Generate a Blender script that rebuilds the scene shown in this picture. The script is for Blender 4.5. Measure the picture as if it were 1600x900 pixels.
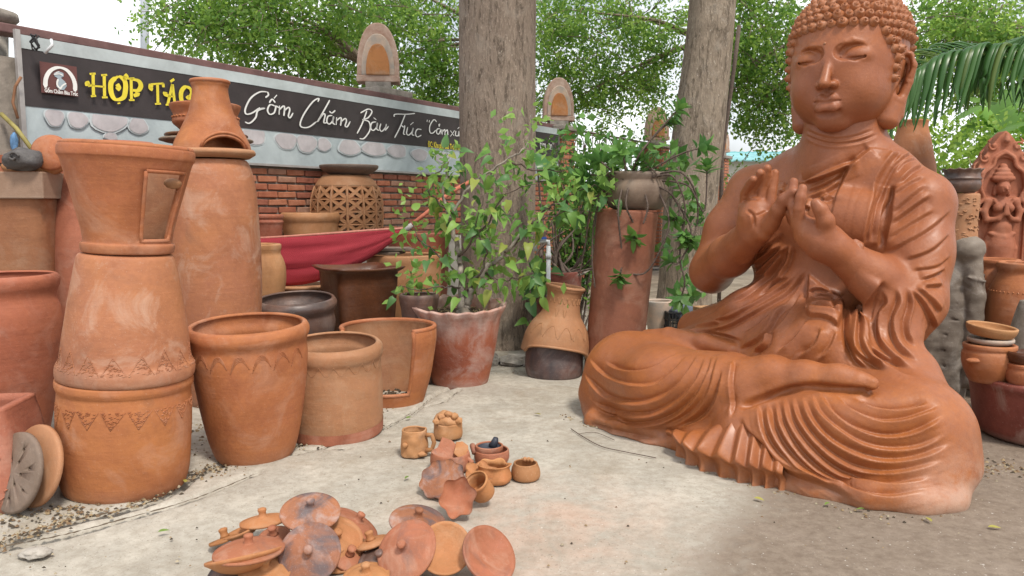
import bpy, bmesh, math, random
import numpy as np
from mathutils import Vector, Matrix, noise
from mathutils.bvhtree import BVHTree
for _o in list(bpy.data.objects): bpy.data.objects.remove(_o)
S = bpy.context.scene
COL = S.collection
rad = math.radians
R = random.Random(7)

# ---------------------------------------------------------------- camera
FPX, CAMH, PITCH = 1200.0, 1.2, math.atan(130/1200)
cP, sP = math.cos(PITCH), math.sin(PITCH)
cam_d = bpy.data.cameras.new('camera'); cam_d.sensor_width = 36; cam_d.lens = 36*FPX/1600
cam_d.clip_start = .05; cam_d.clip_end = 600
cam = bpy.data.objects.new('camera', cam_d); COL.objects.link(cam)
cam.location = (0, 0, CAMH); cam.rotation_euler = (math.pi/2-PITCH, 0, 0)
S.camera = cam

# ---------------------------------------------------------------- sky, sun, exposure
SUN_EL, SUN_ROT = rad(58), rad(150)          # sun behind the right shoulder of the camera, high, veiled by cloud
w = bpy.data.worlds.new('World'); S.world = w; w.use_nodes = True
nt = w.node_tree; nt.nodes.clear()
_out = nt.nodes.new('ShaderNodeOutputWorld'); _bg = nt.nodes.new('ShaderNodeBackground')
_sky = nt.nodes.new('ShaderNodeTexSky'); _sky.sky_type = 'NISHITA'; _sky.sun_disc = False
_sky.sun_elevation = SUN_EL; _sky.sun_rotation = SUN_ROT; _sky.air_density = 1.0; _sky.dust_density = 3.0; _sky.ozone_density = 1.0
_tc = nt.nodes.new('ShaderNodeTexCoord'); _ns = nt.nodes.new('ShaderNodeTexNoise')
_ns.inputs['Scale'].default_value = 2.6; _ns.inputs['Detail'].default_value = 6; _ns.inputs['Roughness'].default_value = .55
_rp = nt.nodes.new('ShaderNodeValToRGB'); _rp.color_ramp.elements[0].position = .28; _rp.color_ramp.elements[1].position = .56
_mx = nt.nodes.new('ShaderNodeMix'); _mx.data_type = 'RGBA'; _mx.inputs['B'].default_value = (12.6, 12.9, 13.2, 1)
nt.links.new(_tc.outputs['Generated'], _ns.inputs['Vector']); nt.links.new(_ns.outputs['Fac'], _rp.inputs['Fac'])
nt.links.new(_rp.outputs['Color'], _mx.inputs['Factor']); nt.links.new(_sky.outputs['Color'], _mx.inputs['A'])
nt.links.new(_mx.outputs['Result'], _bg.inputs['Color']); nt.links.new(_bg.outputs['Background'], _out.inputs['Surface'])
_bg.inputs['Strength'].default_value = .053
sun_d = bpy.data.lights.new('sun', 'SUN'); sun_d.energy = 1.5; sun_d.angle = rad(10); sun_d.color = (1, .93, .83)
sun = bpy.data.objects.new('sun', sun_d); COL.objects.link(sun)
# the sun's direction: azimuth SUN_ROT measured from +Y clockwise, as the Sky Texture does
_sd = Vector((math.sin(SUN_ROT)*math.cos(SUN_EL), math.cos(SUN_ROT)*math.cos(SUN_EL), math.sin(SUN_EL)))
sun.rotation_euler = _sd.to_track_quat('Z', 'Y').to_euler()
S.view_settings.view_transform = 'Standard'; S.view_settings.look = 'None'
S.view_settings.exposure = 1.12; S.view_settings.gamma = 1
S.render.engine = 'CYCLES'
S.cycles.max_bounces = 5; S.cycles.diffuse_bounces = 2; S.cycles.glossy_bounces = 2; S.cycles.transmission_bounces = 3; S.cycles.transparent_max_bounces = 4

# ---------------------------------------------------------------- picture -> place
def ray(px, py):
    a, b = (px-800)/FPX, (450-py)/FPX
    return Vector((a, cP+b*sP, -sP+b*cP))
CAMP = Vector((0, 0, CAMH))
def at(px, py, Y): d = ray(px, py); return CAMP+d*(Y/d.y)
def ground(px, py, z=0.0): d = ray(px, py); return CAMP+d*((z-CAMH)/d.z)

# ---------------------------------------------------------------- objects
def link(name, me, mat=None, parent=None, smooth=True):
    o = bpy.data.objects.new(name, me); COL.objects.link(o)
    if mat is not None:
        for m in (mat if isinstance(mat, (list, tuple)) else [mat]): me.materials.append(m)
    if parent is not None: o.parent = parent
    if smooth: me.polygons.foreach_set('use_smooth', [True]*len(me.polygons))
    return o
def pyd(name, v, f, mat=None, parent=None, smooth=True):
    me = bpy.data.meshes.new(name); me.from_pydata([tuple(x) for x in v], [], f); me.update()
    return link(name, me, mat, parent, smooth)
def tag(o, label=None, cat=None, group=None, kind=None):
    if label: o['label'] = label
    if cat: o['category'] = cat
    if group: o['group'] = group
    if kind: o['kind'] = kind
    return o
def empty(name, loc=(0, 0, 0), rz=0, label=None, cat=None, group=None):
    o = bpy.data.objects.new(name, None); COL.objects.link(o); o.location = loc; o.rotation_euler = (0, 0, rz); o.empty_display_size = .1
    return tag(o, label, cat, group)
def bmobj(name, bm, mat=None, parent=None, smooth=True):
    me = bpy.data.meshes.new(name); bm.to_mesh(me); bm.free()
    return link(name, me, mat, parent, smooth)
def catmull(P, n=8, closed=False):
    P = [np.array(p, float) for p in P]; out = []
    m = len(P)
    for i in range(m if closed else m-1):
        g = lambda j: P[j % m] if closed else P[min(max(j, 0), m-1)]
        a, b, c, d = g(i-1), g(i), g(i+1), g(i+2)
        for k in range(n):
            t = k/n
            out.append(.5*(2*b+(c-a)*t+(2*a-5*b+4*c-d)*t*t+(3*b-a-3*c+d)*t**3))
    if not closed: out.append(P[-1])
    return out
def tube_data(pts, r, seg=8, cap=True):
    """vertices and faces of a tube along pts; r a number or one per point"""
    pts = [Vector(p) for p in pts]; n = len(pts)
    rr = r if hasattr(r, '__len__') else [r]*n
    V, Fc = [], []
    t = (pts[1]-pts[0]).normalized(); nrm = t.orthogonal().normalized()
    for i, p in enumerate(pts):
        t2 = (pts[min(i+1, n-1)]-pts[max(i-1, 0)]).normalized()
        if t2.length > 0: nrm = (nrm-t2*nrm.dot(t2)).normalized(); t = t2
        b = t.cross(nrm)
        for k in range(seg):
            a = 2*math.pi*k/seg; V.append(p+(nrm*math.cos(a)+b*math.sin(a))*rr[i])
    for i in range(n-1):
        for k in range(seg): Fc.append((i*seg+k, i*seg+(k+1) % seg, (i+1)*seg+(k+1) % seg, (i+1)*seg+k))
    if cap: Fc.append(tuple(range(seg-1, -1, -1))); Fc.append(tuple(range((n-1)*seg, n*seg)))
    return V, Fc
def tube(name, pts, r, mat, parent=None, seg=8): return pyd(name, *tube_data(pts, r, seg), mat, parent)
class MB:
    """collects pieces into one mesh"""
    def __init__(s): s.v, s.f = [], []
    def add(s, v, f):
        b = len(s.v); s.v += [tuple(x) for x in v]; s.f += [tuple(i+b for i in q) for q in f]; return s
    def tube(s, pts, r, seg=6): return s.add(*tube_data(pts, r, seg))
    def box(s, c, d, M=None):
        x, y, z = d[0]/2, d[1]/2, d[2]/2
        v = [Vector((i*x, j*y, k*z)) for i in (-1, 1) for j in (-1, 1) for k in (-1, 1)]
        if M is not None: v = [M @ p for p in v]
        c = Vector(c)
        return s.add([p+c for p in v], [(0, 1, 3, 2), (4, 6, 7, 5), (0, 4, 5, 1), (2, 3, 7, 6), (0, 2, 6, 4), (1, 5, 7, 3)])
    def build(s, name, mat, parent=None, smooth=False): return pyd(name, s.v, s.f, mat, parent, smooth)
def bevel(o, w=.004, seg=2):
    m = o.modifiers.new('bevel', 'BEVEL'); m.width = w; m.segments = seg; m.limit_method = 'ANGLE'; m.angle_limit = rad(40); return o

# ---------------------------------------------------------------- materials
def mat_new(name):
    m = bpy.data.materials.new(name); m.use_nodes = True; t = m.node_tree; t.nodes.clear()
    o = t.nodes.new('ShaderNodeOutputMaterial'); b = t.nodes.new('ShaderNodeBsdfPrincipled'); t.links.new(b.outputs[0], o.inputs[0])
    return m, t, b
def N(t, kind, **kw):
    n = t.nodes.new(kind)
    for k, v in kw.items():
        if k in n.inputs: n.inputs[k].default_value = v
        else: setattr(n, k, v)
    return n
def coords(t, rnd=True):
    tc = N(t, 'ShaderNodeTexCoord')
    if not rnd: return tc.outputs['Object']
    oi = N(t, 'ShaderNodeObjectInfo'); mu = N(t, 'ShaderNodeVectorMath', operation='SCALE'); mu.inputs[0].default_value = (37, 61, 23)
    t.links.new(oi.outputs['Random'], mu.inputs['Scale'])
    ad = N(t, 'ShaderNodeVectorMath', operation='ADD'); t.links.new(tc.outputs['Object'], ad.inputs[0]); t.links.new(mu.outputs[0], ad.inputs[1])
    return ad.outputs[0]
def ntex(t, co, scale, detail=4, rough=.55, dist=0.0, stretch=None):
    if stretch:
        mp = N(t, 'ShaderNodeMapping'); mp.inputs['Scale'].default_value = stretch; t.links.new(co, mp.inputs[0]); co = mp.outputs[0]
    n = N(t, 'ShaderNodeTexNoise'); n.inputs['Scale'].default_value = scale; n.inputs['Detail'].default_value = detail
    n.inputs['Roughness'].default_value = rough; n.inputs['Distortion'].default_value = dist; t.links.new(co, n.inputs['Vector'])
    return n.outputs['Fac']
def ramp(t, fac, *stops):
    r = N(t, 'ShaderNodeValToRGB'); e = r.color_ramp.elements
    while len(e) < len(stops): e.new(.5)
    for i, (p, c) in enumerate(stops): e[i].position = p; e[i].color = (c, c, c, 1) if not hasattr(c, '__len__') else (*c[:3], 1)
    t.links.new(fac, r.inputs[0]); return r.outputs[0]
def mix(t, fac, a, b, mode='MIX'):
    m = N(t, 'ShaderNodeMix', data_type='RGBA', blend_type=mode)
    for s, v in (('Factor', fac), ('A', a), ('B', b)):
        if isinstance(v, (int, float)): m.inputs[s].default_value = v
        elif isinstance(v, tuple): m.inputs[s].default_value = (*v[:3], 1)
        else: t.links.new(v, m.inputs[s])
    return m.outputs['Result']
def math_(t, op, a, b=0.0, clamp=False):
    m = N(t, 'ShaderNodeMath', operation=op, use_clamp=clamp)
    for i, v in enumerate((a, b)):
        if isinstance(v, (int, float)): m.inputs[i].default_value = v
        else: t.links.new(v, m.inputs[i])
    return m.outputs[0]
def bump(t, b, h, strength=.3, dist=.01):
    n = N(t, 'ShaderNodeBump'); n.inputs['Strength'].default_value = strength; n.inputs['Distance'].default_value = dist
    t.links.new(h, n.inputs['Height']); t.links.new(n.outputs[0], b.inputs['Normal']); return n

def clay(name, base=(.42, .165, .085), alt=(.50, .20, .085), pale=(.56, .34, .25), dust=.35, soot=0.0, sootc=(.05, .048, .052), rough=.72, streak=.5, scale=1.0, foot=.35, spec=.3, rimw=0):
    """fired clay: two body tones in soft bands, pale bloom of dust, thrown rings and pits, optional fire clouds"""
    m, t, b = mat_new(name); co = coords(t); base, alt, pale = (tuple(x*g_ for x in c_) for c_, g_ in ((base, .80), (alt, .82), (pale, .90)))
    oi = N(t, 'ShaderNodeObjectInfo'); hue = ramp(t, oi.outputs['Random'], (.15, 0), (.85, 1))
    big = ntex(t, co, 2.2*scale, 5, .6, .6); band = ntex(t, co, 3.0*scale, 4, .6, .3, (1, 1, 3.0))
    c = mix(t, ramp(t, big, (.36, 0), (.64, 1)), base, alt); c = mix(t, math_(t, 'MULTIPLY', hue, .4), c, (base[0]*.94, base[1]*.86, base[2]*1.05))
    c = mix(t, math_(t, 'MULTIPLY', ramp(t, band, (.42, 0), (.72, 1)), streak), c, tuple(x*.66 for x in base))
    fine = ntex(t, co, 38*scale, 3, .7); c = mix(t, math_(t, 'MULTIPLY', ramp(t, fine, (.35, 0), (.7, 1)), .28), c, tuple(min(1, x*1.3) for x in alt))
    sc = ramp(t, ntex(t, co, 1.5*scale, 6, .62, 1.2), (.47, 0), (.66, 1)); c = mix(t, math_(t, 'MULTIPLY', sc, .75), c, (base[0]*.62, base[1]*.55, base[2]*.5))
    d = ntex(t, co, 4.6*scale, 7, .68, .8); dm = ramp(t, d, (.50, 0), (.68, 1))
    c = mix(t, math_(t, 'MULTIPLY', dm, dust), c, pale)
    if foot:
        tc = N(t, 'ShaderNodeTexCoord'); sx = N(t, 'ShaderNodeSeparateXYZ'); t.links.new(tc.outputs['Generated'], sx.inputs[0])
        fz = ramp(t, sx.outputs['Z'], (0, 1), (.16, 0)); n2 = ramp(t, ntex(t, co, 7*scale, 5, .7), (.3, 0), (.62, 1))
        c = mix(t, math_(t, 'MULTIPLY', math_(t, 'MULTIPLY', fz, n2), foot), c, pale)
    if rimw:                                                    # lime bloom on the rim, running down in drips
        tc2 = N(t, 'ShaderNodeTexCoord'); s2 = N(t, 'ShaderNodeSeparateXYZ'); t.links.new(tc2.outputs['Generated'], s2.inputs[0]); dr = ntex(t, co, 9, 4, .6, .3, (1, 1, .12)); zz_ = math_(t, 'ADD', s2.outputs['Z'], math_(t, 'MULTIPLY', dr, .9)); zz_ = math_(t, 'MULTIPLY', zz_, .5)
        c = mix(t, math_(t, 'MULTIPLY', math_(t, 'MULTIPLY', ramp(t, zz_, (.53, 0), (.68, 1)), ramp(t, ntex(t, co, 16, 6, .7), (.30, .35), (.6, 1))), rimw), c, pale)
    if soot:
        s = ramp(t, ntex(t, co, 3.2*scale, 5, .6, 1.0), (.62-.3*soot, 0), (.74-.2*soot, 1)); c = mix(t, math_(t, 'MULTIPLY', s, min(1, soot+.25)), c, sootc)
    sp = ramp(t, ntex(t, co, 150*scale, 2, .5), (.66, 0), (.72, 1)); c = mix(t, math_(t, 'MULTIPLY', sp, .35), c, pale)
    t.links.new(c, b.inputs['Base Color']); b.inputs['Specular IOR Level'].default_value = spec
    t.links.new(ramp(t, d, (.3, max(0, rough-.16)), (.8, min(1, rough+.14))), b.inputs['Roughness'])
    rings = ntex(t, co, 6*scale, 3, .6, .3, (.6, .6, 7)); h = mix(t, .62, rings, ntex(t, co, 30*scale, 6, .7))
    bump(t, b, h, .55, .007)
    return m
def plain(name, col, rough=.6, var=.25, scale=6.0, bumpd=.003, metal=0.0, alt=None, spec=.4):
    m, t, b = mat_new(name); co = coords(t)
    a = ramp(t, ntex(t, co, scale, 6, .65, .3), (.32, 0), (.68, 1))
    c = mix(t, a, tuple(x*(1-var) for x in col), alt or tuple(min(1, x*(1+var)) for x in col))
    t.links.new(c, b.inputs['Base Color']); b.inputs['Roughness'].default_value = rough; b.inputs['Metallic'].default_value = metal; b.inputs['Specular IOR Level'].default_value = spec
    if bumpd: bump(t, b, ntex(t, co, scale*6, 6, .7), .5, bumpd)
    return m
def leafmat(name, a, b_, trans=.35, rough=.45):
    m, t, b = mat_new(name); co = coords(t)
    oi = N(t, 'ShaderNodeObjectInfo'); n = ntex(t, co, 3.0, 3, .6); mixn = math_(t, 'ADD', math_(t, 'MULTIPLY', oi.outputs['Random'], .5), math_(t, 'MULTIPLY', n, .6), True)
    c = mix(t, mixn, a, b_); t.links.new(c, b.inputs['Base Color']); b.inputs['Roughness'].default_value = rough; b.inputs['Specular IOR Level'].default_value = .35
    tr = N(t, 'ShaderNodeBsdfTranslucent'); tcx = mix(t, .5, c, tuple(min(1, x*1.7) for x in b_)); t.links.new(tcx, tr.inputs['Color'])
    ms = N(t, 'ShaderNodeMixShader'); ms.inputs[0].default_value = trans; t.links.new(b.outputs[0], ms.inputs[1]); t.links.new(tr.outputs[0], ms.inputs[2])
    t.links.new(ms.outputs[0], [n for n in t.nodes if n.type == 'OUTPUT_MATERIAL'][0].inputs[0]); return m
# ================================================================ materials shared by the pots
T_OR = clay('orange_clay', (.46, .160, .072), (.51, .195, .068), (.55, .31, .21), dust=.42, soot=.06, sootc=(.11, .07, .06))
T_OP = clay('pale_orange_clay', (.46, .185, .10), (.50, .205, .09), (.58, .38, .28), dust=.6, soot=.05, sootc=(.14, .09, .07))
T_BX = clay('brick_brown_clay', (.34, .145, .075), (.38, .17, .08), (.44, .30, .21), dust=.35)
T_PK = clay('pink_clay', (.43, .155, .095), (.48, .18, .10), (.54, .33, .25), streak=.5, dust=.45)
T_RD = clay('red_clay', (.40, .125, .075), (.46, .155, .08), (.52, .30, .23))
T_OC = clay('ochre_clay', (.54, .28, .125), (.50, .235, .10), (.62, .42, .28), dust=.3)
T_TN = clay('tan_clay', (.50, .265, .135), (.46, .215, .095), (.56, .40, .27), dust=.28)
T_BN = clay('brown_clay', (.10, .038, .020), (.17, .060, .020), (.20, .13, .10), dust=.15, rough=.42, spec=.5, foot=.1)
T_DK = clay('smoked_clay', (.15, .095, .08), (.22, .12, .08), (.36, .30, .27), soot=.45, rough=.45, spec=.5)
T_SO = clay('sooty_clay', (.22, .12, .095), (.17, .115, .10), (.36, .33, .32), soot=.55, dust=.4, sootc=(.05, .05, .058))
T_GY = clay('grey_clay', (.24, .185, .145), (.29, .21, .15), (.38, .33, .28), dust=.3)
T_MO = clay('mossed_clay', (.40, .12, .075), (.46, .15, .07), (.60, .49, .44), dust=.5, foot=.55, rimw=.6)
T_MR = clay('maroon_clay', (.26, .07, .055), (.31, .10, .07), (.42, .33, .28), dust=.8, foot=.8)
T_ST = clay('weathered_stone', (.20, .165, .135), (.28, .235, .19), (.50, .46, .42), dust=.6, soot=.2)
T_ASH = clay('ashy_clay', (.39, .165, .09), (.42, .17, .08), (.48, .45, .45), foot=0, soot=.48, dust=.45, sootc=(.07, .075, .09), scale=2.0)
T_LID = clay('lid_clay', (.46, .185, .095), (.43, .150, .08), (.54, .35, .26), foot=0, dust=.4, soot=.22, sootc=(.13, .09, .085), scale=2.0)
T_LIDO = clay('ochre_lid_clay', (.54, .255, .10), (.50, .20, .08), (.58, .38, .24), foot=0, dust=.3, scale=2.0)
M_SOIL = plain('potting_soil', (.10, .07, .045), .95, .5, 40, .012)
M_CONC = plain('concrete', (.42, .39, .35), .9, .25, 5, .004)
M_BARK = None

# ================================================================ ground
def ground_mat():
    m, t, b = mat_new('worn_concrete'); co = coords(t, False)
    n1 = ntex(t, co, .9, 7, .62, .5); n2 = ntex(t, co, 4.0, 8, .7, .4); n3 = ntex(t, co, 22, 6, .75)
    c = mix(t, ramp(t, n1, (.36, 0), (.62, 1)), (.335, .305, .255), (.445, .415, .36))
    c = mix(t, math_(t, 'MULTIPLY', ramp(t, n2, (.44, 0), (.66, 1)), .75), c, (.54, .50, .43))
    c = mix(t, math_(t, 'MULTIPLY', ramp(t, ntex(t, co, 1.7, 7, .68, .9), (.52, 0), (.68, 1)), .45), c, (.26, .20, .135))
    c = mix(t, math_(t, 'MULTIPLY', ramp(t, n3, (.42, 0), (.62, 1)), .40), c, (.22, .185, .14))
    pk = N(t, 'ShaderNodeVectorMath', operation='DISTANCE'); t.links.new(co, pk.inputs[0]); pk.inputs[1].default_value = (.12, 2.72, 0)
    c = mix(t, math_(t, 'MULTIPLY', math_(t, 'MULTIPLY', ramp(t, pk.outputs['Value'], (.12, 1), (.75, 0)), ramp(t, n2, (.35, 0), (.62, 1))), .5), c, (.46, .25, .17))
    # bare trodden earth towards the right foreground
    sx = N(t, 'ShaderNodeSeparateXYZ'); t.links.new(co, sx.inputs[0])
    e = math_(t, 'ADD', math_(t, 'SUBTRACT', sx.outputs['X'], math_(t, 'MULTIPLY', sx.outputs['Y'], .62)), math_(t, 'MULTIPLY', n2, .7))
    e = math_(t, 'ADD', e, math_(t, 'MULTIPLY', n1, .4))
    e = math_(t, 'ADD', e, math_(t, 'MULTIPLY', n3, .16))
    em = ramp(t, math_(t, 'ADD', e, .85), (.42, 0), (.68, 1))
    earth = mix(t, ramp(t, n3, (.35, 0), (.65, 1)), (.165, .125, .095), (.25, .20, .155))
    earth = mix(t, math_(t, 'MULTIPLY', ramp(t, n2, (.5, 0), (.7, 1)), .5), earth, (.29, .235, .19))
    c = mix(t, em, c, earth)
    sp = ramp(t, ntex(t, co, 120, 2, .5), (.64, 0), (.70, 1)); c = mix(t, math_(t, 'MULTIPLY', sp, .5), c, (.14, .115, .09))
    sp2 = ramp(t, ntex(t, co, 75, 2, .5), (.70, 0), (.74, 1)); c = mix(t, math_(t, 'MULTIPLY', sp2, .5), c, (.66, .63, .58))
    t.links.new(c, b.inputs['Base Color']); b.inputs['Roughness'].default_value = .9; b.inputs['Specular IOR Level'].default_value = .25
    bump(t, b, mix(t, .5, n3, ntex(t, co, 70, 5, .75)), .8, .008); return m
M_FLOOR = ground_mat()
M_EARTH = plain('trodden_earth', (.24, .19, .14), .95, .3, 3, .02, alt=(.36, .30, .23))
tag(pyd('ground', [(-300, -20, -.06), (300, -20, -.06), (300, 500, -.06), (-300, 500, -.06)], [(0, 1, 2, 3)], M_EARTH), kind='structure')
CR = [[(-40, 868), (20, 838), (80, 818), (200, 792), (262, 770), (300, 742), (360, 722), (430, 704), (480, 690)], [(455, 712), (520, 694), (585, 672), (640, 648), (672, 622), (705, 608)], [(0, 852), (90, 835), (180, 812), (300, 778), (400, 738)],
      [(600, 668), (650, 640), (690, 628), (716, 610)], [(540, 700), (470, 703)], [(705, 608), (742, 585), (800, 576)]]
CRW = [.030, .009, .020, .006, .006, .012]
def build_floor():
    x0, x1, y0, y1, h = -3.2, 3.6, 1.2, 8.2, .0135
    nx, ny = int((x1-x0)/h), int((y1-y0)/h); X, Y = np.meshgrid(np.linspace(x0, x1, nx), np.linspace(y0, y1, ny)); Z = np.zeros_like(X)
    for sc, am in ((.8, .006), (2.1, .004), (5.0, .002)):
        a = np.random.RandomState(int(sc*10)).rand(8)*6.28
        for k in range(4): Z += am*.5*np.sin(X*sc*math.cos(a[k])*2+Y*sc*math.sin(a[k])*2+a[k+4])
    rs = np.random.RandomState(3)
    for P, wd in zip(CR, CRW):
        Q = [np.array(ground(*p)[:2]) for p in catmull(P, 6)]
        Q = [q+rs.randn(2)*.006 for q in Q]; D = np.full_like(X, 9.)
        for a, b in zip(Q[:-1], Q[1:]):
            ab = b-a; t = np.clip(((X-a[0])*ab[0]+(Y-a[1])*ab[1])/(ab@ab+1e-9), 0, 1); D = np.minimum(D, np.hypot(X-a[0]-t*ab[0], Y-a[1]-t*ab[1]))
        Z -= (.022+wd*.7)*np.exp(-(D/(wd*.8+.006))**2)
    V = np.stack([X, Y, Z], -1).reshape(-1, 3); i = np.arange(nx*ny).reshape(ny, nx)
    Fq = np.stack([i[:-1, :-1], i[:-1, 1:], i[1:, 1:], i[1:, :-1]], -1).reshape(-1, 4)
    me = bpy.data.meshes.new('concrete_floor'); me.vertices.add(len(V)); me.vertices.foreach_set('co', V.astype(np.float32).ravel()); me.loops.add(Fq.size); me.loops.foreach_set('vertex_index', Fq.astype(np.int32).ravel())
    me.polygons.add(len(Fq)); me.polygons.foreach_set('loop_start', np.arange(0, Fq.size, 4, dtype=np.int32)); me.polygons.foreach_set('loop_total', np.full(len(Fq), 4, np.int32)); me.update(calc_edges=True)
    return tag(link('concrete_floor', me, M_FLOOR), kind='structure')
build_floor()

# ================================================================ brick boundary wall with banner, pillars, railing
WD = Vector((.525, .851, 0)).normalized(); WN = Vector((WD.y, -WD.x, 0)); W0 = Vector((-2.04, 7.0, 0))     # direction, face towards the yard
def wp(t, z, off=0.0): return W0+WD*t+WN*off+Vector((0, 0, z))
WM = Matrix.Identity(3); WM.col[0] = WD; WM.col[1] = WN*-1; WM.col[2] = Vector((0, 0, 1))
wall_rz = math.atan2(WD.y, WD.x)
def brick_mats():
    out = []
    for i, (a, c) in enumerate((((.36, .115, .062), (.43, .155, .085)), ((.42, .145, .07), (.47, .20, .12)), ((.27, .085, .052), (.36, .13, .08)), ((.40, .19, .12), (.45, .26, .18)))):
        out.append(plain('brick_%s' % 'abcd'[i], a, .85, .2, 14, .004, alt=c))
    return out
M_BR = brick_mats(); M_MORT = plain('mortar', (.27, .235, .20), .95, .25, 12, .006)
wall = empty('brick_wall', wp(0, 0), 0, 'red brick boundary wall with grey mortar running behind the pots under the banner', 'wall')
core = MB()
for a, b in ((-3.2, 12.6),): core.box(wp((a+b)/2, .78, -.06), (b-a, .10, 1.56), WM)
core.box(wp(1.0, 1.85, -.07), (8.4, .09, .60), WM)
co_ = core.build('mortar_core', M_MORT); co_.parent = wall; co_.matrix_parent_inverse = wall.matrix_basis.inverted()
bl_, bh_, cp_, lp_ = .200, .050, .068, .218
bmes = []
for m in M_BR:
    for v in range(2):
        r_ = random.Random(len(bmes)); bm = bmesh.new(); bmesh.ops.create_cube(bm, size=1)
        for q in bm.verts: q.co = Vector((q.co.x*bl_, q.co.y*.05, q.co.z*bh_))+Vector([r_.uniform(-.004, .004) for _ in range(3)])
        bmesh.ops.bevel(bm, geom=bm.edges[:], offset=.005, segments=1, affect='EDGES'); me = bpy.data.meshes.new('brick'); bm.to_mesh(me); bm.free(); me.materials.append(m); bmes.append(me)
spots = []
for c in range(31):
    z = .03+cp_*(c+.5)
    if z > 1.54: continue
    for k in range(-15, 58):
        t = (k+.5*(c % 2))*lp_
        pr = 0
        if -1.0 < t < 3.0 and z > .80: pr = 2
        elif 4.0 < t < 5.2 and z > .75: pr = 1
        spots.append((-pr, -z if pr == 2 else abs(t-4.6), t, z))
spots.sort(); nb = 0; far = MB(); Winv = wall.matrix_basis.inverted()
for pr, _, t, z in spots:
    Mx = Matrix.Translation(wp(t+R.uniform(-.004, .004), z+R.uniform(-.002, .002), R.uniform(.0, .007)-.012)) @ WM.to_4x4()
    if nb < 298 and pr < 0: o = bpy.data.objects.new('brick', R.choice(bmes)); COL.objects.link(o); o.parent = wall; o.matrix_local = Winv @ Mx; nb += 1
    else: far.box(Mx.translation, (bl_, .05, bh_), WM)
o = far.build('brick_courses', M_BR[0], None); o.parent = wall; o.matrix_parent_inverse = Winv; o['kind'] = 'stuff'
M_GALV = plain('grey_painted_metal', (.40, .38, .37), .5, .2, 6, .002, .3)
M_BEAM = plain('dark_beam', (.16, .085, .08), .7, .3, 6, .003)
tag(bevel(MB().box(wp(1.3, 2.335, -.12), (9.6, .16, .06), WM).build('wall_beam', M_BEAM), .008), 'long dark reddish beam lying along the wall top above the banner', 'beam')

# pillars with pointed lotus caps
M_CAPW = plain('weathered_white_paint', (.48, .45, .41), .8, .35, 9, .004, alt=(.55, .40, .30)); M_CAPO = clay('orange_cap', (.56, .25, .08), (.52, .20, .07), (.60, .45, .34))
M_CAPR = plain('faded_pink_plaster', (.46, .27, .20), .85, .3, 10, .005, alt=(.50, .38, .31))
M_CAPG = plain('mossy_plaster', (.27, .24, .21), .9, .35, 12, .006)
def arch(w_, h_, n=14, shoulder=.42):
    pts = [(-w_/2, 0)]
    for i in range(n+1):
        u = i/n; pts.append((-w_/2*math.cos(u*math.pi/2)**.85, h_*(shoulder*.5+(1-shoulder*.5)*math.sin(u*math.pi/2)**1.15)))
    return pts+[(-x, y) for x, y in reversed(pts[:-1])]
def arch_slab(mb, w_, h_, th, z0, y0=0.0):
    P = arch(w_, h_); n = len(P); v = [(x, y0-th/2, z0+y) for x, y in P]+[(x, y0+th/2, z0+y) for x, y in P]
    mb.add(v, [tuple(range(n)), tuple(range(2*n-1, n-1, -1))]+[(i, i+n, (i+1) % n+n, (i+1) % n) for i in range(n)])
def pillar(t, lab, first=False):
    p = wp(t, .09 if first else 0, -.34 if first else -.10); e = empty('brick_pillar', p, wall_rz, lab, 'pillar', 'pillars with pointed caps along the wall')
    m = MB().box((0, 0, 1.14), (.36, .36, 2.28)); m.build('core', M_MORT, e)
    bk = MB()
    for c in range(34):
        z = .03+cp_*(c+.5)
        for s, dx, dy in ((0, .09, -.183), (0, -.09, -.183), (1, .183, .09), (1, .183, -.09), (2, -.183, .09), (2, -.183, -.09)):
            bk.box((dx, dy, z), (.17, .03, .05) if s == 0 else (.03, .17, .05))
    bk.build('brick_facing', M_BR[1], e)['kind'] = 'stuff'
    bevel(MB().box((0, 0, 2.315), (.56, .50, .07)).build('cap_slab', M_CAPG, e), .012)
    c = empty('lotus_cap', p+Vector((0, 0, 2.35)), wall_rz-rad(52), lab.replace('brick pillar', 'pointed lotus cap on the pillar') , 'finial', 'pointed lotus caps on the wall pillars')
    MB().box((0, 0, .04), (.27, .24, .08)).build('neck', M_CAPG, c)
    bevel(MB().box((0, 0, .115), (.46, .24, .07)).build('foot_band', M_CAPR, c), .01)
    for nm, w_, h_, th, mt in (('back_arch', .45, .56, .17, M_CAPR), ('middle_arch', .35, .44, .23, M_CAPW), ('front_arch', .25, .33, .28, M_CAPO)):
        m = MB(); arch_slab(m, w_, h_, th, .148); bevel(m.build(nm, mt, c), .015, 2)
    return e
for t, lab in ((1.66, 'nearest brick pillar rising behind the long banner'), (5.35, 'brick pillar just right of the big trunk at the banner end'), (9.34, 'brick pillar seen left of the pale second trunk'), (13.4, 'farthest brick pillar seen just left of the statue shoulder')): pillar(t, lab, t < 2)
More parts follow.
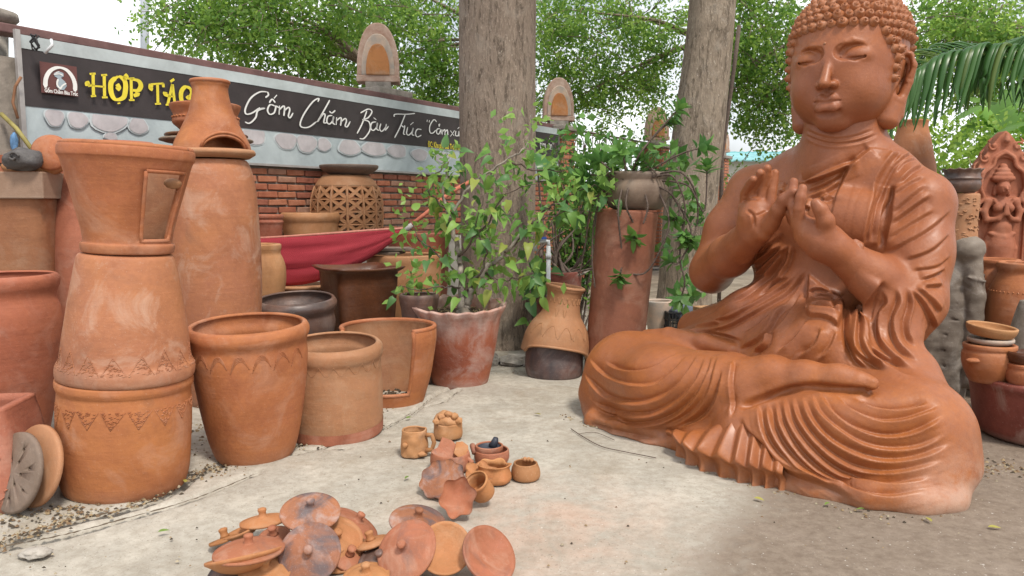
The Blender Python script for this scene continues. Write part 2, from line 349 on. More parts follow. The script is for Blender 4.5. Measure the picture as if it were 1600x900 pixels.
# iron railing on the wall beyond the banner
M_IRON = plain('rusty_iron', (.10, .065, .05), .6, .4, 20, .002)
for a, b, lab in ((5.62, 9.1, 'black iron railing with looped arches between two pillars'), (9.6, 13.15, 'farther black iron railing behind the pale trunk')):
    e = empty('iron_railing', wp(a, 1.56, -.05), wall_rz, lab, 'railing', 'iron railings on the wall'); L_ = b-a
    tube('top_rail', [(0, 0, .78), (L_, 0, .78)], .018, M_IRON, e); tube('bottom_rail', [(0, 0, .06), (L_, 0, .06)], .018, M_IRON, e)
    n = int(L_/.26)
    for i in range(n+1): tube('bar', [(L_*i/n, 0, 0), (L_*i/n, 0, .78)], .007, M_IRON, e, 5)
    for i in range(0, n-1, 2): tube('arch_loop', [(L_*(i+1)/n-.26*math.cos(a_), 0, .45+.3*math.sin(a_)) for a_ in [k*math.pi/8 for k in range(9)]], .008, M_IRON, e, 5)

# banner
M_BAND = plain('banner_charcoal', (.045, .036, .037), .55, .25, 3, .002); M_BBLUE = plain('banner_pale_blue', (.43, .50, .53), .6, .22, 3.5, .003, alt=(.50, .57, .59))
M_BTOP = plain('banner_rim_grey', (.44, .49, .50), .6, .2, 3, .002); M_YEL = plain('letter_yellow', (.75, .62, .05), .5, .12, 5, 0); M_WHT = plain('letter_white', (.78, .78, .76), .5, .08, 5, 0)
M_PNK = plain('faded_pink_print', (.485, .455, .47), .6, .15, 9, 0); M_PNKW = plain('faded_white_print', (.55, .60, .62), .6, .1, 6, 0); M_LOGO = plain('logo_maroon', (.13, .05, .045), .5, .15, 5, 0); M_LGY = plain('logo_blue_grey', (.35, .42, .47), .5, .15, 5, 0)
BT0, BT1, BZ0, BZ1 = -2.23, 5.08, 1.555, 2.285
ban = empty('banner', wp(BT0, BZ0, .05), wall_rz, 'long pottery-village banner with yellow and white lettering on a dark band above pale blue', 'banner'); BLn = BT1-BT0
def bsheet(name, x0, x1, z0, z1, y, mat, nx=140, wav=.012):
    V, Fc = [], []
    for i in range(nx+1):
        x = x0+(x1-x0)*i/nx
        for z in (z0, z1): V.append((x, y+wav*math.sin(x*2.1+1)*math.sin(z*3)+.0025*math.sin(x*11+z*6), z))
    for i in range(nx): Fc.append((2*i, 2*i+2, 2*i+3, 2*i+1))
    return pyd(name, V, Fc, mat, ban)
bsheet('pale_sheet', 0, BLn, 0, .30, 0, M_BBLUE); bsheet('dark_band', 0, BLn, .285, .665, -.004, M_BAND); bsheet('top_margin', 0, BLn, .65, .735, -.008, M_BTOP)
MB().box((-.015, -.01, .36), (.03, .03, .80)).build('frame_post', M_GALV, ban); MB().box((BLn/2, .01, -.008), (BLn, .03, .02)).build('bottom_batten', M_GALV, ban); MB().box((BLn+.01, .01, .36), (.03, .03, .76)).build('frame_post', M_GALV, ban)
# pixel -> banner coordinates
def bxy(px, py):
    d = ray(px, py); P = wp(BT0, BZ0, .05); t = (P-CAMP).dot(WN)/d.dot(WN); q = CAMP+d*t-P; return q.dot(WD), q.z
_yb = [-.018]
def bpart(name, V2, Fc, mat, y=None):
    o = pyd(name, [(x, (-.022 if y is None else y), z) for x, z in V2], Fc, mat, ban, False); return o
def ribbon(strokes, w_, mat, name, y=-.022):
    """pen strokes of changing width: each stroke a list of (x, z) with the width swelling on the way"""
    V, Fc = [], []
    for st in strokes:
        C = catmull(st, 6) if len(st) > 2 else [np.array(st[0]), np.array(st[1])]; n = len(C); b = len(V)
        for i, p in enumerate(C):
            d = C[min(i+1, n-1)]-C[max(i-1, 0)]; L_ = np.hypot(*d)+1e-9; nn_ = np.array((-d[1], d[0]))/L_; u = i/max(1, n-1); ww = w_*(.55+.55*abs(d[1])/L_)*(1 if .04 < u < .96 else .6)
            V += [p+nn_*ww/2, p-nn_*ww/2]
        for i in range(n-1): Fc.append((b+2*i, b+2*i+1, b+2*i+3, b+2*i+2))
    return bpart(name, V, Fc, mat, y)
def px_strokes(S_): return [[bxy(x, y) for x, y in s] for s in S_]
def crop_st(x0, y0, s, *strokes): return [[(x0+x/s, y0+y/s) for x, y in st] for st in strokes]
# 'HOP TAC' in fat yellow letters with curled serifs (crop of the picture at scale 3)
yl = crop_st(0, 0, 3,
  [(428, 345), (430, 450)], [(412, 348), (440, 346)], [(418, 452), (442, 450)], [(480, 352), (482, 456)], [(466, 354), (494, 352)], [(470, 458), (496, 457)], [(430, 400), (404, 404)], [(404, 404), (402, 392), (412, 388)], [(430, 404), (482, 408)],
  [(545, 360), (514, 385), (512, 430), (526, 462), (548, 468), (572, 455), (580, 420), (578, 385), (560, 364), (545, 360)], [(570, 372), (584, 362), (576, 350)], [(540, 395), (548, 410), (540, 422)], [(548, 482), (550, 488)],
  [(606, 368), (608, 468)], [(592, 370), (622, 368)], [(596, 470), (622, 470)], [(608, 372), (640, 380), (652, 402), (640, 424), (612, 424)], [(618, 450), (634, 444), (636, 434)],
  [(698, 396), (758, 392)], [(700, 396), (698, 414), (708, 422)], [(730, 396), (732, 486)], [(718, 488), (746, 487)], [(756, 392), (758, 410)],
  [(800, 396), (778, 490)], [(800, 396), (812, 492)], [(768, 492), (790, 491)], [(802, 494), (824, 492)], [(785, 452), (806, 454)], [(785, 452), (768, 444), (766, 432)], [(790, 384), (808, 372)],
  [(888, 418), (862, 408), (842, 430), (842, 468), (858, 492), (884, 492), (896, 478)], [(888, 418), (892, 440), (878, 462), (868, 450)], [(918, 492), (932, 496), (950, 490)])
ribbon(px_strokes(yl), .034, M_YEL, 'yellow_lettering')
# the slogan in a brush script (crop at x 350, scale 3)
wl = crop_st(350, 0, 3,
  [(196, 432), (160, 432), (118, 460), (92, 510), (96, 535), (124, 530), (160, 505)], [(150, 512), (182, 508), (150, 520), (140, 552), (112, 578), (90, 572)], [(196, 432), (200, 446), (186, 458)],
  [(232, 498), (208, 492), (196, 516), (206, 536), (226, 530), (234, 508), (236, 498), (250, 506)], [(204, 482), (218, 466), (232, 482)], [(226, 462), (240, 446)],
  [(252, 496), (250, 538)], [(251, 515), (270, 498), (276, 508), (272, 544)], [(274, 520), (294, 504), (300, 516), (294, 544), (302, 552), (316, 530)],
  [(432, 478), (436, 462), (408, 478), (370, 530), (350, 575), (356, 596), (390, 596), (426, 570)], [(488, 470), (460, 520), (430, 572)], [(434, 566), (456, 536), (466, 540), (460, 574), (474, 576)],
  [(500, 542), (480, 546), (474, 570), (486, 582), (502, 566), (506, 546), (502, 576), (514, 584)], [(486, 522), (498, 530), (514, 518)], [(520, 550), (518, 586)], [(519, 566), (538, 552), (542, 562), (538, 590)], [(540, 572), (560, 556), (566, 568), (560, 590), (570, 594), (584, 570)],
  [(662, 520), (640, 580), (616, 626)], [(632, 530), (668, 512), (686, 524), (668, 552), (640, 562)], [(640, 562), (672, 572), (676, 610), (650, 648), (628, 650)],
  [(706, 572), (686, 576), (680, 600), (692, 612), (708, 596), (712, 576), (708, 604), (720, 612)], [(694, 552), (706, 562)], [(728, 580), (722, 604), (732, 616), (748, 600), (754, 582), (748, 610), (764, 592)],
  [(790, 548), (796, 536), (850, 536), (888, 532)], [(842, 538), (816, 600), (792, 646)], [(824, 588), (834, 596), (840, 592), (834, 626), (842, 630)], [(854, 596), (848, 624), (858, 634), (874, 618), (880, 600), (874, 630), (886, 634)], [(866, 586), (880, 574)], [(918, 608), (900, 606), (890, 624), (898, 642), (918, 634)],
  [(946, 562), (944, 572)], [(956, 564), (954, 574)], [(990, 572), (976, 562), (958, 590), (958, 620), (972, 624), (986, 610)], [(1006, 604), (992, 606), (990, 624), (1000, 628), (1010, 608), (1010, 630)], [(998, 588), (1004, 582), (1000, 594)], [(1018, 608), (1016, 632)], [(1017, 618), (1028, 608), (1028, 634)], [(1030, 618), (1040, 610), (1042, 634)],
  [(1054, 612), (1072, 638)], [(1074, 612), (1054, 640)], [(1080, 614), (1078, 634), (1090, 636), (1094, 616), (1094, 640)], [(1088, 604), (1096, 596)], [(1112, 620), (1102, 620), (1098, 636), (1110, 642)], [(1116, 640), (1114, 648)])
ribbon(px_strokes(wl), .0165, M_WHT, 'white_script')
def text(body, name, px, py, px2, mat, size, y=-.024, sx=1.0, bold=.0):
    c = bpy.data.curves.new(name, 'FONT'); c.body = body; c.size = size; c.offset = bold; x, z = bxy(px, py); c.materials.append(mat); t_ = bpy.data.objects.new('t', c); COL.objects.link(t_); dg = bpy.context.evaluated_depsgraph_get(); me = bpy.data.meshes.new_from_object(t_.evaluated_get(dg)); bpy.data.objects.remove(t_)
    o = bpy.data.objects.new(name, me); COL.objects.link(o); o.parent = ban
    o.location = (x, y, z); o.rotation_euler = (math.pi/2, 0, 0); o.scale = (sx, 1, 1); return o
text('ĐC: Khu phố Bàu Trúc, Phước Dân, Ninh Phước, Ninh Thuận', 'address_line', 666, 229.5, 0, M_YEL, .088, sx=.62, bold=.002)
text('tìm ấn”', 'closing_words', 841, 232, 0, M_WHT, .17, sx=.8)
# emblem: maroon square, white arch, a pale jar held by two hands
q = [bxy(58, 95), bxy(121, 154), bxy(117, 103), bxy(61, 150)]
x0, z1 = bxy(59, 96); x1, z0 = bxy(120, 154); z0 += .01
bpart('emblem_ground', [(x0, z0), (x1, z0), (x1, z1), (x0, z1)], [(0, 1, 2, 3)], M_LOGO, -.020)
em = crop_st(0, 0, 3, [(204, 412), (206, 370), (226, 334), (262, 318), (300, 328), (328, 358), (342, 395), (342, 430)])
ribbon(px_strokes(em), .026, M_WHT, 'emblem_arch', -.024)
jar2 = crop_st(0, 0, 3, [(246, 342), (264, 335), (288, 344), (290, 360), (276, 366), (296, 384), (304, 404), (292, 422), (272, 424), (256, 408), (254, 384), (262, 368), (246, 358)])[0]
jp = [bxy(*p) for p in jar2]; bpart('emblem_jar', jp, [tuple(range(len(jp)))[::-1]], M_LGY, -.024)
ribbon(px_strokes(crop_st(0, 0, 3, [(242, 350), (268, 348), (286, 356)], [(262, 372), (258, 398), (270, 416)], [(300, 392), (282, 404), (272, 420)], [(252, 342), (268, 338)])), .011, M_WHT, 'emblem_hands', -.027)
text('Gốm Chăm Bàu Trúc', 'emblem_name', 66, 144, 0, M_WHT, .034, y=-.03, sx=.72, bold=.001)
# faded older print showing through along the pale strip
for k, (px, py, rx, ry) in enumerate(((84, 183, 14, 14), (120, 187, 15, 13), (168, 184, 27, 22), (215, 196, 14, 13), (172, 213, 10, 6), (396, 212, 18, 14), (446, 220, 16, 13), (478, 224, 15, 14), (505, 226, 10, 10), (545, 230, 16, 12), (584, 232, 18, 11), (620, 236, 14, 10), (655, 242, 12, 9), (690, 246, 12, 8))):
    cx_, cz_ = bxy(px, py); ax = abs(bxy(px+rx, py)[0]-cx_); az = abs(bxy(px, py-ry)[1]-cz_)
    for nm, f_, mt, yy in (('faded_letter_rim', 1.14, M_PNKW, -.008), ('faded_letter', 1.0, M_PNK, -.012)):
        pts = [(cx_+ax*f_*math.cos(a_)*(1+.12*math.sin(3*a_+k)), max(.01, min(.275, cz_+az*f_*math.sin(a_)))) for a_ in [i*math.pi/10 for i in range(20)]]
        bpart(nm, pts, [tuple(range(20))], mt, yy)
# ================================================================ the seated statue: one clay field, meshed, then folds pressed into it
class SDF:
    """a distance field on a grid, grown from round primitives; meshed with OpenVDB"""
    def __init__(s, lo, hi, h):
        s.lo = np.array(lo, np.float32); s.h = h; s.n = np.ceil((np.array(hi)-s.lo)/h).astype(int)+1
        s.D = np.full(s.n, 1.0, np.float32)
        s.ax = [s.lo[i]+h*np.arange(s.n[i], dtype=np.float32) for i in range(3)]
    def _win(s, lo, hi):
        i0 = np.clip(np.floor((np.array(lo)-s.lo)/s.h).astype(int), 0, s.n-1); i1 = np.clip(np.ceil((np.array(hi)-s.lo)/s.h).astype(int)+1, 1, s.n)
        sl = tuple(slice(a, b) for a, b in zip(i0, i1))
        g = (s.ax[0][sl[0]][:, None, None], s.ax[1][sl[1]][None, :, None], s.ax[2][sl[2]][None, None, :]); return sl, g
    def put(s, sl, d, k, sub=False):
        A = s.D[sl]
        if d.size == 0: return
        if sub: A, d = -A, d
        if k > 0: h = np.maximum(k-np.abs(A-d), 0)/k; r = np.minimum(A, d)-h*h*k*.25
        else: r = np.minimum(A, d)
        s.D[sl] = -r if sub else r
    def cone(s, a, b, ra, rb, k=.03, sub=False):
        a, b = np.array(a, np.float32), np.array(b, np.float32); m = max(ra, rb)+k+.05
        sl, (x, y, z) = s._win(np.minimum(a, b)-m, np.maximum(a, b)+m)
        ab = b-a; L2 = float(ab@ab)+1e-12
        t = np.clip(((x-a[0])*ab[0]+(y-a[1])*ab[1]+(z-a[2])*ab[2])/L2, 0, 1)
        d = np.sqrt((x-a[0]-t*ab[0])**2+(y-a[1]-t*ab[1])**2+(z-a[2]-t*ab[2])**2)-(ra+(rb-ra)*t)
        s.put(sl, d.astype(np.float32), k, sub)
    def chain(s, P, r, k=.03, sub=False):
        r = r if hasattr(r, '__len__') else [r]*len(P)
        for i in range(len(P)-1): s.cone(P[i], P[i+1], r[i], r[i+1], k, sub)
    def ell(s, c, r, k=.05, rot=(0, 0, 0), sub=False):
        c = np.array(c, np.float32); m = max(r)+k+.04
        sl, (x, y, z) = s._win(c-m, c+m); x, y, z = x-c[0], y-c[1], z-c[2]
        if any(rot):
            M = np.array(Matrix.Rotation(rot[2], 3, 'Z') @ Matrix.Rotation(rot[1], 3, 'Y') @ Matrix.Rotation(rot[0], 3, 'X')).T
            x, y, z = (M[i, 0]*x+M[i, 1]*y+M[i, 2]*z for i in range(3))
        k0 = np.sqrt((x/r[0])**2+(y/r[1])**2+(z/r[2])**2); k1 = np.sqrt((x/r[0]**2)**2+(y/r[1]**2)**2+(z/r[2]**2)**2)+1e-9
        s.put(sl, (k0*(k0-1)/k1).astype(np.float32), k, sub)
    def mesh(s):
        import openvdb as vdb
        g = vdb.FloatGrid(); g.background = 1.0
        g.copyFromArray(np.clip(s.D, -.06, 1.0).astype(np.float32)); g.transform = vdb.createLinearTransform(voxelSize=1.0)
        v, q = g.convertToQuads(isovalue=0.0)
        return v*s.h+s.lo, q

def vnormals(v, q):
    fn = np.cross(v[q[:, 2]]-v[q[:, 0]], v[q[:, 3]]-v[q[:, 1]]); n = np.zeros_like(v)
    for i in range(4): np.add.at(n, q[:, i], fn)
    return n/(np.linalg.norm(n, axis=1, keepdims=True)+1e-12)
def relax(v, q, it=1, lam=.5):
    e = np.concatenate([q[:, [0, 1]], q[:, [1, 2]], q[:, [2, 3]], q[:, [3, 0]]]); cnt = np.bincount(e.ravel(), minlength=len(v))[:, None]
    for _ in range(it):
        a = np.zeros_like(v)
        for i in range(v.shape[1]): a[:, i] = np.bincount(e[:, 0], v[e[:, 1], i], len(v))+np.bincount(e[:, 1], v[e[:, 0], i], len(v))
        v = v+(a/np.maximum(cnt, 1)-v)*lam
    return v

BTH = rad(-50); BO = at(1300, 450, 4.05); BO.z = 0
bL = Vector((math.cos(BTH), math.sin(BTH), 0)); bF = Vector((math.sin(BTH), -math.cos(BTH), 0))
def bloc(p): q = p-BO; return np.array((q.dot(bL), -q.dot(bF), q.z))         # local: +x the statue's left, -y its front
def B(px, py, c):
    d = ray(px, py); return bloc(CAMP+d*((c-(CAMP-BO).dot(bF))/d.dot(bF)))
def BG(px, py, z=0.0): return bloc(ground(px, py, z))
def q3(x, c, z): return (x, -c, z)                                          # (left, forward, up)

f = SDF((-1.26, -1.18, -.05), (1.06, .46, 1.76), .0053)
# lap and legs
f.ell(q3(0, .05, .26), (.46, .36, .32), .1)
f.ell(q3(-.05, .45, .14), (.72, .42, .27), .12)
f.chain([q3(.2, .1, .27), q3(.5, .38, .26), q3(.64, .50, .215)], [.24, .235, .24], .08)
f.chain([q3(.645, .515, .205), q3(.40, .74, .18), q3(.08, .84, .15)], [.25, .22, .17], .07)
f.chain([q3(-.25, .1, .27), q3(-.6, .38, .25), q3(-.88, .58, .22)], [.24, .24, .245], .08)
f.chain([q3(-.88, .6, .205), q3(-.5, .74, .22), B(1140, 606, .76)], [.255, .235, .175], .07)
f.ell(q3(-.9, .6, .1), (.27, .27, .14), .08); f.ell(q3(.66, .54, .1), (.26, .28, .14), .08)
# cloth that spreads from the waist over the thighs
f.chain([B(1085, 512, .12), B(1180, 500, .22), B(1300, 540, .38), B(1420, 575, .32)], [.10, .16, .16, .10], .12)
f.chain([B(1130, 540, .3), B(1240, 560, .42), B(1370, 590, .42)], [.1, .12, .08], .1)
# torso
f.ell(q3(-.04, .06, .62), (.345, .265, .36), .1)
f.ell(q3(-.05, .02, 1.02), (.44, .28, .36), .1)
f.ell(q3(-.22, .18, 1.13), (.2, .12, .14), .1); f.ell(q3(.14, .18, 1.11), (.2, .12, .14), .1)
f.chain([q3(-.5, -.02, 1.275), q3(-.2, -.03, 1.36), q3(.03, -.01, 1.42), q3(.22, -.03, 1.34), q3(.40, -.02, 1.215)], [.135, .14, .16, .14, .14], .1)
f.cone(q3(.03, .0, 1.38), q3(.03, .02, 1.66), .205, .19, .09)
# right arm (bare): shoulder, elbow out to the side, forearm rising in front of the chest
sR = q3(-.50, -.02, 1.26); eR = B(1112, 424, .14)
f.chain([sR, (np.array(sR)+eR)/2+np.array((-.02, 0, .02)), eR], [.15, .135, .118], .06)
f.chain([eR, B(1140, 400, .30), B(1178, 362, .47)], [.118, .108, .078], .05)
# left arm under its sleeve
sL = q3(.415, -.02, 1.19); eL = B(1425, 470, .13)
f.chain([sL, (np.array(sL)+eL)/2, eL], [.155, .15, .15], .07)
f.chain([eL, B(1365, 435, .30), B(1303, 388, .47)], [.135, .108, .075], .05)
# the sleeve that hangs from the left forearm to the lap
for px0, py0, px1, py1, c0, c1, r0, r1 in ((1378, 452, 1362, 540, .32, .36, .045, .05), (1400, 462, 1388, 560, .28, .38, .06, .06), (1425, 478, 1410, 570, .2, .34, .07, .07), (1445, 480, 1432, 520, .1, .14, .075, .05), (1408, 570, 1440, 590, .34, .2, .06, .06)):
    f.cone(B(px0, py0, c0), B(px1, py1, c1), r0, r1, .04)
f.chain([B(1362, 540, .36), B(1392, 574, .40), B(1440, 590, .36)], [.05, .055, .05], .04)
# right hand: palm to the front, fingers up, thumb across to the other hand
W = B(1180, 358, .47)
def hpts(c, *P): return [B(x, y, c+dc) for x, y, dc in P]
f.chain(hpts(.47, (1178, 362, 0), (1182, 342, .01), (1184, 328, .0)), [.070, .080, .070], .03)
f.chain(hpts(.47, (1167, 352, .02), (1167, 328, .0)), [.045, .042], .03)
f.chain(hpts(.47, (1165, 326, .0), (1178, 322, .0), (1191, 321, .0), (1202, 324, .0)), .030, .02)
f.chain(hpts(.48, (1192, 362, .03), (1206, 342, .04)), [.050, .036], .025)              # ball of the thumb
for P, r in ((((1163, 322, .0), (1164, 302, .02), (1172, 287, .06), (1177, 280, .085)), (.027, .026, .024, .020)),
             (((1177, 317, .0), (1177, 296, .015), (1185, 278, .04), (1188, 270, .06)), (.029, .028, .026, .022)),
             (((1191, 315, .0), (1192, 294, .0), (1197, 273, .01), (1199, 263, .02)), (.029, .028, .026, .022)),
             (((1204, 318, .0), (1206, 298, -.01), (1209, 281, -.02), (1211, 270, -.02)), (.027, .027, .025, .021))):
    f.chain(hpts(.47, *P), [x*.93 for x in r], .005)
f.chain(hpts(.49, (1204, 350, .03), (1216, 328, .06), (1226, 312, .07), (1240, 300, .08)), (.044, .034, .03, .024), .018)
# left hand: seen from the thumb side
f.chain(hpts(.48, (1303, 388, 0), (1287, 378, .02), (1268, 366, .04)), [.076, .086, .078], .03)
f.chain(hpts(.50, (1262, 372, .03), (1252, 350, .05), (1247, 338, .06)), [.048, .043, .036], .02)
f.chain(hpts(.50, (1288, 386, .02), (1293, 368, .03)), [.052, .036], .02)
for P, r in ((((1246, 344, .05), (1240, 322, .06), (1238, 303, .06), (1240, 284, .05)), (.033, .030, .027, .022)),
             (((1250, 346, .07), (1248, 326, .09), (1251, 308, .09), (1254, 294, .08)), (.031, .028, .026, .022)),
             (((1246, 352, .02), (1236, 332, .02), (1234, 314, .02), (1236, 300, .02)), (.029, .028, .025, .021)),
             (((1250, 360, .0), (1238, 344, -.01), (1234, 330, -.01), (1235, 318, -.01)), (.027, .026, .024, .020))):
    f.chain(hpts(.50, *P), [x*.93 for x in r], .005)
f.chain(hpts(.51, (1292, 366, .02), (1290, 345, .05), (1282, 328, .07), (1275, 318, .08)), (.046, .037, .03, .025), .018)
# right foot lying on the left thigh; ankle and heel
f.chain([B(1140, 608, .76), B(1172, 606, .78), B(1205, 590, .77)], [.14, .125, .105], .05)
f.cone(B(1200, 584, .73), B(1215, 586, .74), .075, .06, .05)
f.chain([B(1205, 592, .77), B(1258, 588, .76), B(1312, 590, .74), B(1340, 594, .73)], [.085, .066, .052, .044], .04)
f.chain([B(1330, 592, .72), B(1352, 596, .72), B(1362, 599, .72)], [.034, .031, .029], .015)
f.chain([B(1300, 583, .70), B(1318, 585, .70)], [.03, .022], .02)
# the sole of the other foot on the right thigh
f.chain([B(1012, 522, .46), B(1045, 524, .47), B(1100, 536, .47), B(1142, 548, .48)], [.028, .042, .05, .045], .025)
# foot of the whole: a low flange on the ground
FL = [(905, 640), (912, 662), (950, 676), (1000, 690), (1050, 702)]
f.chain([BG(x, y)+np.array((.03, .055, .015)) for x, y in FL], .05, .04)
FR = [(1200, 758), (1260, 776), (1350, 796), (1430, 803), (1478, 797), (1492, 770)]
f.chain([BG(x, y)+np.array((-.02, .06, .015)) for x, y in FR], .05, .05)
f.ell(q3(.62, .66, .03), (.3, .22, .1), .06); f.ell(q3(.1, .88, .05), (.4, .12, .12), .08)

f.D[:, :, :max(0, int((0-f.lo[2])/f.h))] = np.maximum(f.D[:, :, :max(0, int((0-f.lo[2])/f.h))], .02)
bv, bq = f.mesh(); bv = relax(bv, bq, 2, .5)
fb, f = f, None
# the head: its own finer field, turned a little to its left
HY = rad(10.5); HC0 = np.array((.034, 0.0, 0.0)); hL = np.array((math.cos(HY), math.sin(HY), 0)); hF = np.array((math.sin(HY), -math.cos(HY), 0))
def hp(x, c, z): return (x, -c, z)                                           # head frame
def h2b(v): return HC0+v[..., :1]*hL-v[..., 1:2]*hF+v[..., 2:]*np.array((0, 0, 1.))
def HB(px, py, c):
    e = bloc(CAMP); d = bloc(CAMP+ray(px, py))-e; t = (c-(e-HC0)@hF)/(d@hF); p = e+d*t-HC0; return np.array((p@hL, -c, p[2]))
f = SDF((-.46, -.46, 1.42), (.46, .42, 2.52), .0058 if globals().get('DRAFT') else .0042)
f.ell(hp(0, -.02, 2.0), (.272, .320, .28), .06)
f.ell(hp(0, .06, 1.805), (.246, .262, .254), .06)
f.ell(hp(0, .03, 1.90), (.246, .285, .18), .06)
f.ell(hp(0, .222, 1.605), (.075, .06, .048), .06)
for s in (-1, 1):
    f.ell(hp(s*.11, .175, 1.75), (.095, .11, .11), .06)                      # cheek
    f.ell(hp(s*.078, .330, 1.925), (.058, .055, .047), .006, (0, 0, s*.2), True)   # hollow under the brow
    f.ell(hp(s*.126, .298, 1.922), (.056, .055, .045), .010, (0, 0, s*.45), True)
    f.ell(hp(s*.104, .220, 1.906), (.084, .074, .058), .010, (0, s*.03, s*-.25))       # closed lid
    f.chain([hp(s*.024, .290, 1.908), hp(s*.040, .296, 1.945), hp(s*.068, .294, 1.968), hp(s*.10, .283, 1.977), hp(s*.134, .262, 1.966), hp(s*.160, .238, 1.938), hp(s*.176, .218, 1.905)], [.003, .006, .007, .007, .006, .005, .003], .011)
    f.chain([hp(s*.034, .288, 1.903), hp(s*.07, .296, 1.893), hp(s*.11, .291, 1.889), hp(s*.15, .274, 1.896), hp(s*.178, .250, 1.906)], [.0015, .0075, .0090, .0075, .0015], .003, sub=True)
f.chain([hp(0, .276, 1.985), hp(0, .300, 1.90), hp(0, .364, 1.782)], [.028, .019, .025], .014)
f.ell(hp(0, .358, 1.772), (.027, .038, .022), .010)
for s in (-1, 1): f.ell(hp(s*.034, .324, 1.772), (.020, .032, .020), .009)
f.ell(hp(0, .225, 1.69), (.11, .085, .07), .05)
for s in (-1, 1):
    f.chain([hp(0, .312, 1.703), hp(s*.028, .313, 1.709), hp(s*.072, .276, 1.702)], [.017, .021, .007], .007)
f.chain([hp(-.066, .276, 1.683), hp(-.03, .309, 1.667), hp(.03, .309, 1.667), hp(.066, .276, 1.683)], [.010, .025, .025, .010], .010)
f.chain([hp(-.072, .288, 1.702), hp(-.03, .340, 1.689), hp(0, .344, 1.686), hp(.03, .340, 1.689), hp(.072, .288, 1.702)], [.002, .0055, .0055, .0055, .002], .004, sub=True)
f.chain([hp(0, .322, 1.748), hp(0, .331, 1.722)], .010, .012, sub=True)
f.chain([hp(-.05, .296, 1.640), hp(0, .306, 1.636), hp(.05, .296, 1.640)], .012, .02, sub=True)
E_ = [HB(x, y, c) for x, y, c in ((1388, 118, .04), (1393, 98, .03), (1406, 84, .01), (1420, 86, -.01), (1426, 102, -.02), (1420, 128, -.02), (1409, 155, .0), (1404, 180, .0))]
E2 = [HB(x, y, c) for x, y, c in ((1388, 120, .05), (1390, 150, .05), (1380, 186, .05))]; E3 = [HB(1402, 160, .02), HB(1389, 186, .03)]; E4 = HB(1405, 120, -.01)
for s in (1, -1):
    mir = lambda p: np.array(p)*np.array((s, 1, 1))
    f.chain([mir(p) for p in E_], [.017, .018, .019, .020, .021, .020, .022, .026], .006)
    f.ell(mir(E4)+np.array((0, .03, 0)), (.05, .014, .12), .01); f.chain([mir(p) for p in E2], [.020, .026, .040], .012); f.chain([mir(p) for p in E3], [.030, .052], .02)
    f.ell(mir(HB(1390, 130, -.05)), (.06, .05, .16), .03)
f.ell(hp(0, -.06, 2.33), (.15, .15, .13), .05)
hv, hq = f.mesh(); f = fb; hv = h2b(relax(hv, hq, 1, .5))

# body and head are pressed together, then kept apart again as two parts
nB, nBq = len(bv), len(bq); bv = np.concatenate([bv, hv]); bq = np.concatenate([bq, hq+nB]); bn = vnormals(bv, bq)
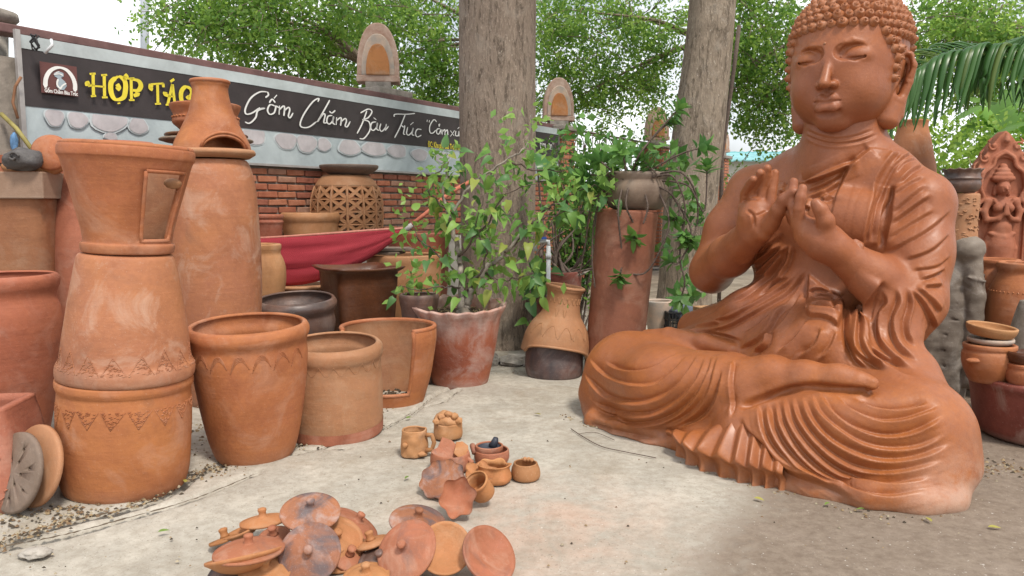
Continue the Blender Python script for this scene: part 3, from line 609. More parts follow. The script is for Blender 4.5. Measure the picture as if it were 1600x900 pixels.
# ---- folds: lines followed over the surface, each pressed in as a groove with a raised lip
_tree = BVHTree.FromPolygons([Vector(x) for x in bv], [tuple(x) for x in bq])
_loc = lambda v: Vector((v.dot(bL), -v.dot(bF), v.z))
_eye = Vector(bloc(CAMP))
def cast(px, py):
    d = _loc(ray(px, py)).normalized(); h, n, i, dist = _tree.ray_cast(_eye, d); return (np.array(h), np.array(n), dist) if h else None
disp = np.zeros(len(bv)); facing = np.array(_eye)-bv; facing /= np.linalg.norm(facing, axis=1, keepdims=True); facing = (facing*bn).sum(1)
def region(poly, margin=0):
    """vertices whose place in the picture falls inside the outline, facing the front and not hidden"""
    return None
_rl = random.Random(12)
def line(P, A=.02, w=.016, side=0, lip=.6, taper=(.2, .2), n=7, cmax=9):
    C = catmull(P, n); pts, nn, ok = [], [], []; _rl.random(); A *= _rl.uniform(.85, 1.5); w *= _rl.uniform(.8, 1.2)
    for x, y in C:
        h = cast(x, y); pts.append(h if h is not None and -h[0][1] < cmax else None)
    runs, cur = [], []
    for h in pts:
        if h is None or (cur and np.linalg.norm(h[0]-cur[-1][0]) > .13):
            if len(cur) > 2: runs.append(cur)
            cur = [] if h is None else [h]
        else: cur.append(h)
    if len(cur) > 2: runs.append(cur)
    for run in runs:
        Q = np.array([h[0] for h in run]); M = np.array([h[1] for h in run]); m = len(Q)
        for _ in range(2): Q[1:-1] = .5*Q[1:-1]+.25*(Q[:-2]+Q[2:])
        seg = np.linalg.norm(np.diff(Q, axis=0), axis=1); cum = np.concatenate([[0], np.cumsum(seg)]); cum /= cum[-1]
        lo, hi = Q.min(0)-7*w, Q.max(0)+7*w
        idx = np.nonzero(np.all((bv > lo) & (bv < hi), axis=1))[0]
        if not len(idx): continue
        p = bv[idx]; best = np.full(len(idx), 9.); bt = np.zeros(len(idx)); bs = np.zeros(len(idx)); bd = np.zeros(len(idx))
        for i in range(m-1):
            a, ab = Q[i], Q[i+1]-Q[i]; L2 = ab@ab+1e-12
            t = np.clip((p-a)@ab/L2, 0, 1); o = p-a-t[:, None]*ab; dd = np.linalg.norm(o, axis=1); u = dd < best
            best[u] = dd[u]; bt[u] = cum[i]+(cum[i+1]-cum[i])*t[u]; nr = M[i]
            bs[u] = np.sign(o[u]@np.cross(ab, nr)); bd[u] = bn[idx[u]]@nr
        env = np.clip(np.minimum(bt/max(taper[0], 1e-3), (1-bt)/max(taper[1], 1e-3)), 0, 1); env = env*env*(3-2*env)
        env *= np.clip((bd-.25)/.45, 0, 1)*np.clip((facing[idx]-.12)/.25, 0, 1)
        if side:
            sd = best*bs*side; up = np.where(sd > 0, np.exp(-sd/(3.0*w)), 0)*lip*1.35; dn = np.where(sd <= 0, -np.exp(-np.abs(sd)/(1.5*w)), 0)
            k_ = np.clip(sd/(.55*w)*.5+.5, 0, 1); g = A*(k_*np.exp(-np.maximum(sd, 0)/(3.0*w))*lip*1.35-(1-k_)*np.exp(-np.maximum(-sd, 0)/(1.5*w))); r = 0
        else:
            g = -A*np.exp(-(best/w)**2); r = A*lip*np.exp(-((best-1.9*w)/(1.3*w))**2)
        disp[idx] += (g+r)*env*(best < 7*w)
def crop(x0, y0, s): return lambda *P: [(x0+x/s, y0+y/s) for x, y in P]
c1 = crop(880, 500, 4.09); c2 = crop(1120, 560, 3.333); c3 = crop(1080, 380, 4.09); c4 = crop(1260, 220, 3.46); c5 = crop(1100, 400, 3.75); c6 = crop(1120, 240, 4.5); ch = crop(1200, 0, 3.75)
K = dict(A=.021, w=.0115, side=1, lip=.6)
for P in (c1((265, 265), (350, 310), (460, 325), (580, 300), (680, 240), (760, 200)),
          c1((130, 120), (165, 240), (270, 350), (430, 410), (580, 405), (690, 330), (800, 220)),
          c1((100, 290), (190, 410), (300, 500), (470, 530), (620, 490), (720, 420), (790, 330), (860, 220)),
          c1((150, 480), (230, 545), (380, 595), (560, 600), (720, 520), (820, 420), (870, 330), (905, 230)),
          c1((310, 630), (430, 665), (600, 650), (740, 590), (850, 480), (920, 340), (950, 225)),
          c1((620, 680), (740, 645), (860, 560), (930, 440), (960, 330), (985, 230)),
          c1((730, 692), (870, 640), (960, 540), (1000, 420), (1020, 310))): line(P, **K)
line(c1((1090, 262), (1075, 400), (1085, 540), (1060, 640)), .013, .010, 1, .7, (.1, .2))
line(c1((80, 590), (190, 672), (400, 722), (640, 770)), .016, .018, 0, .3)
K = dict(A=.022, w=.012, side=1, lip=.6)
for P in (c2((710, 205), (800, 250), (920, 266), (1030, 252), (1110, 222)),
          c2((620, 190), (700, 265), (830, 320), (960, 320), (1080, 285), (1170, 245)),
          c2((545, 180), (600, 270), (700, 350), (840, 400), (980, 395), (1100, 350), (1190, 290)),
          c2((500, 180), (540, 280), (640, 370), (760, 440), (900, 470), (1060, 455), (1200, 385)),
          c2((450, 190), (490, 300), (580, 410), (720, 490), (880, 530), (1060, 510), (1240, 430)),
          c2((400, 190), (430, 300), (520, 430), (660, 540), (820, 590), (1000, 580), (1200, 520)),
          c2((355, 195), (390, 330), (480, 460), (620, 580), (780, 640), (960, 650), (1150, 600)),
          c2((310, 210), (350, 350), (440, 490), (580, 610), (740, 690), (920, 715), (1110, 680)),
          c2((270, 225), (300, 360), (380, 490), (500, 600), (640, 690)),
          c2((220, 240), (250, 380), (320, 490), (420, 570))): line(P, **K)
line(c2((110, 290), (160, 380), (250, 455), (370, 590), (560, 655), (740, 745)), .022, .018, -1, .5)
line(c2((830, 165), (700, 165), (500, 150), (380, 165), (240, 215), (110, 260)), .018, .016, 0, .2, (.1, .1))
K = dict(A=.021, w=.0105, side=-1, lip=.6, cmax=.62)
for P in (c3((245, 270), (370, 180), (490, 90), (590, 0)), c3((245, 330), (340, 260), (450, 180), (540, 90), (610, 20)),
          c3((250, 385), (360, 330), (470, 240), (560, 130), (625, 40)), c3((330, 410), (430, 350), (520, 260), (590, 225), (640, 222)),
          c3((130, 500), (250, 480), (400, 400), (520, 330), (640, 240), (690, 165)), c3((60, 560), (200, 550), (340, 480), (480, 400), (600, 330), (680, 240), (740, 155)),
          c3((300, 680), (420, 620), (500, 540), (560, 450), (640, 390)), c3((400, 700), (480, 650), (520, 550)),
          
          c3((1005, 400), (1000, 560), (1030, 680), (1070, 740)),
          c3((10, 530), (90, 528), (200, 510)),
          c6((150, 800), (270, 720), (400, 620), (465, 545)), c6((230, 800), (350, 720), (450, 640)), c6((430, 900), (500, 770), (530, 640)), c6((330, 890), (420, 780), (500, 640))): line(P, **K)
c7 = crop(1031, 188, 1.75)
for P in (c7((330, 430), (250, 500), (120, 562)), c7((400, 420), (335, 510), (225, 585)), c7((388, 470), (335, 555), (255, 625)), c7((405, 545), (365, 600), (300, 645)), c7((440, 565), (422, 612), (372, 648)), c7((482, 572), (462, 622), (425, 655)),
          c7((512, 520), (515, 600), (555, 652), (640, 684)), c7((545, 505), (552, 590), (600, 642), (690, 672)), c7((300, 420), (210, 490), (90, 552)), c7((60, 572), (150, 580), (230, 604))): line(P, .017, .0095, -1, .6, (.15, .3), cmax=.70)
K = dict(A=.016, w=.010, side=-1, lip=.7, cmax=.37)
line(c6((392, 205), (480, 218), (600, 200), (700, 160), (850, 95), (1000, 38)), .018, .012, 1, .8, (.02, .1), cmax=.37)
for P in (c6((590, 232), (700, 192), (850, 132), (960, 72)), c6((610, 280), (720, 242), (830, 182), (900, 122)), c6((610, 325), (720, 290), (810, 240), (870, 185)),
          c6((600, 385), (700, 365), (810, 290)), c6((620, 450), (700, 412), (785, 365)), c6((395, 268), (450, 272), (500, 262)), c6((390, 310), (430, 290), (500, 275))): line(P, **K)
for P, sd in ((c4((345, 40), (240, 130), (170, 280), (135, 420), (150, 520)), -1), (c4((485, 70), (400, 190), (350, 360), (322, 480), (305, 560)), 1),
          (c4((560, 70), (460, 150), (390, 300), (360, 440), (345, 555)), 1), (c4((455, 240), (415, 380), (398, 500), (390, 580)), 1)):
    line(P, .02, .013, sd, .5, (.05, .1), cmax=.29)
K = dict(A=.0145, w=.011, side=-1, lip=.6, cmax=.25)
for P in (c4((465, 400), (540, 330), (650, 235)), c4((455, 460), (560, 375), (680, 290)), c4((435, 540), (550, 460), (700, 370)),
          c4((420, 610), (560, 540), (690, 460), (785, 370)), c4((420, 670), (540, 640), (680, 590), (775, 500)), c4((430, 720), (560, 700), (700, 680), (780, 620)),
          c4((480, 180), (530, 115), (600, 95)), c4((495, 240), (580, 155), (660, 130)), c4((470, 300), (560, 230), (640, 190)), c4((470, 775), (560, 768), (680, 730), (755, 690)), c4((530, 800), (640, 790), (740, 780))): line(P, **K)
line(c4((440, 740), (410, 700), (430, 520), (455, 380), (480, 220)), .025, .016, 1, .4, cmax=.3)
K = dict(A=.022, w=.012, side=-1, lip=.7)
line(c5((1050, 140), (1000, 220), (960, 320), (955, 440), (970, 540), (1030, 620), (1150, 690), (1270, 705)), .02, .015, 1, .9, (.05, .2))
for P in (c5((1040, 200), (1068, 270), (1020, 330), (1015, 430), (1040, 520), (1120, 610), (1240, 670)), c5((1120, 180), (1140, 260), (1100, 370), (1110, 480), (1160, 560), (1260, 620)),
          c5((1190, 180), (1210, 270), (1180, 380), (1190, 470), (1240, 540)), c5((1200, 190), (1280, 270), (1340, 380), (1350, 430)), c5((1230, 180), (1330, 260), (1385, 330)),
          c5((870, 320), (860, 420), (860, 520), (890, 610), (980, 670)), c5((920, 345), (910, 440), (920, 520), (990, 620), (1080, 690))): line(P, **K)
# the end of the belt: a raised tongue with two curled hems
def px_of(v):
    P = np.array(BO)+v[:, :1]*np.array(bL)-v[:, 1:2]*np.array(bF)+v[:, 2:]*np.array((0, 0, 1.)); P = P-np.array(CAMP)
    dep = P[:, 1]*cP-P[:, 2]*sP; return 800+FPX*P[:, 0]/dep, 450-FPX*(P[:, 1]*sP+P[:, 2]*cP)/dep
PX, PY = px_of(bv)
front = ((np.array(_eye)-bv)*bn).sum(1) > 0
def inpoly(poly, blur=3.0):
    """signed picture distance to an outline, as a soft 0..1 mask"""
    poly = np.array(poly, float); n = len(poly); ins = np.zeros(len(PX), bool); dist = np.full(len(PX), 1e9)
    lo, hi = poly.min(0)-4*blur, poly.max(0)+4*blur
    w = np.nonzero((PX > lo[0]) & (PX < hi[0]) & (PY > lo[1]) & (PY < hi[1]) & front)[0]; x, y = PX[w], PY[w]; I = np.zeros(len(w), bool); D_ = np.full(len(w), 1e9)
    for i in range(n):
        a, b = poly[i], poly[(i+1) % n]
        c = ((a[1] > y) != (b[1] > y)) & (x < (b[0]-a[0])*(y-a[1])/(b[1]-a[1]+1e-9)+a[0]); I ^= c
        ab = b-a; t = np.clip(((x-a[0])*ab[0]+(y-a[1])*ab[1])/(ab@ab+1e-9), 0, 1); D_ = np.minimum(D_, np.hypot(x-a[0]-t*ab[0], y-a[1]-t*ab[1]))
    m = np.clip(.5+np.where(I, D_, -D_)/(2*blur), 0, 1); out = np.zeros(len(PX)); out[w] = m*m*(3-2*m); return out
tongue = inpoly(c3((760, 205), (742, 450), (765, 468), (925, 548), (965, 450), (965, 380), (860, 290)), 2.0); depthc = -bv[:, 1]
tongue *= (depthc < .50); disp += .03*tongue
for P in (c3((765, 345), (800, 312), (880, 322), (960, 360)), c3((775, 368), (880, 380), (930, 412), (880, 442), (770, 420)), c3((748, 452), (800, 420), (860, 432), (945, 462))): line(P, .016, .009, 0, .6, (.1, .1))
sash = inpoly(c4((345, 38), (240, 130), (165, 280), (130, 430), (160, 590), (280, 660), (320, 520), (362, 360), (412, 190), (495, 68)), 2.0); sash *= (depthc < .42); disp += .012*sash
# ---- face lines
H_ = dict(side=1)
line(ch((218, 762), (300, 800), (400, 818), (520, 800), (640, 752)), .007, .008, 0, .5); line(ch((216, 790), (320, 832), (430, 842), (560, 820), (650, 780)), .007, .008, 0, .5)
line(ch((790, 350), (820, 340), (822, 400), (790, 470), (745, 540), (730, 600)), .012, .012, 0, .4, (.1, .2)); line(ch((765, 360), (770, 420), (745, 520)), .010, .010, 0, .4)
# palm creases
line(c6((205, 395), (250, 425), (262, 470), (258, 520)), .008, .007, 0, .3); line(c6((265, 440), (310, 425), (350, 405)), .007, .007, 0, .3); line(c6((175, 335), (230, 325), (300, 325)), .006, .007, 0, .3)
disp = relax(disp[:, None], bq, 1, .4)[:, 0]
bv = bv+bn*np.clip(disp, -.040, .045)[:, None]
bv = relax(bv, bq, 1, .25)

# ---- which faces are robe, which are bare body
PXq, PYq = PX[bq].mean(1), PY[bq].mean(1); cq = -bv[bq, 1].mean(1); zq = bv[bq, 2].mean(1); xq = bv[bq, 0].mean(1)
def inq(poly):
    poly = np.array(poly, float); n = len(poly); I = np.zeros(len(PXq), bool)
    for i in range(n):
        a, b = poly[i], poly[(i+1) % n]; I ^= ((a[1] > PYq) != (b[1] > PYq)) & (PXq < (b[0]-a[0])*(PYq-a[1])/(b[1]-a[1]+1e-9)+a[0])
    return I
frq = front[bq].any(1)
skin = np.zeros(len(bq), bool); head_q = np.arange(len(bq)) >= nBq
skin |= zq > 1.45
skin |= inq([(1020, 200), (1420, 150), (1335, 245), (1200, 286), (1150, 330), (1060, 330)]) & (zq > 1.15)
skin |= inq([(1040, 200), (1165, 250), (1212, 255), (1232, 290), (1245, 272), (1262, 285), (1290, 330), (1316, 372), (1378, 436), (1352, 520), (1310, 440), (1258, 400), (1225, 340), (1216, 372), (1190, 400), (1140, 466), (1060, 480)]) & ((cq > .33) | (xq < -.42))
skin |= inq([(1152, 566), (1200, 560), (1320, 575), (1378, 590), (1368, 612), (1280, 612), (1220, 622), (1162, 650), (1148, 620)]) & (cq > .5)
skin |= inq([(1004, 512), (1050, 514), (1150, 535), (1160, 556), (1090, 552), (1004, 530)]) & (cq > .25)
buddha = empty('buddha_statue', BO, BTH, 'life-size orange terracotta Buddha sitting cross-legged with both hands raised and a draped robe', 'statue')
def split(name, sel, mat):
    q = bq[sel]; used = np.unique(q); mp = np.zeros(len(bv), int); mp[used] = np.arange(len(used)); nn = vnormals(bv, bq)
    me = bpy.data.meshes.new(name); me.vertices.add(len(used)); me.vertices.foreach_set('co', bv[used].astype(np.float32).ravel())
    me.loops.add(len(q)*4); me.loops.foreach_set('vertex_index', mp[q].ravel().astype(np.int32))
    me.polygons.add(len(q)); me.polygons.foreach_set('loop_start', np.arange(0, len(q)*4, 4, dtype=np.int32)); me.polygons.foreach_set('loop_total', np.full(len(q), 4, np.int32))
    me.update(calc_edges=True); o = link(name, me, mat, buddha); me.normals_split_custom_set_from_vertices([tuple(x) for x in nn[used]]); return o
def buddha_mat():
    m, t, b = mat_new('buddha_clay'); co = coords(t, False)
    big = ntex(t, co, 1.7, 6, .62, .8); c = mix(t, ramp(t, big, (.38, 0), (.62, 1)), (.265, .088, .040), (.315, .100, .031))
    sz = N(t, 'ShaderNodeSeparateXYZ'); t.links.new(co, sz.inputs[0]); lo_ = ramp(t, math_(t, 'ADD', sz.outputs['Z'], math_(t, 'MULTIPLY', ntex(t, co, 3.0, 5, .6), .35)), (.55, 1), (.95, 0))
    c = mix(t, math_(t, 'MULTIPLY', lo_, .8), c, mix(t, ramp(t, ntex(t, co, 2.6, 6, .65, .7), (.40, 0), (.62, 1)), (.36, .116, .028), (.295, .096, .032)))
    c = mix(t, math_(t, 'MULTIPLY', ramp(t, ntex(t, co, 5, 6, .7, .6), (.48, 0), (.72, 1)), .35), c, (.35, .135, .075))
    c = mix(t, math_(t, 'MULTIPLY', ramp(t, ntex(t, co, 34, 4, .7), (.42, 0), (.66, 1)), .35), c, (.20, .066, .03))
    c = mix(t, math_(t, 'MULTIPLY', ramp(t, ntex(t, co, 3.1, 7, .7, .9, (1, 1, .35)), (.60, 0), (.74, 1)), .3), c, (.42, .20, .125))
    sx = N(t, 'ShaderNodeSeparateXYZ'); t.links.new(co, sx.inputs[0])          # splashed grey-white at the foot of the left knee
    fz = ramp(t, math_(t, 'MULTIPLY', sx.outputs['Z'], 2.0), (.0, 1), (.62, 0)); fx = ramp(t, sx.outputs['X'], (.70, 0), (.92, 1))
    nz = ramp(t, ntex(t, co, 6, 6, .7, .5), (.34, 0), (.58, 1)); d = math_(t, 'MULTIPLY', math_(t, 'MULTIPLY', fz, fx), nz)
    c = mix(t, math_(t, 'MULTIPLY', d, .62), c, (.52, .38, .30))
    d2 = math_(t, 'MULTIPLY', ramp(t, math_(t, 'MULTIPLY', sx.outputs['Z'], 5.0), (.0, 1), (.4, 0)), ramp(t, ntex(t, co, 9, 6, .7), (.40, 0), (.6, 1)))
    c = mix(t, math_(t, 'MULTIPLY', d2, .35), c, (.40, .29, .22))
    c = mix(t, math_(t, 'MULTIPLY', ramp(t, ntex(t, co, 190, 2, .5), (.66, 0), (.74, 1)), .25), c, (.55, .33, .24))
    t.links.new(c, b.inputs['Base Color']); t.links.new(ramp(t, ntex(t, co, 4.0, 6, .7, .5), (.34, .56), (.66, .36)), b.inputs['Roughness']); b.inputs['Specular IOR Level'].default_value = .38
    bump(t, b, mix(t, .45, ntex(t, co, 11, 6, .7, .5), ntex(t, co, 70, 5, .75)), .5, .008); t.links.new(ramp(t, ntex(t, co, 3.4, 6, .65, .6), (.42, 0), (.66, .24)), b.inputs['Coat Weight']); b.inputs['Coat Roughness'].default_value = .28; return m
M_B = buddha_mat()
split('body', skin & ~head_q, M_B); split('robe', ~skin & ~head_q, M_B); split('head', head_q, M_B)
# pleated fan of cloth spilling over the floor between the legs
def fan():
    s6 = crop(1020, 620, 5.296); inner = catmull(s6((60, 340), (260, 315), (480, 250), (640, 150), (700, 130), (800, 240), (960, 420), (1130, 600)), 14)
    rim = catmull(s6((85, 400), (180, 470), (310, 560), (450, 605), (600, 655), (760, 700), (930, 740), (1120, 790)), 14); n = min(len(inner), len(rim)); V, Fc = [], []; T = 12
    bot = catmull(s6((85, 430), (180, 545), (310, 620), (450, 660), (600, 715), (760, 755), (930, 785), (1120, 812)), 14)
    n = int(n*.93)
    for i in range(n):
        s = i/(n-1); g = BG(*bot[i]); k = 8.0*s+.35*math.sin(7*s)
        zig = (abs((k % 1)-.5)*2)             # 1 on a ridge, 0 in a valley
        zig = .75*zig+.25*zig*zig*(3-2*zig); e = min(1, s/.08, (1-s)/.08)
        a = B(*inner[i], 0)  # direction only
        d = _loc(ray(*inner[i])).normalized(); h = _tree.ray_cast(_eye, d)[0]; a = np.array(h) if h else g+np.array((0, .3, .25)); a = a+np.array((0, .05, .0))
        top = g+np.array((0, .042-.026*zig, .085+.022*zig*e))
        for j in range(T+1):
            t = j/T; p = a*(1-t)+top*t; p[2] += .05*math.sin(math.pi*t)*(1-.3*t)*.6+(zig-.5)*.016*e*t; V.append(p)
        V.append(top+np.array((0, .003, -.012))); V.append(top+np.array((0, .010, -.016)))
        for dz, dy in ((.5, .045), (.0, .03+.012*(1-zig))): V.append(g+np.array((0, .045-.035*zig+dy, top[2]*dz-.004)))
    W_ = T+5
    for i in range(n-1):
        for j in range(W_-1): Fc.append((i*W_+j, i*W_+j+1, (i+1)*W_+j+1, (i+1)*W_+j))
    o = pyd('robe_hem', V, Fc, M_B, buddha); m = o.modifiers.new('s', 'SUBSURF'); m.levels = m.render_levels = 1; return o
fan()
# snail curls of hair: one shared mesh, each curl a part
def curl_mesh():
    V, Fc = [], []; nr, na = 7, 18; r0 = .029
    for i in range(nr+1):
        r = r0*i/nr
        for k in range(na):
            a = 2*math.pi*k/na; u = i/nr
            sp = .5+.5*math.cos(2*math.pi*(u*2.2)-a)
            z = .026*(1-u**2.4)+.013*sp*(1-u**3)*(u > .05)+.004; V.append((r*math.cos(a), r*math.sin(a), z))
    for i in range(nr):
        for k in range(na): Fc.append((i*na+k, (i+1)*na+k, (i+1)*na+(k+1) % na, i*na+(k+1) % na))
    me = bpy.data.meshes.new('hair_curl'); me.from_pydata(V, [], Fc); me.materials.append(M_B); me.polygons.foreach_set('use_smooth', [True]*len(Fc)); return me
_cm = curl_mesh(); _t2 = BVHTree.FromPolygons([Vector(x) for x in bv[nB:]], [tuple(x-nB) for x in bq[nBq:]]); cand = []
HC = np.array((0, .02, 2.0))
for j in range(-7, 11):
    el = 11.5+7.7*j; th = rad(el)
    if el > 88: continue
    n = max(4, int(round(2*math.pi*math.cos(th)*.322/.048)))
    for k in range(n):
        az = 2*math.pi*(k+.5*(j % 2))/n; A_ = abs(math.degrees(math.atan2(math.sin(az), math.cos(az))))
        lim = 9 if A_ < 42 else 2 if A_ < 50 else -7 if A_ < 57 else -16 if A_ < 61 else -36 if A_ < 66 else 2 if A_ < 108 else -40
        if el < lim: continue
        d = np.array((math.cos(th)*math.sin(az), -math.cos(th)*math.cos(az), math.sin(th)))
        o = h2b(HC+d*.9); dd = h2b(HC+d)-h2b(HC); h, nn, i, dist = _t2.ray_cast(Vector(o), -Vector(dd))
        if h is not None: cand.append((h, nn, 0, j))
vis = lambda c: (Vector(_eye)-c[0]).normalized().dot(c[1])
cand.sort(key=lambda c: -vis(c)); print('curls', len(cand))
rest = MB()
for i, (h, nn, fr, row) in enumerate(cand):
    Mx = Matrix.Translation(h-nn*.004) @ nn.to_track_quat('Z', 'Y').to_matrix().to_4x4() @ Matrix.Rotation(R.uniform(0, 6.28), 4, 'Z') @ Matrix.Scale(R.uniform(.74, .97), 4)
    if i < 290: o = bpy.data.objects.new('hair_curl', _cm); COL.objects.link(o); o.parent = buddha; o.matrix_local = Mx
    else: rest.add([Mx @ v.co for v in _cm.vertices], [tuple(p.vertices) for p in _cm.polygons])
if rest.v: o = rest.build('back_hair', M_B, buddha, True); o['kind'] = 'stuff'
h = cast(1289, 68)
o = pyd('forehead_dot', [(math.cos(a)*math.cos(e)*.007, math.sin(a)*math.cos(e)*.007, math.sin(e)*.007) for e in (-1.5, -.7, 0, .7, 1.5) for a in [k*math.pi/4 for k in range(8)]], [(i*8+k, i*8+(k+1) % 8, (i+1)*8+(k+1) % 8, (i+1)*8+k) for i in range(4) for k in range(8)], M_B, buddha); o.location = h[0] if h else (0, 0, 0)
# ================================================================ pots
def depth_on_ground(cx, base_py, hw):
    """distance of a round base whose front edge touches the floor at base_py"""
    yf = ground(cx, base_py).y; return yf/(1-hw/FPX)
def fit(cx, hw, Y, z=CAMH):
    """centre x and radius of the upright round thing whose outline spans cx-hw..cx+hw at distance Y"""
    a1, a2 = math.atan((cx-hw-800)/FPX), math.atan((cx+hw-800)/FPX); tc = (a1+a2)/2; Y = Y*cP-(z-CAMH)*sP; return Y*math.tan(tc), Y/math.cos(tc)*math.sin((a2-a1)/2)
def zof(py, Y): return at(800, py, Y).z
def lathe_data(prof, seg=56, wob=.008, seed=0, ripple=None, close=True, smooth=True, sq=0):
    """turned shape from (r, z): hand-made wobble, optional rim ripple (n, amp, z from)"""
    V, Fc = [], []; n = len(prof); ph = seed*1.7
    for i, (r, z) in enumerate(prof):
        for k in range(seg):
            a = 2*math.pi*k/seg
            f_ = 1+wob*(math.sin(2*a+ph+z*3)+.5*math.sin(3*a+1.3*ph+z*9)+.35*math.sin(z*34+ph)*math.cos(a+ph))
            rr, zz = r*f_, z+wob*.35*r*math.sin(2*a+ph*2)
            if sq: rr *= (abs(math.cos(a))**sq+abs(math.sin(a))**sq)**(-1/sq)
            if ripple:
                u = max(0, min(1, (z-ripple[2])/(prof[ripple[3]][1]-ripple[2]+1e-6))) if i <= len(prof)-1 else 0
                s = math.sin(ripple[0]*a+ph); rr += ripple[1]*u*s; zz += ripple[1]*.5*u*s
            V.append((rr*math.cos(a), rr*math.sin(a), zz))
    for i in range(n-1):
        for k in range(seg): Fc.append((i*seg+k, i*seg+(k+1) % seg, (i+1)*seg+(k+1) % seg, (i+1)*seg+k))
    return V, Fc
def dense(prof, n=4): return [tuple(p) for p in catmull(prof, n)]
def wall_of(outer, th, floor=.02, closed=False):
    """outer wall plus rounded lip, inner wall and floor"""
    r1, z1 = outer[-1]
    if closed: return [(0.0005, outer[0][1])]+outer+[(r1*.6, z1+.004), (.0005, z1+.006)]
    inn = [(max(.003, r-th), max(z, outer[0][1]+floor)) for r, z in reversed(outer[:-1])]
    return [(.0005, outer[0][1])]+outer+[(r1-th*.5, z1+th*.25), (r1-th, z1-th*.15)]+inn+[(.0005, outer[0][1]+floor)]
_seed = [0]
def pot(name, label, cat, cx, prof, mat, base=None, Y=None, th=.022, closed=False, z0=None, group=None, n=3, seg=56, wob=.008, ripple=None, tilt=None, flip=False, parent=None, sharp=(), hole=None):
    """prof: (py, half width) in the picture from the foot up to the lip, read at the pot's own distance"""
    hw0 = prof[0][1]
    if Y is None: Y = depth_on_ground(cx, base, hw0)
    hm_ = max(h for _, h in prof); X_, r_ = fit(cx, hm_, Y, (zof(prof[0][0], Y)+zof(prof[-1][0], Y))/2); c = Vector((X_, Y, 0)); k = r_/hm_
    zb = 0.0 if z0 is None else z0
    P = [(h*k, zof(p, Y)) for p, h in prof]
    # the foot stands on the floor: shift only the foot, keep the silhouette heights above it
    P = [(r, zb if i == 0 else max(z, zb+.004*i)) for i, (r, z) in enumerate(P)]
    P = [(r, z-zb) for r, z in P]; P = dense(P, n); _seed[0] += 1
    pr = wall_of(P, th, closed=closed)
    V, Fc = lathe_data(pr, seg, wob, _seed[0], ripple=(ripple[0], ripple[1], ripple[2]*P[-1][1], len(P)) if ripple else None)
    o = pyd(name, V, Fc, mat)
    o.location = (c.x, Y, zb)
    if tilt: o.rotation_euler = tilt
    if parent is None: tag(o, label, cat, group)
    else: o.parent = parent
    o['r_top'] = P[-1][0]; o['h'] = P[-1][1]; del o['r_top'], o['h']
    o_prof[o.name] = P; o_w[o.name] = (wob, _seed[0]*1.7); return o
o_prof, o_w = {}, {}
def surf(o, a, z, lift=0.0):
    P = o_prof[o.name]; zs = [p[1] for p in P]; r = float(np.interp(z, zs, [p[0] for p in P])); wob, ph = o_w.get(o.name, (0, 0))
    r = r*(1+wob*(math.sin(2*a+ph+z*3)+.5*math.sin(3*a+1.3*ph+z*9)+.35*math.sin(z*34+ph)*math.cos(a+ph)))+lift
    return Vector((r*math.cos(a), r*math.sin(a), z))
def to_cam(o): return math.atan2(-o.location.y, -o.location.x)
def stamped(o, z0, h_, n, up=True, arc=(-1.5, 1.5), seed=1):
    """row of scratched triangles filled with little stamped pits, on the side facing the yard"""
    m = MB(); a0 = to_cam(o); rr = random.Random(seed)
    for i in range(n):
        a = a0+arc[0]+(arc[1]-arc[0])*(i+.5)/n; w_ = (arc[1]-arc[0])/n*.46; s = 1 if up else -1
        A_, B_, C_ = (a-w_, z0), (a+w_, z0), (a+rr.uniform(-.2, .2)*w_, z0+s*h_*rr.uniform(.85, 1.1))
        for p, q in ((A_, C_), (C_, B_)): m.tube([surf(o, p[0]+(q[0]-p[0])*u, p[1]+(q[1]-p[1])*u, .0008) for u in (0, .25, .5, .75, 1)], .0011, 5)
        for _ in range(34):
            u, v = rr.random(), rr.random()
            if u+v > 1: u, v = 1-u, 1-v
            pa, pz = A_[0]+(B_[0]-A_[0])*u+(C_[0]-A_[0])*v, A_[1]+(B_[1]-A_[1])*u+(C_[1]-A_[1])*v
            p = surf(o, pa, pz, .0005); t = Vector((-math.sin(pa), math.cos(pa), .3))*.005
            m.tube([p-t, p, p+t], [.0008, .0024, .0008], 5)
    r = m.build('stamped_triangles', o.data.materials[0], o, True); r['kind'] = 'stuff'; return r
def scratched(o, strokes, mat=None, r=.0028, name='scratched_lines'):
    m = MB()
    for st in strokes: m.tube([surf(o, a, z, .0006) for a, z in catmull(st, 5)], r, 5)
    e = m.build(name, mat or o.data.materials[0], o, True); e['kind'] = 'stuff'; return e

# ---- the stack at the left front
GF = 'large pots stacked at the left front'
p_low = pot('clay_pot', 'bottom pot of the tall left stack, orange with stamped triangles below its lip', 'pot', 193, [(786, 88), (772, 97), (730, 104), (690, 107), (640, 108), (606, 106), (601, 107), (594, 110), (586, 109)], T_OR, base=788, group=GF)
LEAN = .052
def lean(o, px):
    z = o.location.z; o.location.x = fit(px, 100, o.location.y, z)[0]; o.rotation_euler = (0, LEAN, 0)
lean(p_low, 193); p_low.location.z = -.004
stamped(p_low, zof(618, p_low.location.y), .075, 8, False, seed=2)
YS = p_low.location.y; zr = zof(588, YS)
p_up = pot('clay_pot', 'upside-down pot in the middle of the left stack, stamped triangles above its lip', 'pot', 195, [(588, 108), (583, 112), (572, 113), (563, 110), (556, 106), (520, 101), (470, 92), (430, 84), (408, 79), (397, 74), (394, 60)], T_OP, Y=YS, z0=zr+.004, closed=True, group=GF)
lean(p_up, 195)
stamped(p_up, .055, .085, 8, True, seed=5)
T_IN = clay('inner_clay', (.33, .15, .08), (.36, .17, .08), (.42, .27, .17), dust=.4, foot=0)
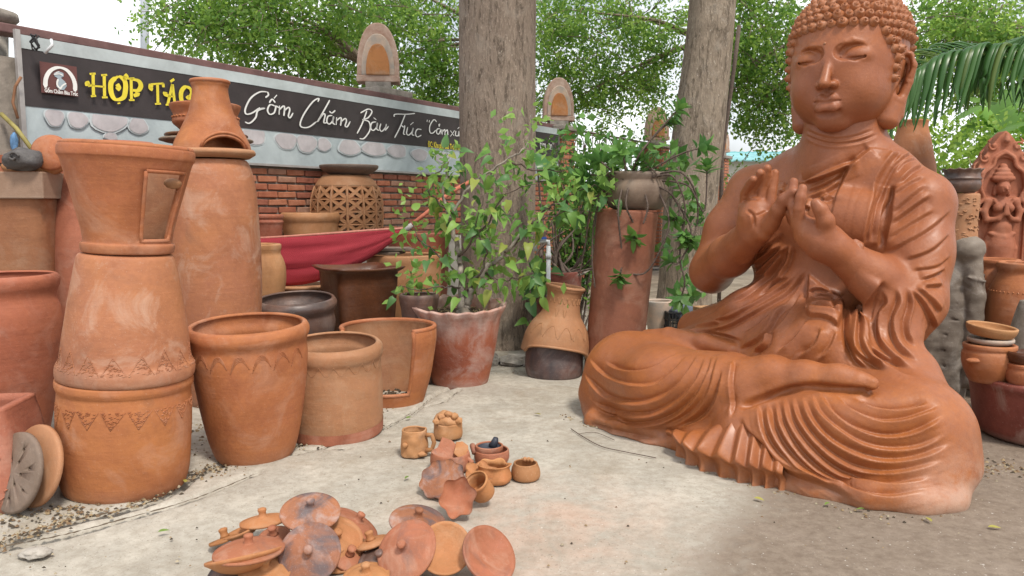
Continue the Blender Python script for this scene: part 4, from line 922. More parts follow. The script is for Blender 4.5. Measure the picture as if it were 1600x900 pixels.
def cut_pot(name, label, cx, prof, mat, Y, z0, th, arc, zr_, group=None, frame=True, seg=72):
    """a pot with an opening cut through its wall, and the thick frame of the cut"""
    hm_ = max(h for _, h in prof); X_, r_ = fit(cx, hm_, Y, (zof(prof[0][0], Y)+zof(prof[-1][0], Y))/2); c = Vector((X_, Y, 0)); k = r_/hm_; P = dense([(h*k, zof(p, Y)-z0) for p, h in prof], 6); _seed[0] += 1
    e = empty(name, (c.x, Y, z0), 0, label, 'pot', group); a0 = math.atan2(-Y, -c.x)
    V, Fc = lathe_data(P, seg, .006, _seed[0]); keep = []
    n = len(P)
    for q in Fc:
        z = sum(V[i][2] for i in q)/4; x = sum(V[i][0] for i in q)/4; y = sum(V[i][1] for i in q)/4
        a = math.degrees((math.atan2(y, x)-a0+math.pi) % (2*math.pi)-math.pi)
        if arc[0] < a < arc[1] and zr_[0] < z < zr_[1]: continue
        keep.append(q)
    b = len(V); V.append((0, 0, P[0][1])); keep += [((k_+1) % seg, k_, b) for k_ in range(seg)]
    o = pyd('body', V, keep, mat, e); o.data.materials.append(T_IN); m = o.modifiers.new('wall', 'SOLIDIFY'); m.thickness = th; m.offset = -1; m.material_offset = 1; o_prof[o.name] = P; o_w[o.name] = (.006, _seed[0]*1.7)
    V2 = [v for v in V]
    if frame:
        aa = [a0+math.radians(x) for x in arc]; zt = min(zr_[1], P[-1][1]); S_ = lambda a, z: surf(o, a, z, -th*.3)
        L_ = [S_(aa[0], zt-(zt-zr_[0])*i/10) for i in range(11)]+[S_(aa[0]+(aa[1]-aa[0])*i/12, zr_[0]) for i in range(1, 12)]+[S_(aa[1], zr_[0]+(zt-zr_[0])*i/10) for i in range(11)]
        if zr_[1] < P[-1][1]: L_ += [S_(aa[1]+(aa[0]-aa[1])*i/12, zt) for i in range(1, 13)]
        tube('cut_frame', L_, th*.48, mat, e, 8)
    tube('rim', [(P[-1][0]*math.cos(a)-th*.4*math.cos(a), P[-1][0]*math.sin(a)-th*.4*math.sin(a), P[-1][1]) for a in [2*math.pi*i/64 for i in range(65)] if zr_[1] < P[-1][1] or not (arc[0] < math.degrees((a-a0+math.pi) % (2*math.pi)-math.pi) < arc[1])] if zr_[1] < P[-1][1] else
         [(lambda a: ((P[-1][0]-th*.4)*math.cos(a), (P[-1][0]-th*.4)*math.sin(a), P[-1][1]))(a0+math.radians(arc[1])+(2*math.pi-math.radians(arc[1]-arc[0]))*i/60) for i in range(61)], th*.62, mat, e, 8)
    return e, o
zc = zr+.004+o_prof[p_up.name][-1][1]+.004
e_, o_ = cut_pot('kiln_pot', 'flared orange stove pot with a window cut in its side, topmost of the left stack', 197, [(394, 70), (392, 74), (384, 76), (379, 75), (376, 71), (350, 76), (310, 87), (275, 97), (252, 104), (246, 108), (234, 108), (230, 105)], T_OR, YS, zc, .02, (16, 66), (zof(375, YS)-zc+.005, zof(266, YS)-zc), GF)
lean(e_, 197)
def lump(name, c, r, mat, parent=None, seed=0, amp=.15, seg=24):
    V, Fc = [], []; n = seg//2
    for i in range(n+1):
        for k in range(seg):
            e, a = math.pi*i/n, 2*math.pi*k/seg; d = Vector((math.sin(e)*math.cos(a), math.sin(e)*math.sin(a), math.cos(e)))
            s = 1+amp*noise.noise(d*1.4+Vector((seed*7.3, seed, 0)))+amp*.5*noise.noise(d*3.3+Vector((0, seed*3.1, seed))); V.append((d.x*r[0]*s, d.y*r[1]*s, d.z*r[2]*s))
    for i in range(n):
        for k in range(seg): Fc.append((i*seg+k, (i+1)*seg+k, (i+1)*seg+(k+1) % seg, i*seg+(k+1) % seg))
    o = pyd(name, V, Fc, mat, parent); o.location = c; return o
a_ = to_cam(e_)+rad(50)
lump('clay_lug', surf(o_, to_cam(e_)+rad(58), zof(283, YS)-zc, -.03), (.035, .03, .022), T_TN, e_, 3)

# ---- far left: big pink jar, stamped slab planter, two leaning discs
pot('clay_pot', 'tall pinkish-red jar with a thick lip cut off by the left picture edge', 'pot', 8, [(716, 52), (690, 58), (640, 72), (580, 86), (520, 95), (487, 95), (466, 89), (456, 90), (446, 95), (436, 96), (430, 92)], T_RD, base=716)
def box_planter(name, label, c, w_, wt, h_, mat, rz=0, th=.025, tilt=None, lip=0.0, nseg=6, dip=0.0, cat='planter'):
    """square pot: four walls from foot width w_ to lip width wt, with an outward lip and slightly dipping edges"""
    V, Fc = [], []; prof = [(w_/2*.02, 0), (w_/2, 0)]+[(w_/2+(wt/2-w_/2)*(i/nseg)**1.25, h_*i/nseg) for i in range(1, nseg)]+[(wt/2-lip*.15, h_*.95), (wt/2+lip*.55, h_*.975), (wt/2+lip, h_), (wt/2+lip-th, h_+.004), (wt/2-th, h_*.93), (w_/2-th, .03), (.004, .03)]
    m = 8
    for r, z in prof:
        for s in range(4):
            for j in range(m):
                u = -1+2*j/m; x, y = [(u, -1), (1, u), (-u, 1), (-1, -u)][s]; k_ = 1-.02*(1-u*u) ; rnd = 1-.06*abs(u)**8
                V.append((x*r*k_*rnd, y*r*k_*rnd, z-dip*(1-abs(u)**1.5)*(z/h_)**3))
    n = 4*m
    for i in range(len(prof)-1):
        for k in range(n): Fc.append((i*n+k, i*n+(k+1) % n, (i+1)*n+(k+1) % n, (i+1)*n+k))
    o = pyd(name, V, Fc, mat); o.location = c; o.rotation_euler = tilt or (0, 0, rz); return tag(o, label, cat)
g = ground(-32, 792); o = box_planter('stamped_planter', 'corner of a pink clay block with stamped pits at the left picture edge', (g.x-.03, g.y+.10, .002), .40, .30, .40, T_PK, rad(8), cat='planter')
m = MB(); rr = random.Random(4)
for i in range(34):
    u, z = .5+.42*rr.random(), .03+.32*rr.random(); hwz = .2-.05*(z/.4)**1.25; p = Vector((hwz*(2*u-1), -hwz-.0006, z)); t = Vector((.008, 0, .004)); m.tube([p-t, p, p+t], [.001, .004, .001], 5)
s_ = m.build('stamped_pits', T_PK, o, True); s_['kind'] = 'stuff'
def disc(name, label, c, r, th, mat, rot, holes=(), cat='disc', group=None):
    n = 40; V = []; rings = [(0, .0), (r*.9, .0), (r, th*.25), (r, th*.75), (r*.94, th), (r*.3, th*1.08), (0.0, th*1.1)]
    pr = [(max(.001, a), b) for a, b in rings]; V, Fc = lathe_data(pr, n, .006, len(bpy.data.objects)); o = pyd(name, V, Fc, mat); o.location = c; o.rotation_euler = rot
    if holes:                                                  # pierce it
        mb_ = MB()
        for hx_, hy_ in holes: mb_.tube([(hx_, hy_, -.02), (hx_, hy_, th+.03)], .0075, 12)
        ct = mb_.build('cutter', M_HOLE); md = o.modifiers.new('b', 'BOOLEAN'); md.object = ct; md.solver = 'FAST'; ct.location = c; ct.rotation_euler = rot; bpy.context.view_layer.update()
        me = bpy.data.meshes.new_from_object(o.evaluated_get(bpy.context.evaluated_depsgraph_get())); o.modifiers.clear(); o.data = me; bpy.data.objects.remove(ct)
    return tag(o, label, cat, group)
M_HOLE = plain('dark_hole', (.03, .022, .018), .9, .2, 10, 0)
def place_disc(px, py, base_py, r_px, nx, ny, nz, **kw):
    """a disc standing on its edge: centre from the picture, facing the normal given"""
    g = ground(px, base_py); nrm = Vector((nx, ny, nz)).normalized(); r = r_px*g.y/FPX
    c = at(px, py, g.y+r*abs(nrm.z)*.9); return c, nrm.to_track_quat('Z', 'Y').to_euler(), r
c, rt, r = place_disc(62, 729, 793, 66, -.45, -.85, .28)
c.z = r*math.sqrt(1-.28**2)+.002; disc('clay_disc', 'orange clay disc leaning behind the grey perforated disc at the left', c, r, .028, T_TN, rt, group='clay discs leaning at the left')
c2, rt, r = place_disc(36, 733, 794, 64, -.45, -.85, .28); c2.z = r*math.sqrt(1-.28**2)+.002; c2 = c+Vector((-.62, -.78, 0)).normalized()*.062+Vector((0, -.015, 0)); c2.z = r*math.sqrt(1-.28**2)+.002
disc('clay_disc', 'grey-brown clay disc with drain holes leaning at the left beside the stack', c2, r, .026, T_GY, rt, [(.05*math.cos(i*1.05), .05*math.sin(i*1.05)) for i in range(6)]+[(.1*math.cos(i*.9+.3), .1*math.sin(i*.9+.3)) for i in range(7)], group='clay discs leaning at the left')

# ---- back left
YB = 4.25
pl = at(22, 420, YB); o = box_planter('square_planter', 'large square clay planter with a greyish upper band standing back left', (pl.x-.13, YB+.25, 0), .42, .58, zof(268, YB), T_BX, rad(6), lip=.012)
bd = MB(); zt = zof(268, YB)
for s in range(4):
    M4 = Matrix.Rotation(s*math.pi/2, 3, 'Z'); bd.box(M4 @ Vector((0, -.288, zt-.075)), (.60, .028, .145), M4)
bevel(bd.build('rim_band', clay('band_clay', (.36, .23, .15), (.33, .22, .16), (.44, .36, .29), dust=.4), o), .006)
o_sq = o
tz = zt+.0
lump('carved_stone', at(36, 250, YB-.02), (.105, .08, .062), clay('dark_stone', (.10, .095, .092), (.15, .14, .13), (.25, .24, .23), scale=3), None, 4, .22)
o = bpy.data.objects['carved_stone']; tag(o, 'dark grey stone lump with a carved curl lying on the square planter', 'stone')
tube('carved_curl', [(.03*math.cos(a)*(1-a/9)-.0, -.083, .028*math.sin(a)*(1-a/9)+.012) for a in [i*.4 for i in range(16)]], .006, o.data.materials[0], o, 6)
V, Fc = lathe_data([(.001, .035), (.05, .03), (.09, .012), (.10, 0), (.095, -.006), (.05, .01), (.001, .016)], 32, .02, 3)
o = pyd('clay_dish', V, Fc, T_OR); o.location = at(79, 238, YB+.05); o.rotation_euler = (rad(78), rad(-12), rad(20)); tag(o, 'round terracotta dish standing on edge behind the grey stone lump', 'dish')
lump('clay_dome', at(52, 262, YB+.12), (.16, .12, .06), T_OC, None, 8, .08); tag(bpy.data.objects['clay_dome'], 'flat ochre clay dome lying under the stone lump', 'dome')
o = pot('storage_jar', 'tall pinkish storage jar half hidden behind the left stack', 'jar', 186, [(640, 84), (560, 102), (480, 110), (400, 112), (320, 104), (265, 86), (240, 68), (236, 62)], T_PK, base=640, closed=True)
YJ = o.location.y
def lidplate(name, label, cx, py, hw, Y, z, mat, h_=.02, cat='plate', tilt=(0, 0, 0), group=None):
    X_, r = fit(cx, hw, Y, z); V, Fc = lathe_data([(.001, 0), (r*.85, 0), (r, h_*.45), (r*1.005, h_*.75), (r*.97, h_), (r*.9, h_*.7), (.001, h_*.6)], 56, .004, len(bpy.data.objects)); o = pyd(name, V, Fc, mat); o.location = (X_, Y, z); o.rotation_euler = tilt; return tag(o, label, cat, group)
lidplate('jar_lid', 'flat reddish lid on the pink storage jar behind the left stack', 184, 228, 58, YJ, zof(236, YJ)+.008, T_RD, .045, 'lid')

# ---- the tall orange jar with its lid and chimney hood
o = pot('storage_jar', 'tallest orange storage jar standing right of the left stack under a chimney hood', 'jar', 339, [(640, 52), (590, 60), (520, 67), (450, 70), (390, 70.5), (340, 69), (300, 66), (270, 61), (254, 55), (250, 50)], T_OP, base=640, closed=True, wob=.012)
YT = o.location.y; zt = zof(250, YT)+.008
lidplate('jar_lid', 'pale clay lid plate between the tallest jar and its chimney hood', 333, 243, 67, YT, zt, T_TN, .05, 'lid')
def hood(name, label, cx, prof, mat, Y, z0, arches, tilt=None, scr=None, cat='hood', th=.016):
    """flared chimney hood; arches: (angle from the camera side, half angle, height) cut up from its lower edge"""
    hm_ = max(h for _, h in prof); X_, r_ = fit(cx, hm_, Y, (zof(prof[0][0], Y)+zof(prof[-1][0], Y))/2); c = Vector((X_, Y, 0)); k = r_/hm_; P = dense([(h*k, zof(p, Y)-z0) for p, h in prof], 5); _seed[0] += 1; seg = 96; V, Fc = lathe_data(P, seg, .006, _seed[0]); a0 = math.atan2(-Y, -c.x)
    cut = lambda a: max([0]+[h_*max(0, 1-(((math.degrees(a-a0)-ca+180) % 360-180)/ha)**2)**.5 for ca, ha, h_ in arches])
    W_ = [];zs = [p[1] for p in P]; H_ = zs[-1]
    for i, v in enumerate(V):
        a = math.atan2(v[1], v[0]); q = cut(a); z = v[2]; z2 = q+(z)*(H_-q)/H_ if q > 0 else z
        if q > 0: r0 = float(np.interp(z2, zs, [p[0] for p in P])); z = z2; W_.append((r0*math.cos(a), r0*math.sin(a), z))
        else: W_.append(v)
    e = empty(name, (c.x, Y, z0), 0, label, cat)
    if tilt: e.rotation_euler = tilt
    o = pyd('shell', W_, Fc, mat, e); m = o.modifiers.new('wall', 'SOLIDIFY'); m.thickness = th; m.offset = -1; o_prof[o.name] = P; o_w[o.name] = (.006, _seed[0]*1.7)
    n = seg; tube('mouth_rim', [(W_[-n+k % n][0]*.97, W_[-n+k % n][1]*.97, W_[-n+k % n][2]) for k in range(n+1)], th*.75, mat, e)
    for ca, ha, h_ in arches: tube('arch_lip', [(lambda a: Vector(surf(o, a, cut(a)+.002, .003)))(a0+math.radians(ca+ha*(-1+2*i/24))) for i in range(25)], th*.55, mat, e)
    return e, o
zh = zt+.052
hood('chimney_hood', 'bell-shaped clay chimney hood with an arched opening on the tallest jar', 329, [(240, 63), (232, 62), (222, 59), (205, 50), (190, 42), (176, 36), (160, 31.5), (148, 29), (138, 28.5), (133, 30), (128, 30)], T_OR, YT, zh, [(22, 38, .085)])
# pot and plates seen behind the hood, on a jar of their own
o = pot('storage_jar', 'jar hidden behind the tallest jar, carrying stacked plates', 'jar', 322, [(560, 50), (480, 58), (380, 58), (300, 54), (240, 48), (226, 40)], T_RD, Y=5.45, closed=True); YH = o.location.y; z = zof(226, YH)+.008
for k, (hw, mt) in enumerate(((74, T_GY), (66, T_BN))): lidplate('clay_plate', ['wide grey clay plate lowest under the small pot behind the hood', 'smaller brown plate second under the small pot behind the hood'][k], 322, 215, hw, YH, z+.001, mt, .03, 'plate', group='plates behind the chimney hood'); z += .032
o = pot('clay_pot', 'small orange pot with a frilled shoulder behind the chimney hood', 'pot', 321, [(207, 36), (200, 46), (194, 53), (188, 53), (183, 51), (178, 52), (170, 56), (165, 57)], T_OR, Y=YH, z0=z+.004)
m = MB()
for i in range(40):
    a = 2*math.pi*i/40; m.tube([surf(o, a-.05, o_prof[o.name][-1][1]*.52, .0), surf(o, a, o_prof[o.name][-1][1]*.56, .007), surf(o, a+.05, o_prof[o.name][-1][1]*.52, 0)], .006, 5)
r_ = m.build('frilled_band', T_OR, o, True); r_['kind'] = 'stuff'

# ---- the open pots in front
o = pot('clay_pot', 'big open orange pot with combed waves under its thick lip, front row', 'pot', 394, [(724, 56), (716, 62), (680, 72), (630, 82), (580, 88.5), (550, 91), (534, 89.5), (527, 91), (519, 95), (511, 95.5), (504, 92)], T_OR, base=727, th=.028, tilt=(.06, 0, 0))
a0 = to_cam(o); H0 = o_prof[o.name][-1][1]; st = []
for i in range(7):
    for j in range(4):
        a = a0-1.25+i*.36; st.append([(a-.16+.012*j, H0*.735+.012*j), (a-.07, H0*.80+.008*j), (a+.02, H0*.825+.006*j), (a+.10, H0*.80+.004*j), (a+.15, H0*.765)])
scratched(o, st, r=.0015, name='combed_waves')
o = pot('clay_pot', 'squat tan pot with a dark red foot, right of the big open pot', 'pot', 523, [(690, 62), (684, 71), (676, 73.5), (664, 74), (630, 75), (590, 75), (565, 74), (557, 74.5), (551, 77), (544, 78), (538, 77), (533, 73)], T_TN, base=692, th=.024, tilt=(.07, 0, 0))
V, Fc = lathe_data([(r+.0025, z) for r, z in o_prof[o.name] if z < .085], 56, .008, _seed[0]); pyd('foot_band', V, Fc, T_PK, o)
a0 = to_cam(o); H0 = o_prof[o.name][-1][1]; scratched(o, [[(a0-1.2+.3*i, H0*.86), (a0-1.05+.3*i, H0*.76), (a0-.9+.3*i, H0*.86)] for i in range(8)], r=.0011)
Y13 = depth_on_ground(607, 637, 50)
e, o = cut_pot('cutaway_pot', 'orange pot with one side cut open to its floor, right of the tan pot', 607, [(637, 48), (632, 52), (615, 57), (585, 66), (550, 72.5), (530, 75.5), (518, 76), (510, 75)], T_OR, Y13, 0, .024, (-72, 30), (.075, 9))
for i in range(26): pass
m = MB(); rr = random.Random(3)
for i in range(60): a, r_ = rr.uniform(0, 6.3), rr.uniform(0, .13); m.tube([(r_*math.cos(a), r_*math.sin(a), .03), (r_*math.cos(a)+.012, r_*math.sin(a)+rr.uniform(-.01, .01), .036)], .006, 5)
m.build('loose_grit', M_SOIL, e)['kind'] = 'stuff'
pot('clay_pot', 'wide smoke-blackened pot with a rolled lip behind the big open pot', 'pot', 466, [(545, 46), (535, 54), (510, 60), (498, 60.5), (487, 59), (482, 61), (476, 64), (470, 64.5), (464, 61)], T_DK, Y=5.05, th=.022, tilt=(.09, 0, 0))
o = pot('clay_jar', 'small ochre jar with a flared lip beside the tallest jar', 'jar', 403, [(500, 33), (470, 40), (440, 44), (418, 44), (404, 40), (396, 36.5), (388, 38), (382, 38)], T_OC, Y=5.3)
# shelf by the wall: low concrete ledge that carries the lattice pot and its neighbours
lp0 = wp(.0, 0, .42); led = tag(bevel(MB().box((0, 0, .43), (3.4, .59, .86)).build('wall_ledge', M_CONC), .015), 'low concrete ledge along the brick wall carrying pots behind the hammock', 'ledge'); led.location = wp(.55, 0, .325); led.rotation_euler = (0, 0, wall_rz)
ZL = .865
def ledge_Y(px):
    t = 0; d = ray(px, 340); P = wp(0, 0, .33); u = (P-CAMP).dot(WN)/d.dot(WN); return (CAMP+d*u).y
Y = ledge_Y(485); o = pot('clay_pot', 'wide brown pot with a ridged lip above the hammock', 'pot', 485, [(388, 34), (372, 40), (356, 43), (348, 44), (344, 46), (338, 47), (333, 45)], T_OC, Y=Y, z0=ZL)
Y = ledge_Y(415); o = pot('clay_pot', 'small red pot with a doubled lip just right of the tallest jar', 'pot', 413, [(388, 24), (372, 27), (352, 29), (347, 31), (343, 29), (340, 31), (336, 31)], T_RD, Y=Y, z0=ZL)
# lattice pot: ribs and crossing straps, every gap a real hole
Y = ledge_Y(545)-.03; k = .975*Y/FPX; cx = 545
c = at(cx, 450, Y); e = empty('lattice_pot', (c.x, Y, ZL), 0, 'round pale clay pot pierced all over with triangular holes against the brick wall', 'pot')
zz = [zof(p, Y)-ZL for p in (385, 370, 340, 312, 292, 280, 274)]; Pz = dense(list(zip([50*k, 54*k, 57*k, 56*k, 50*k, 42*k, 35*k], zz)), 6); Hh = Pz[-1][1]
rof = lambda z: float(np.interp(z, [p[1] for p in Pz], [p[0] for p in Pz]))
V, Fc = [], []; nc, zb_, zt_ = 14, .05, Hh*.83; nr = 4
def cp(u, v): a = 2*math.pi*u/nc; z = zb_+(zt_-zb_)*v/nr; r = rof(z); return (r*math.cos(a), r*math.sin(a), z)
for i in range(nc):
    for j in range(nr):
        C0 = [(i, j), (i+1, j), (i+1, j+1), (i, j+1)]; ce = (i+.5, j+.5)
        for s in range(4):
            T3 = [C0[s], C0[(s+1) % 4], ce]; g_ = (sum(p[0] for p in T3)/3, sum(p[1] for p in T3)/3); I3 = [(g_[0]+(p[0]-g_[0])*.50, g_[1]+(p[1]-g_[1])*.50) for p in T3]
            b = len(V); V += [cp(*p) for p in T3+I3]
            for q in range(3): Fc.append((b+q, b+(q+1) % 3, b+3+(q+1) % 3, b+3+q))
bm = bmesh.new(); vs = [bm.verts.new(v) for v in V]
for q in Fc: bm.faces.new([vs[i] for i in q])
bmesh.ops.remove_doubles(bm, verts=bm.verts, dist=.0008); o = bmobj('lattice_wall', bm, T_TN, e, False); m = o.modifiers.new('wall', 'SOLIDIFY'); m.thickness = .02; m.offset = -1
for nm, lo, hi in (('foot', 0, zb_+.002), ('shoulder', zt_-.002, Hh)):
    pp = [(r, z) for r, z in [(rof(lo+(hi-lo)*i/6), lo+(hi-lo)*i/6) for i in range(7)]]; V, Fc = lathe_data(pp, 56, .004, 2); o = pyd(nm, V, Fc, T_TN, e); m = o.modifiers.new('wall', 'SOLIDIFY'); m.thickness = .022; m.offset = -1
rb = Pz[3][0]
for i in range(nc): a = 2*math.pi*(i)/nc; tube('rib', [(rof(zb_+(zt_-zb_)*j/8)*math.cos(a), rof(zb_+(zt_-zb_)*j/8)*math.sin(a), zb_+(zt_-zb_)*j/8) for j in range(9)], .009, T_TN, e, 6)
o = pot('clay_bowl', 'flat dark grey bowl resting on top of the lattice pot', 'bowl', 545, [(274, 30), (268, 40), (263, 46), (259, 47)], T_GY, Y=Y, z0=ZL+Hh+.003, th=.02)
# square flared planter
Yp = 5.55; zt = zof(415, Yp); c = at(560, 450, Yp); box_planter('square_planter', 'glossy dark brown square planter with flared dipping lip behind the sooted pot', (c.x, Yp, 0), .38, .47, zt, T_BN, rad(33), lip=.04, dip=.012)

# ---- around the big trunk
Yq = depth_on_ground(718, 605, 42)
o = pot('plant_pot', 'scalloped terracotta planter stained white with pale drips, holding the leafy bush', 'planter', 718, [(604, 41), (597, 44), (575, 49), (545, 56), (515, 61), (496, 64), (486, 67), (480, 70), (474, 72)], T_MO, base=606, tilt=(.08, 0, 0), ripple=(17, .014, .82), th=.03, wob=.006, seg=102)
P = o_prof[o.name]; zso = P[-1][1]*.86; V, Fc = lathe_data([(.001, zso+.015), (.08, zso+.008), (.16, zso), (rso := float(np.interp(zso, [p[1] for p in P], [p[0] for p in P]))-.032, zso-.004)], 40, .02, 5); pyd('soil', V, Fc, M_SOIL, o)
m = MB(); rr = random.Random(8)
for i in range(150): a, r_ = rr.uniform(0, 6.3), rso*.95*rr.random()**.5; v = Vector((rr.uniform(-1, 1), rr.uniform(-1, 1), .3))*.01; p = Vector((r_*math.cos(a), r_*math.sin(a), zso+.012)); m.tube([p-v, p, p+v], [.002, .006, .002], 5)
m.build('mulch', plain('mulch', (.30, .20, .10), .9, .5, 30, 0, alt=(.50, .40, .22)), o, True)['kind'] = 'stuff'
bush_pot = o; bush_z = zso
lump('root_knob', (.03, -.02, zso+.02), (.05, .05, .035), T_ST, o, 5)
# chimney hood on a sooted pot
o = pot('clay_pot', 'round smoke-greyed pot under the saddle-shaped hood by the trunk', 'pot', 866, [(592, 36), (586, 42), (570, 45), (548, 44), (530, 40), (515, 30)], T_SO, base=594, closed=True); Yh = o.location.y
zb = zof(551, Yh); e, sh = hood('chimney_hood', 'saddle-shaped clay hood with a scratched neck standing on the smoke-greyed pot', 867, [(551, 54), (540, 53), (526, 51), (510, 45), (498, 37), (490, 31.5), (480, 28.5), (466, 26.5), (456, 27.5), (451, 30), (447, 30)], T_TN, Yh, zb, [(6, 66, .075), (186, 66, .075)], (0, rad(9), 0))
a0 = to_cam(e); HN = o_prof[sh.name][-1][1]; st = [[(a0-1.2+.28*i, HN*.86), (a0-1.06+.28*i, HN*.77), (a0-.92+.28*i, HN*.86)] for i in range(9)]+[[(a0-1.0+.5*i, HN*.28), (a0-.85+.5*i, HN*.42), (a0-.68+.5*i, HN*.44), (a0-.55+.5*i, HN*.30)] for i in range(5)]+[[(a0-.35, HN*.70), (a0-.25, HN*.58), (a0-.15, HN*.70)], [(a0+.05, HN*.70), (a0+.15, HN*.58), (a0+.25, HN*.70)]]
scratched(sh, st)
# tall planter with a pot of trailing succulents on it
o = pot('tall_planter', 'tall plain reddish-brown planter leaning slightly behind the statue knee', 'planter', 976, [(520, 46), (470, 46.5), (400, 47), (350, 47), (336, 47.5), (329, 47)], clay('dark_red_clay', (.27, .105, .062), (.32, .125, .068), (.42, .26, .19), dust=.45), Y=5.35, tilt=None)
YPL = 5.35; zpl = o_prof[o.name][-1][1]
o.rotation_euler = (0, rad(4.5), 0); o.location.x -= .075
ops = pot('plant_pot', 'round dark grey-brown pot of trailing spiny succulents on the tall planter', 'planter', 995, [(334, 32), (322, 44), (305, 51), (292, 52), (283, 48), (279, 49), (273, 51), (270, 50)], T_GY, Y=YPL, z0=zpl+.004); zps = zpl+o_prof[ops.name][-1][1]
V, Fc = lathe_data([(.001, o_prof[ops.name][-1][1]*.93), (.19, o_prof[ops.name][-1][1]*.92)], 24, .01, 2); pyd('soil', V, Fc, M_SOIL, ops)
# red planter behind, its dry woody stump, water tap
o = pot('plant_pot', 'dark red tub with dry woody roots behind the chimney hood', 'planter', 872, [(505, 30), (480, 34), (450, 36), (440, 36), (432, 37), (424, 37)], T_MR, Y=6.25); rp = o
V, Fc = lathe_data([(.001, o_prof[o.name][-1][1]*.9), (.17, o_prof[o.name][-1][1]*.9)], 24, .01, 2); pyd('soil', V, Fc, M_SOIL, o)
# pieces stacked in the shade behind the bush
Yb2 = 6.1
o = pot('clay_pot', 'wide terracotta tub with a flat lip half hidden behind the leafy bush', 'pot', 655, [(520, 38), (470, 43), (420, 46), (385, 47), (372, 49), (363, 50)], T_RD, Y=6.95)
o = pot('clay_pot', 'beige wide-mouthed pot beneath the terracotta tub, behind the brown square planter', 'pot', 632, [(520, 44), (480, 54), (440, 58), (415, 57), (405, 58), (398, 57)], T_TN, Y=6.3)
o = pot('clay_stove', 'black clay stove bowl in the shade left of the scalloped planter', 'stove', 655, [(512, 22), (495, 27), (475, 30), (464, 31), (460, 30)], T_DK, Y=5.1)
for i, (px, py, w_, rz, lab) in enumerate(((612, 402, .34, .3, 'grey slab lying on the beige pot behind the brown square planter'), (600, 409, .30, -.2, 'second grey slab slid under the first, behind the brown square planter'))):
    sl = tag(bevel(MB().box((0, 0, 0), (w_, .2, .022)).build('stone_slab', T_GY), .005), lab, 'slab', 'slabs lying on the beige pot'); z = zof(398, 6.3)+.03-.0*i; sl.location = at(px, py, 6.15); sl.location.z = z+.026*(1-i); sl.rotation_euler = (.03, .02, rz)
lidplate('clay_plate', 'beige clay plate lying under the hammock behind the sooted pot', 468, 448, 44, 5.9, zof(452, 5.9), T_TN, .04); 
pot('clay_pot', 'beige pot under the plate below the hammock', 'pot', 468, [(520, 34), (490, 40), (455, 38)], T_TN, Y=5.9, closed=True)

# ---- behind and right of the statue
pot('storage_jar', 'large pale pink jar rising behind the statue neck and shoulder', 'jar', 1419, [(500, 40), (420, 52), (330, 50), (270, 41), (225, 31), (203, 25), (195, 24), (189, 25)], T_OP, Y=5.9)
YR = 4.9
o = pot('storage_jar', 'orange jar with dotted shoulder standing behind the stacked bowls', 'jar', 1551, [(600, 34), (540, 42), (480, 44), (440, 42), (424, 38), (416, 35), (410, 38), (405, 38)], T_OR, Y=YR)
o2 = pot('storage_jar', 'round orange jar with a thick lip at the right picture edge', 'jar', 1596, [(600, 34), (555, 52), (500, 60), (460, 56), (436, 46), (426, 41), (418, 44), (411, 44)], T_OR, Y=YR-.25)
for q in (o, o2):
    m = MB(); zq = o_prof[q.name][-1][1]*.80
    for i in range(44): a = 2*math.pi*i/44; p = surf(q, a, zq, .001); m.tube([p-Vector((0, 0, .006)), p, p+Vector((0, 0, .006))], [.001, .005, .001], 5)
    m.build('stamped_dots', T_OR, q, True)['kind'] = 'stuff'
pot('grey_cone', 'grey weathered cone-shaped pot at the right picture edge', 'pot', 1606, [(590, 44), (550, 36), (510, 28), (480, 20), (470, 16)], T_ST, Y=4.25, closed=True)
Yk = depth_on_ground(1640, 712, 95)
o = pot('plant_tub', 'wide maroon tub with flaking pale lip at the right, holding stacked bowls', 'planter', 1642, [(710, 95), (702, 104), (672, 116), (642, 125), (618, 130), (604, 133), (597, 138), (590, 137)], T_MR, base=712, th=.035)
H0 = o_prof[o.name][-1][1]; V, Fc = lathe_data([(.001, H0*.95), (.15, H0*.948), (float(np.interp(H0*.95, [p[1] for p in o_prof[o.name]], [p[0] for p in o_prof[o.name]]))-.036, H0*.945)], 40, .02, 2); pyd('soil', V, Fc, M_SOIL, o)
zt = H0*.95+.002
o = pot('clay_pot', 'squat orange pot with a lug handle on the maroon tub', 'pot', 1546, [(590, 30), (580, 40), (565, 45), (552, 45), (546, 42), (543, 44), (538, 44)], T_OC if 0 else T_OR, Y=Yk-.02, z0=zt)
lump('lug', surf(o, to_cam(o)-.5, .12, .0), (.045, .022, .014), T_OR, o, 2, .1)
zz = zt+o_prof[o.name][-1][1]
lidplate('jar_lid', 'white-glazed lid between the squat pot and the shallow dish', 1548, 532, 38, Yk-.02, zz+.006, M_CAPW, .03, 'lid')
d = pot('clay_dish', 'shallow orange dish topmost of the stack on the maroon tub', 'dish', 1548, [(532, 16), (524, 34), (515, 41), (509, 42)], T_OC, Y=Yk-.02, z0=zz+.04, th=.014, tilt=(rad(4), rad(5), 0))
o = pot('clay_pot', 'small round orange pot at the right picture edge on the maroon tub', 'pot', 1601, [(604, 20), (596, 28), (584, 31), (576, 29), (573, 30), (569, 30)], T_OR, Y=Yk-.16, z0=zt)
lidplate('jar_lid', 'domed brown lid on the small round pot at the right picture edge', 1601, 562, 29, Yk-.16, zt+o_prof[o.name][-1][1]+.004, T_BN, .06, 'lid')
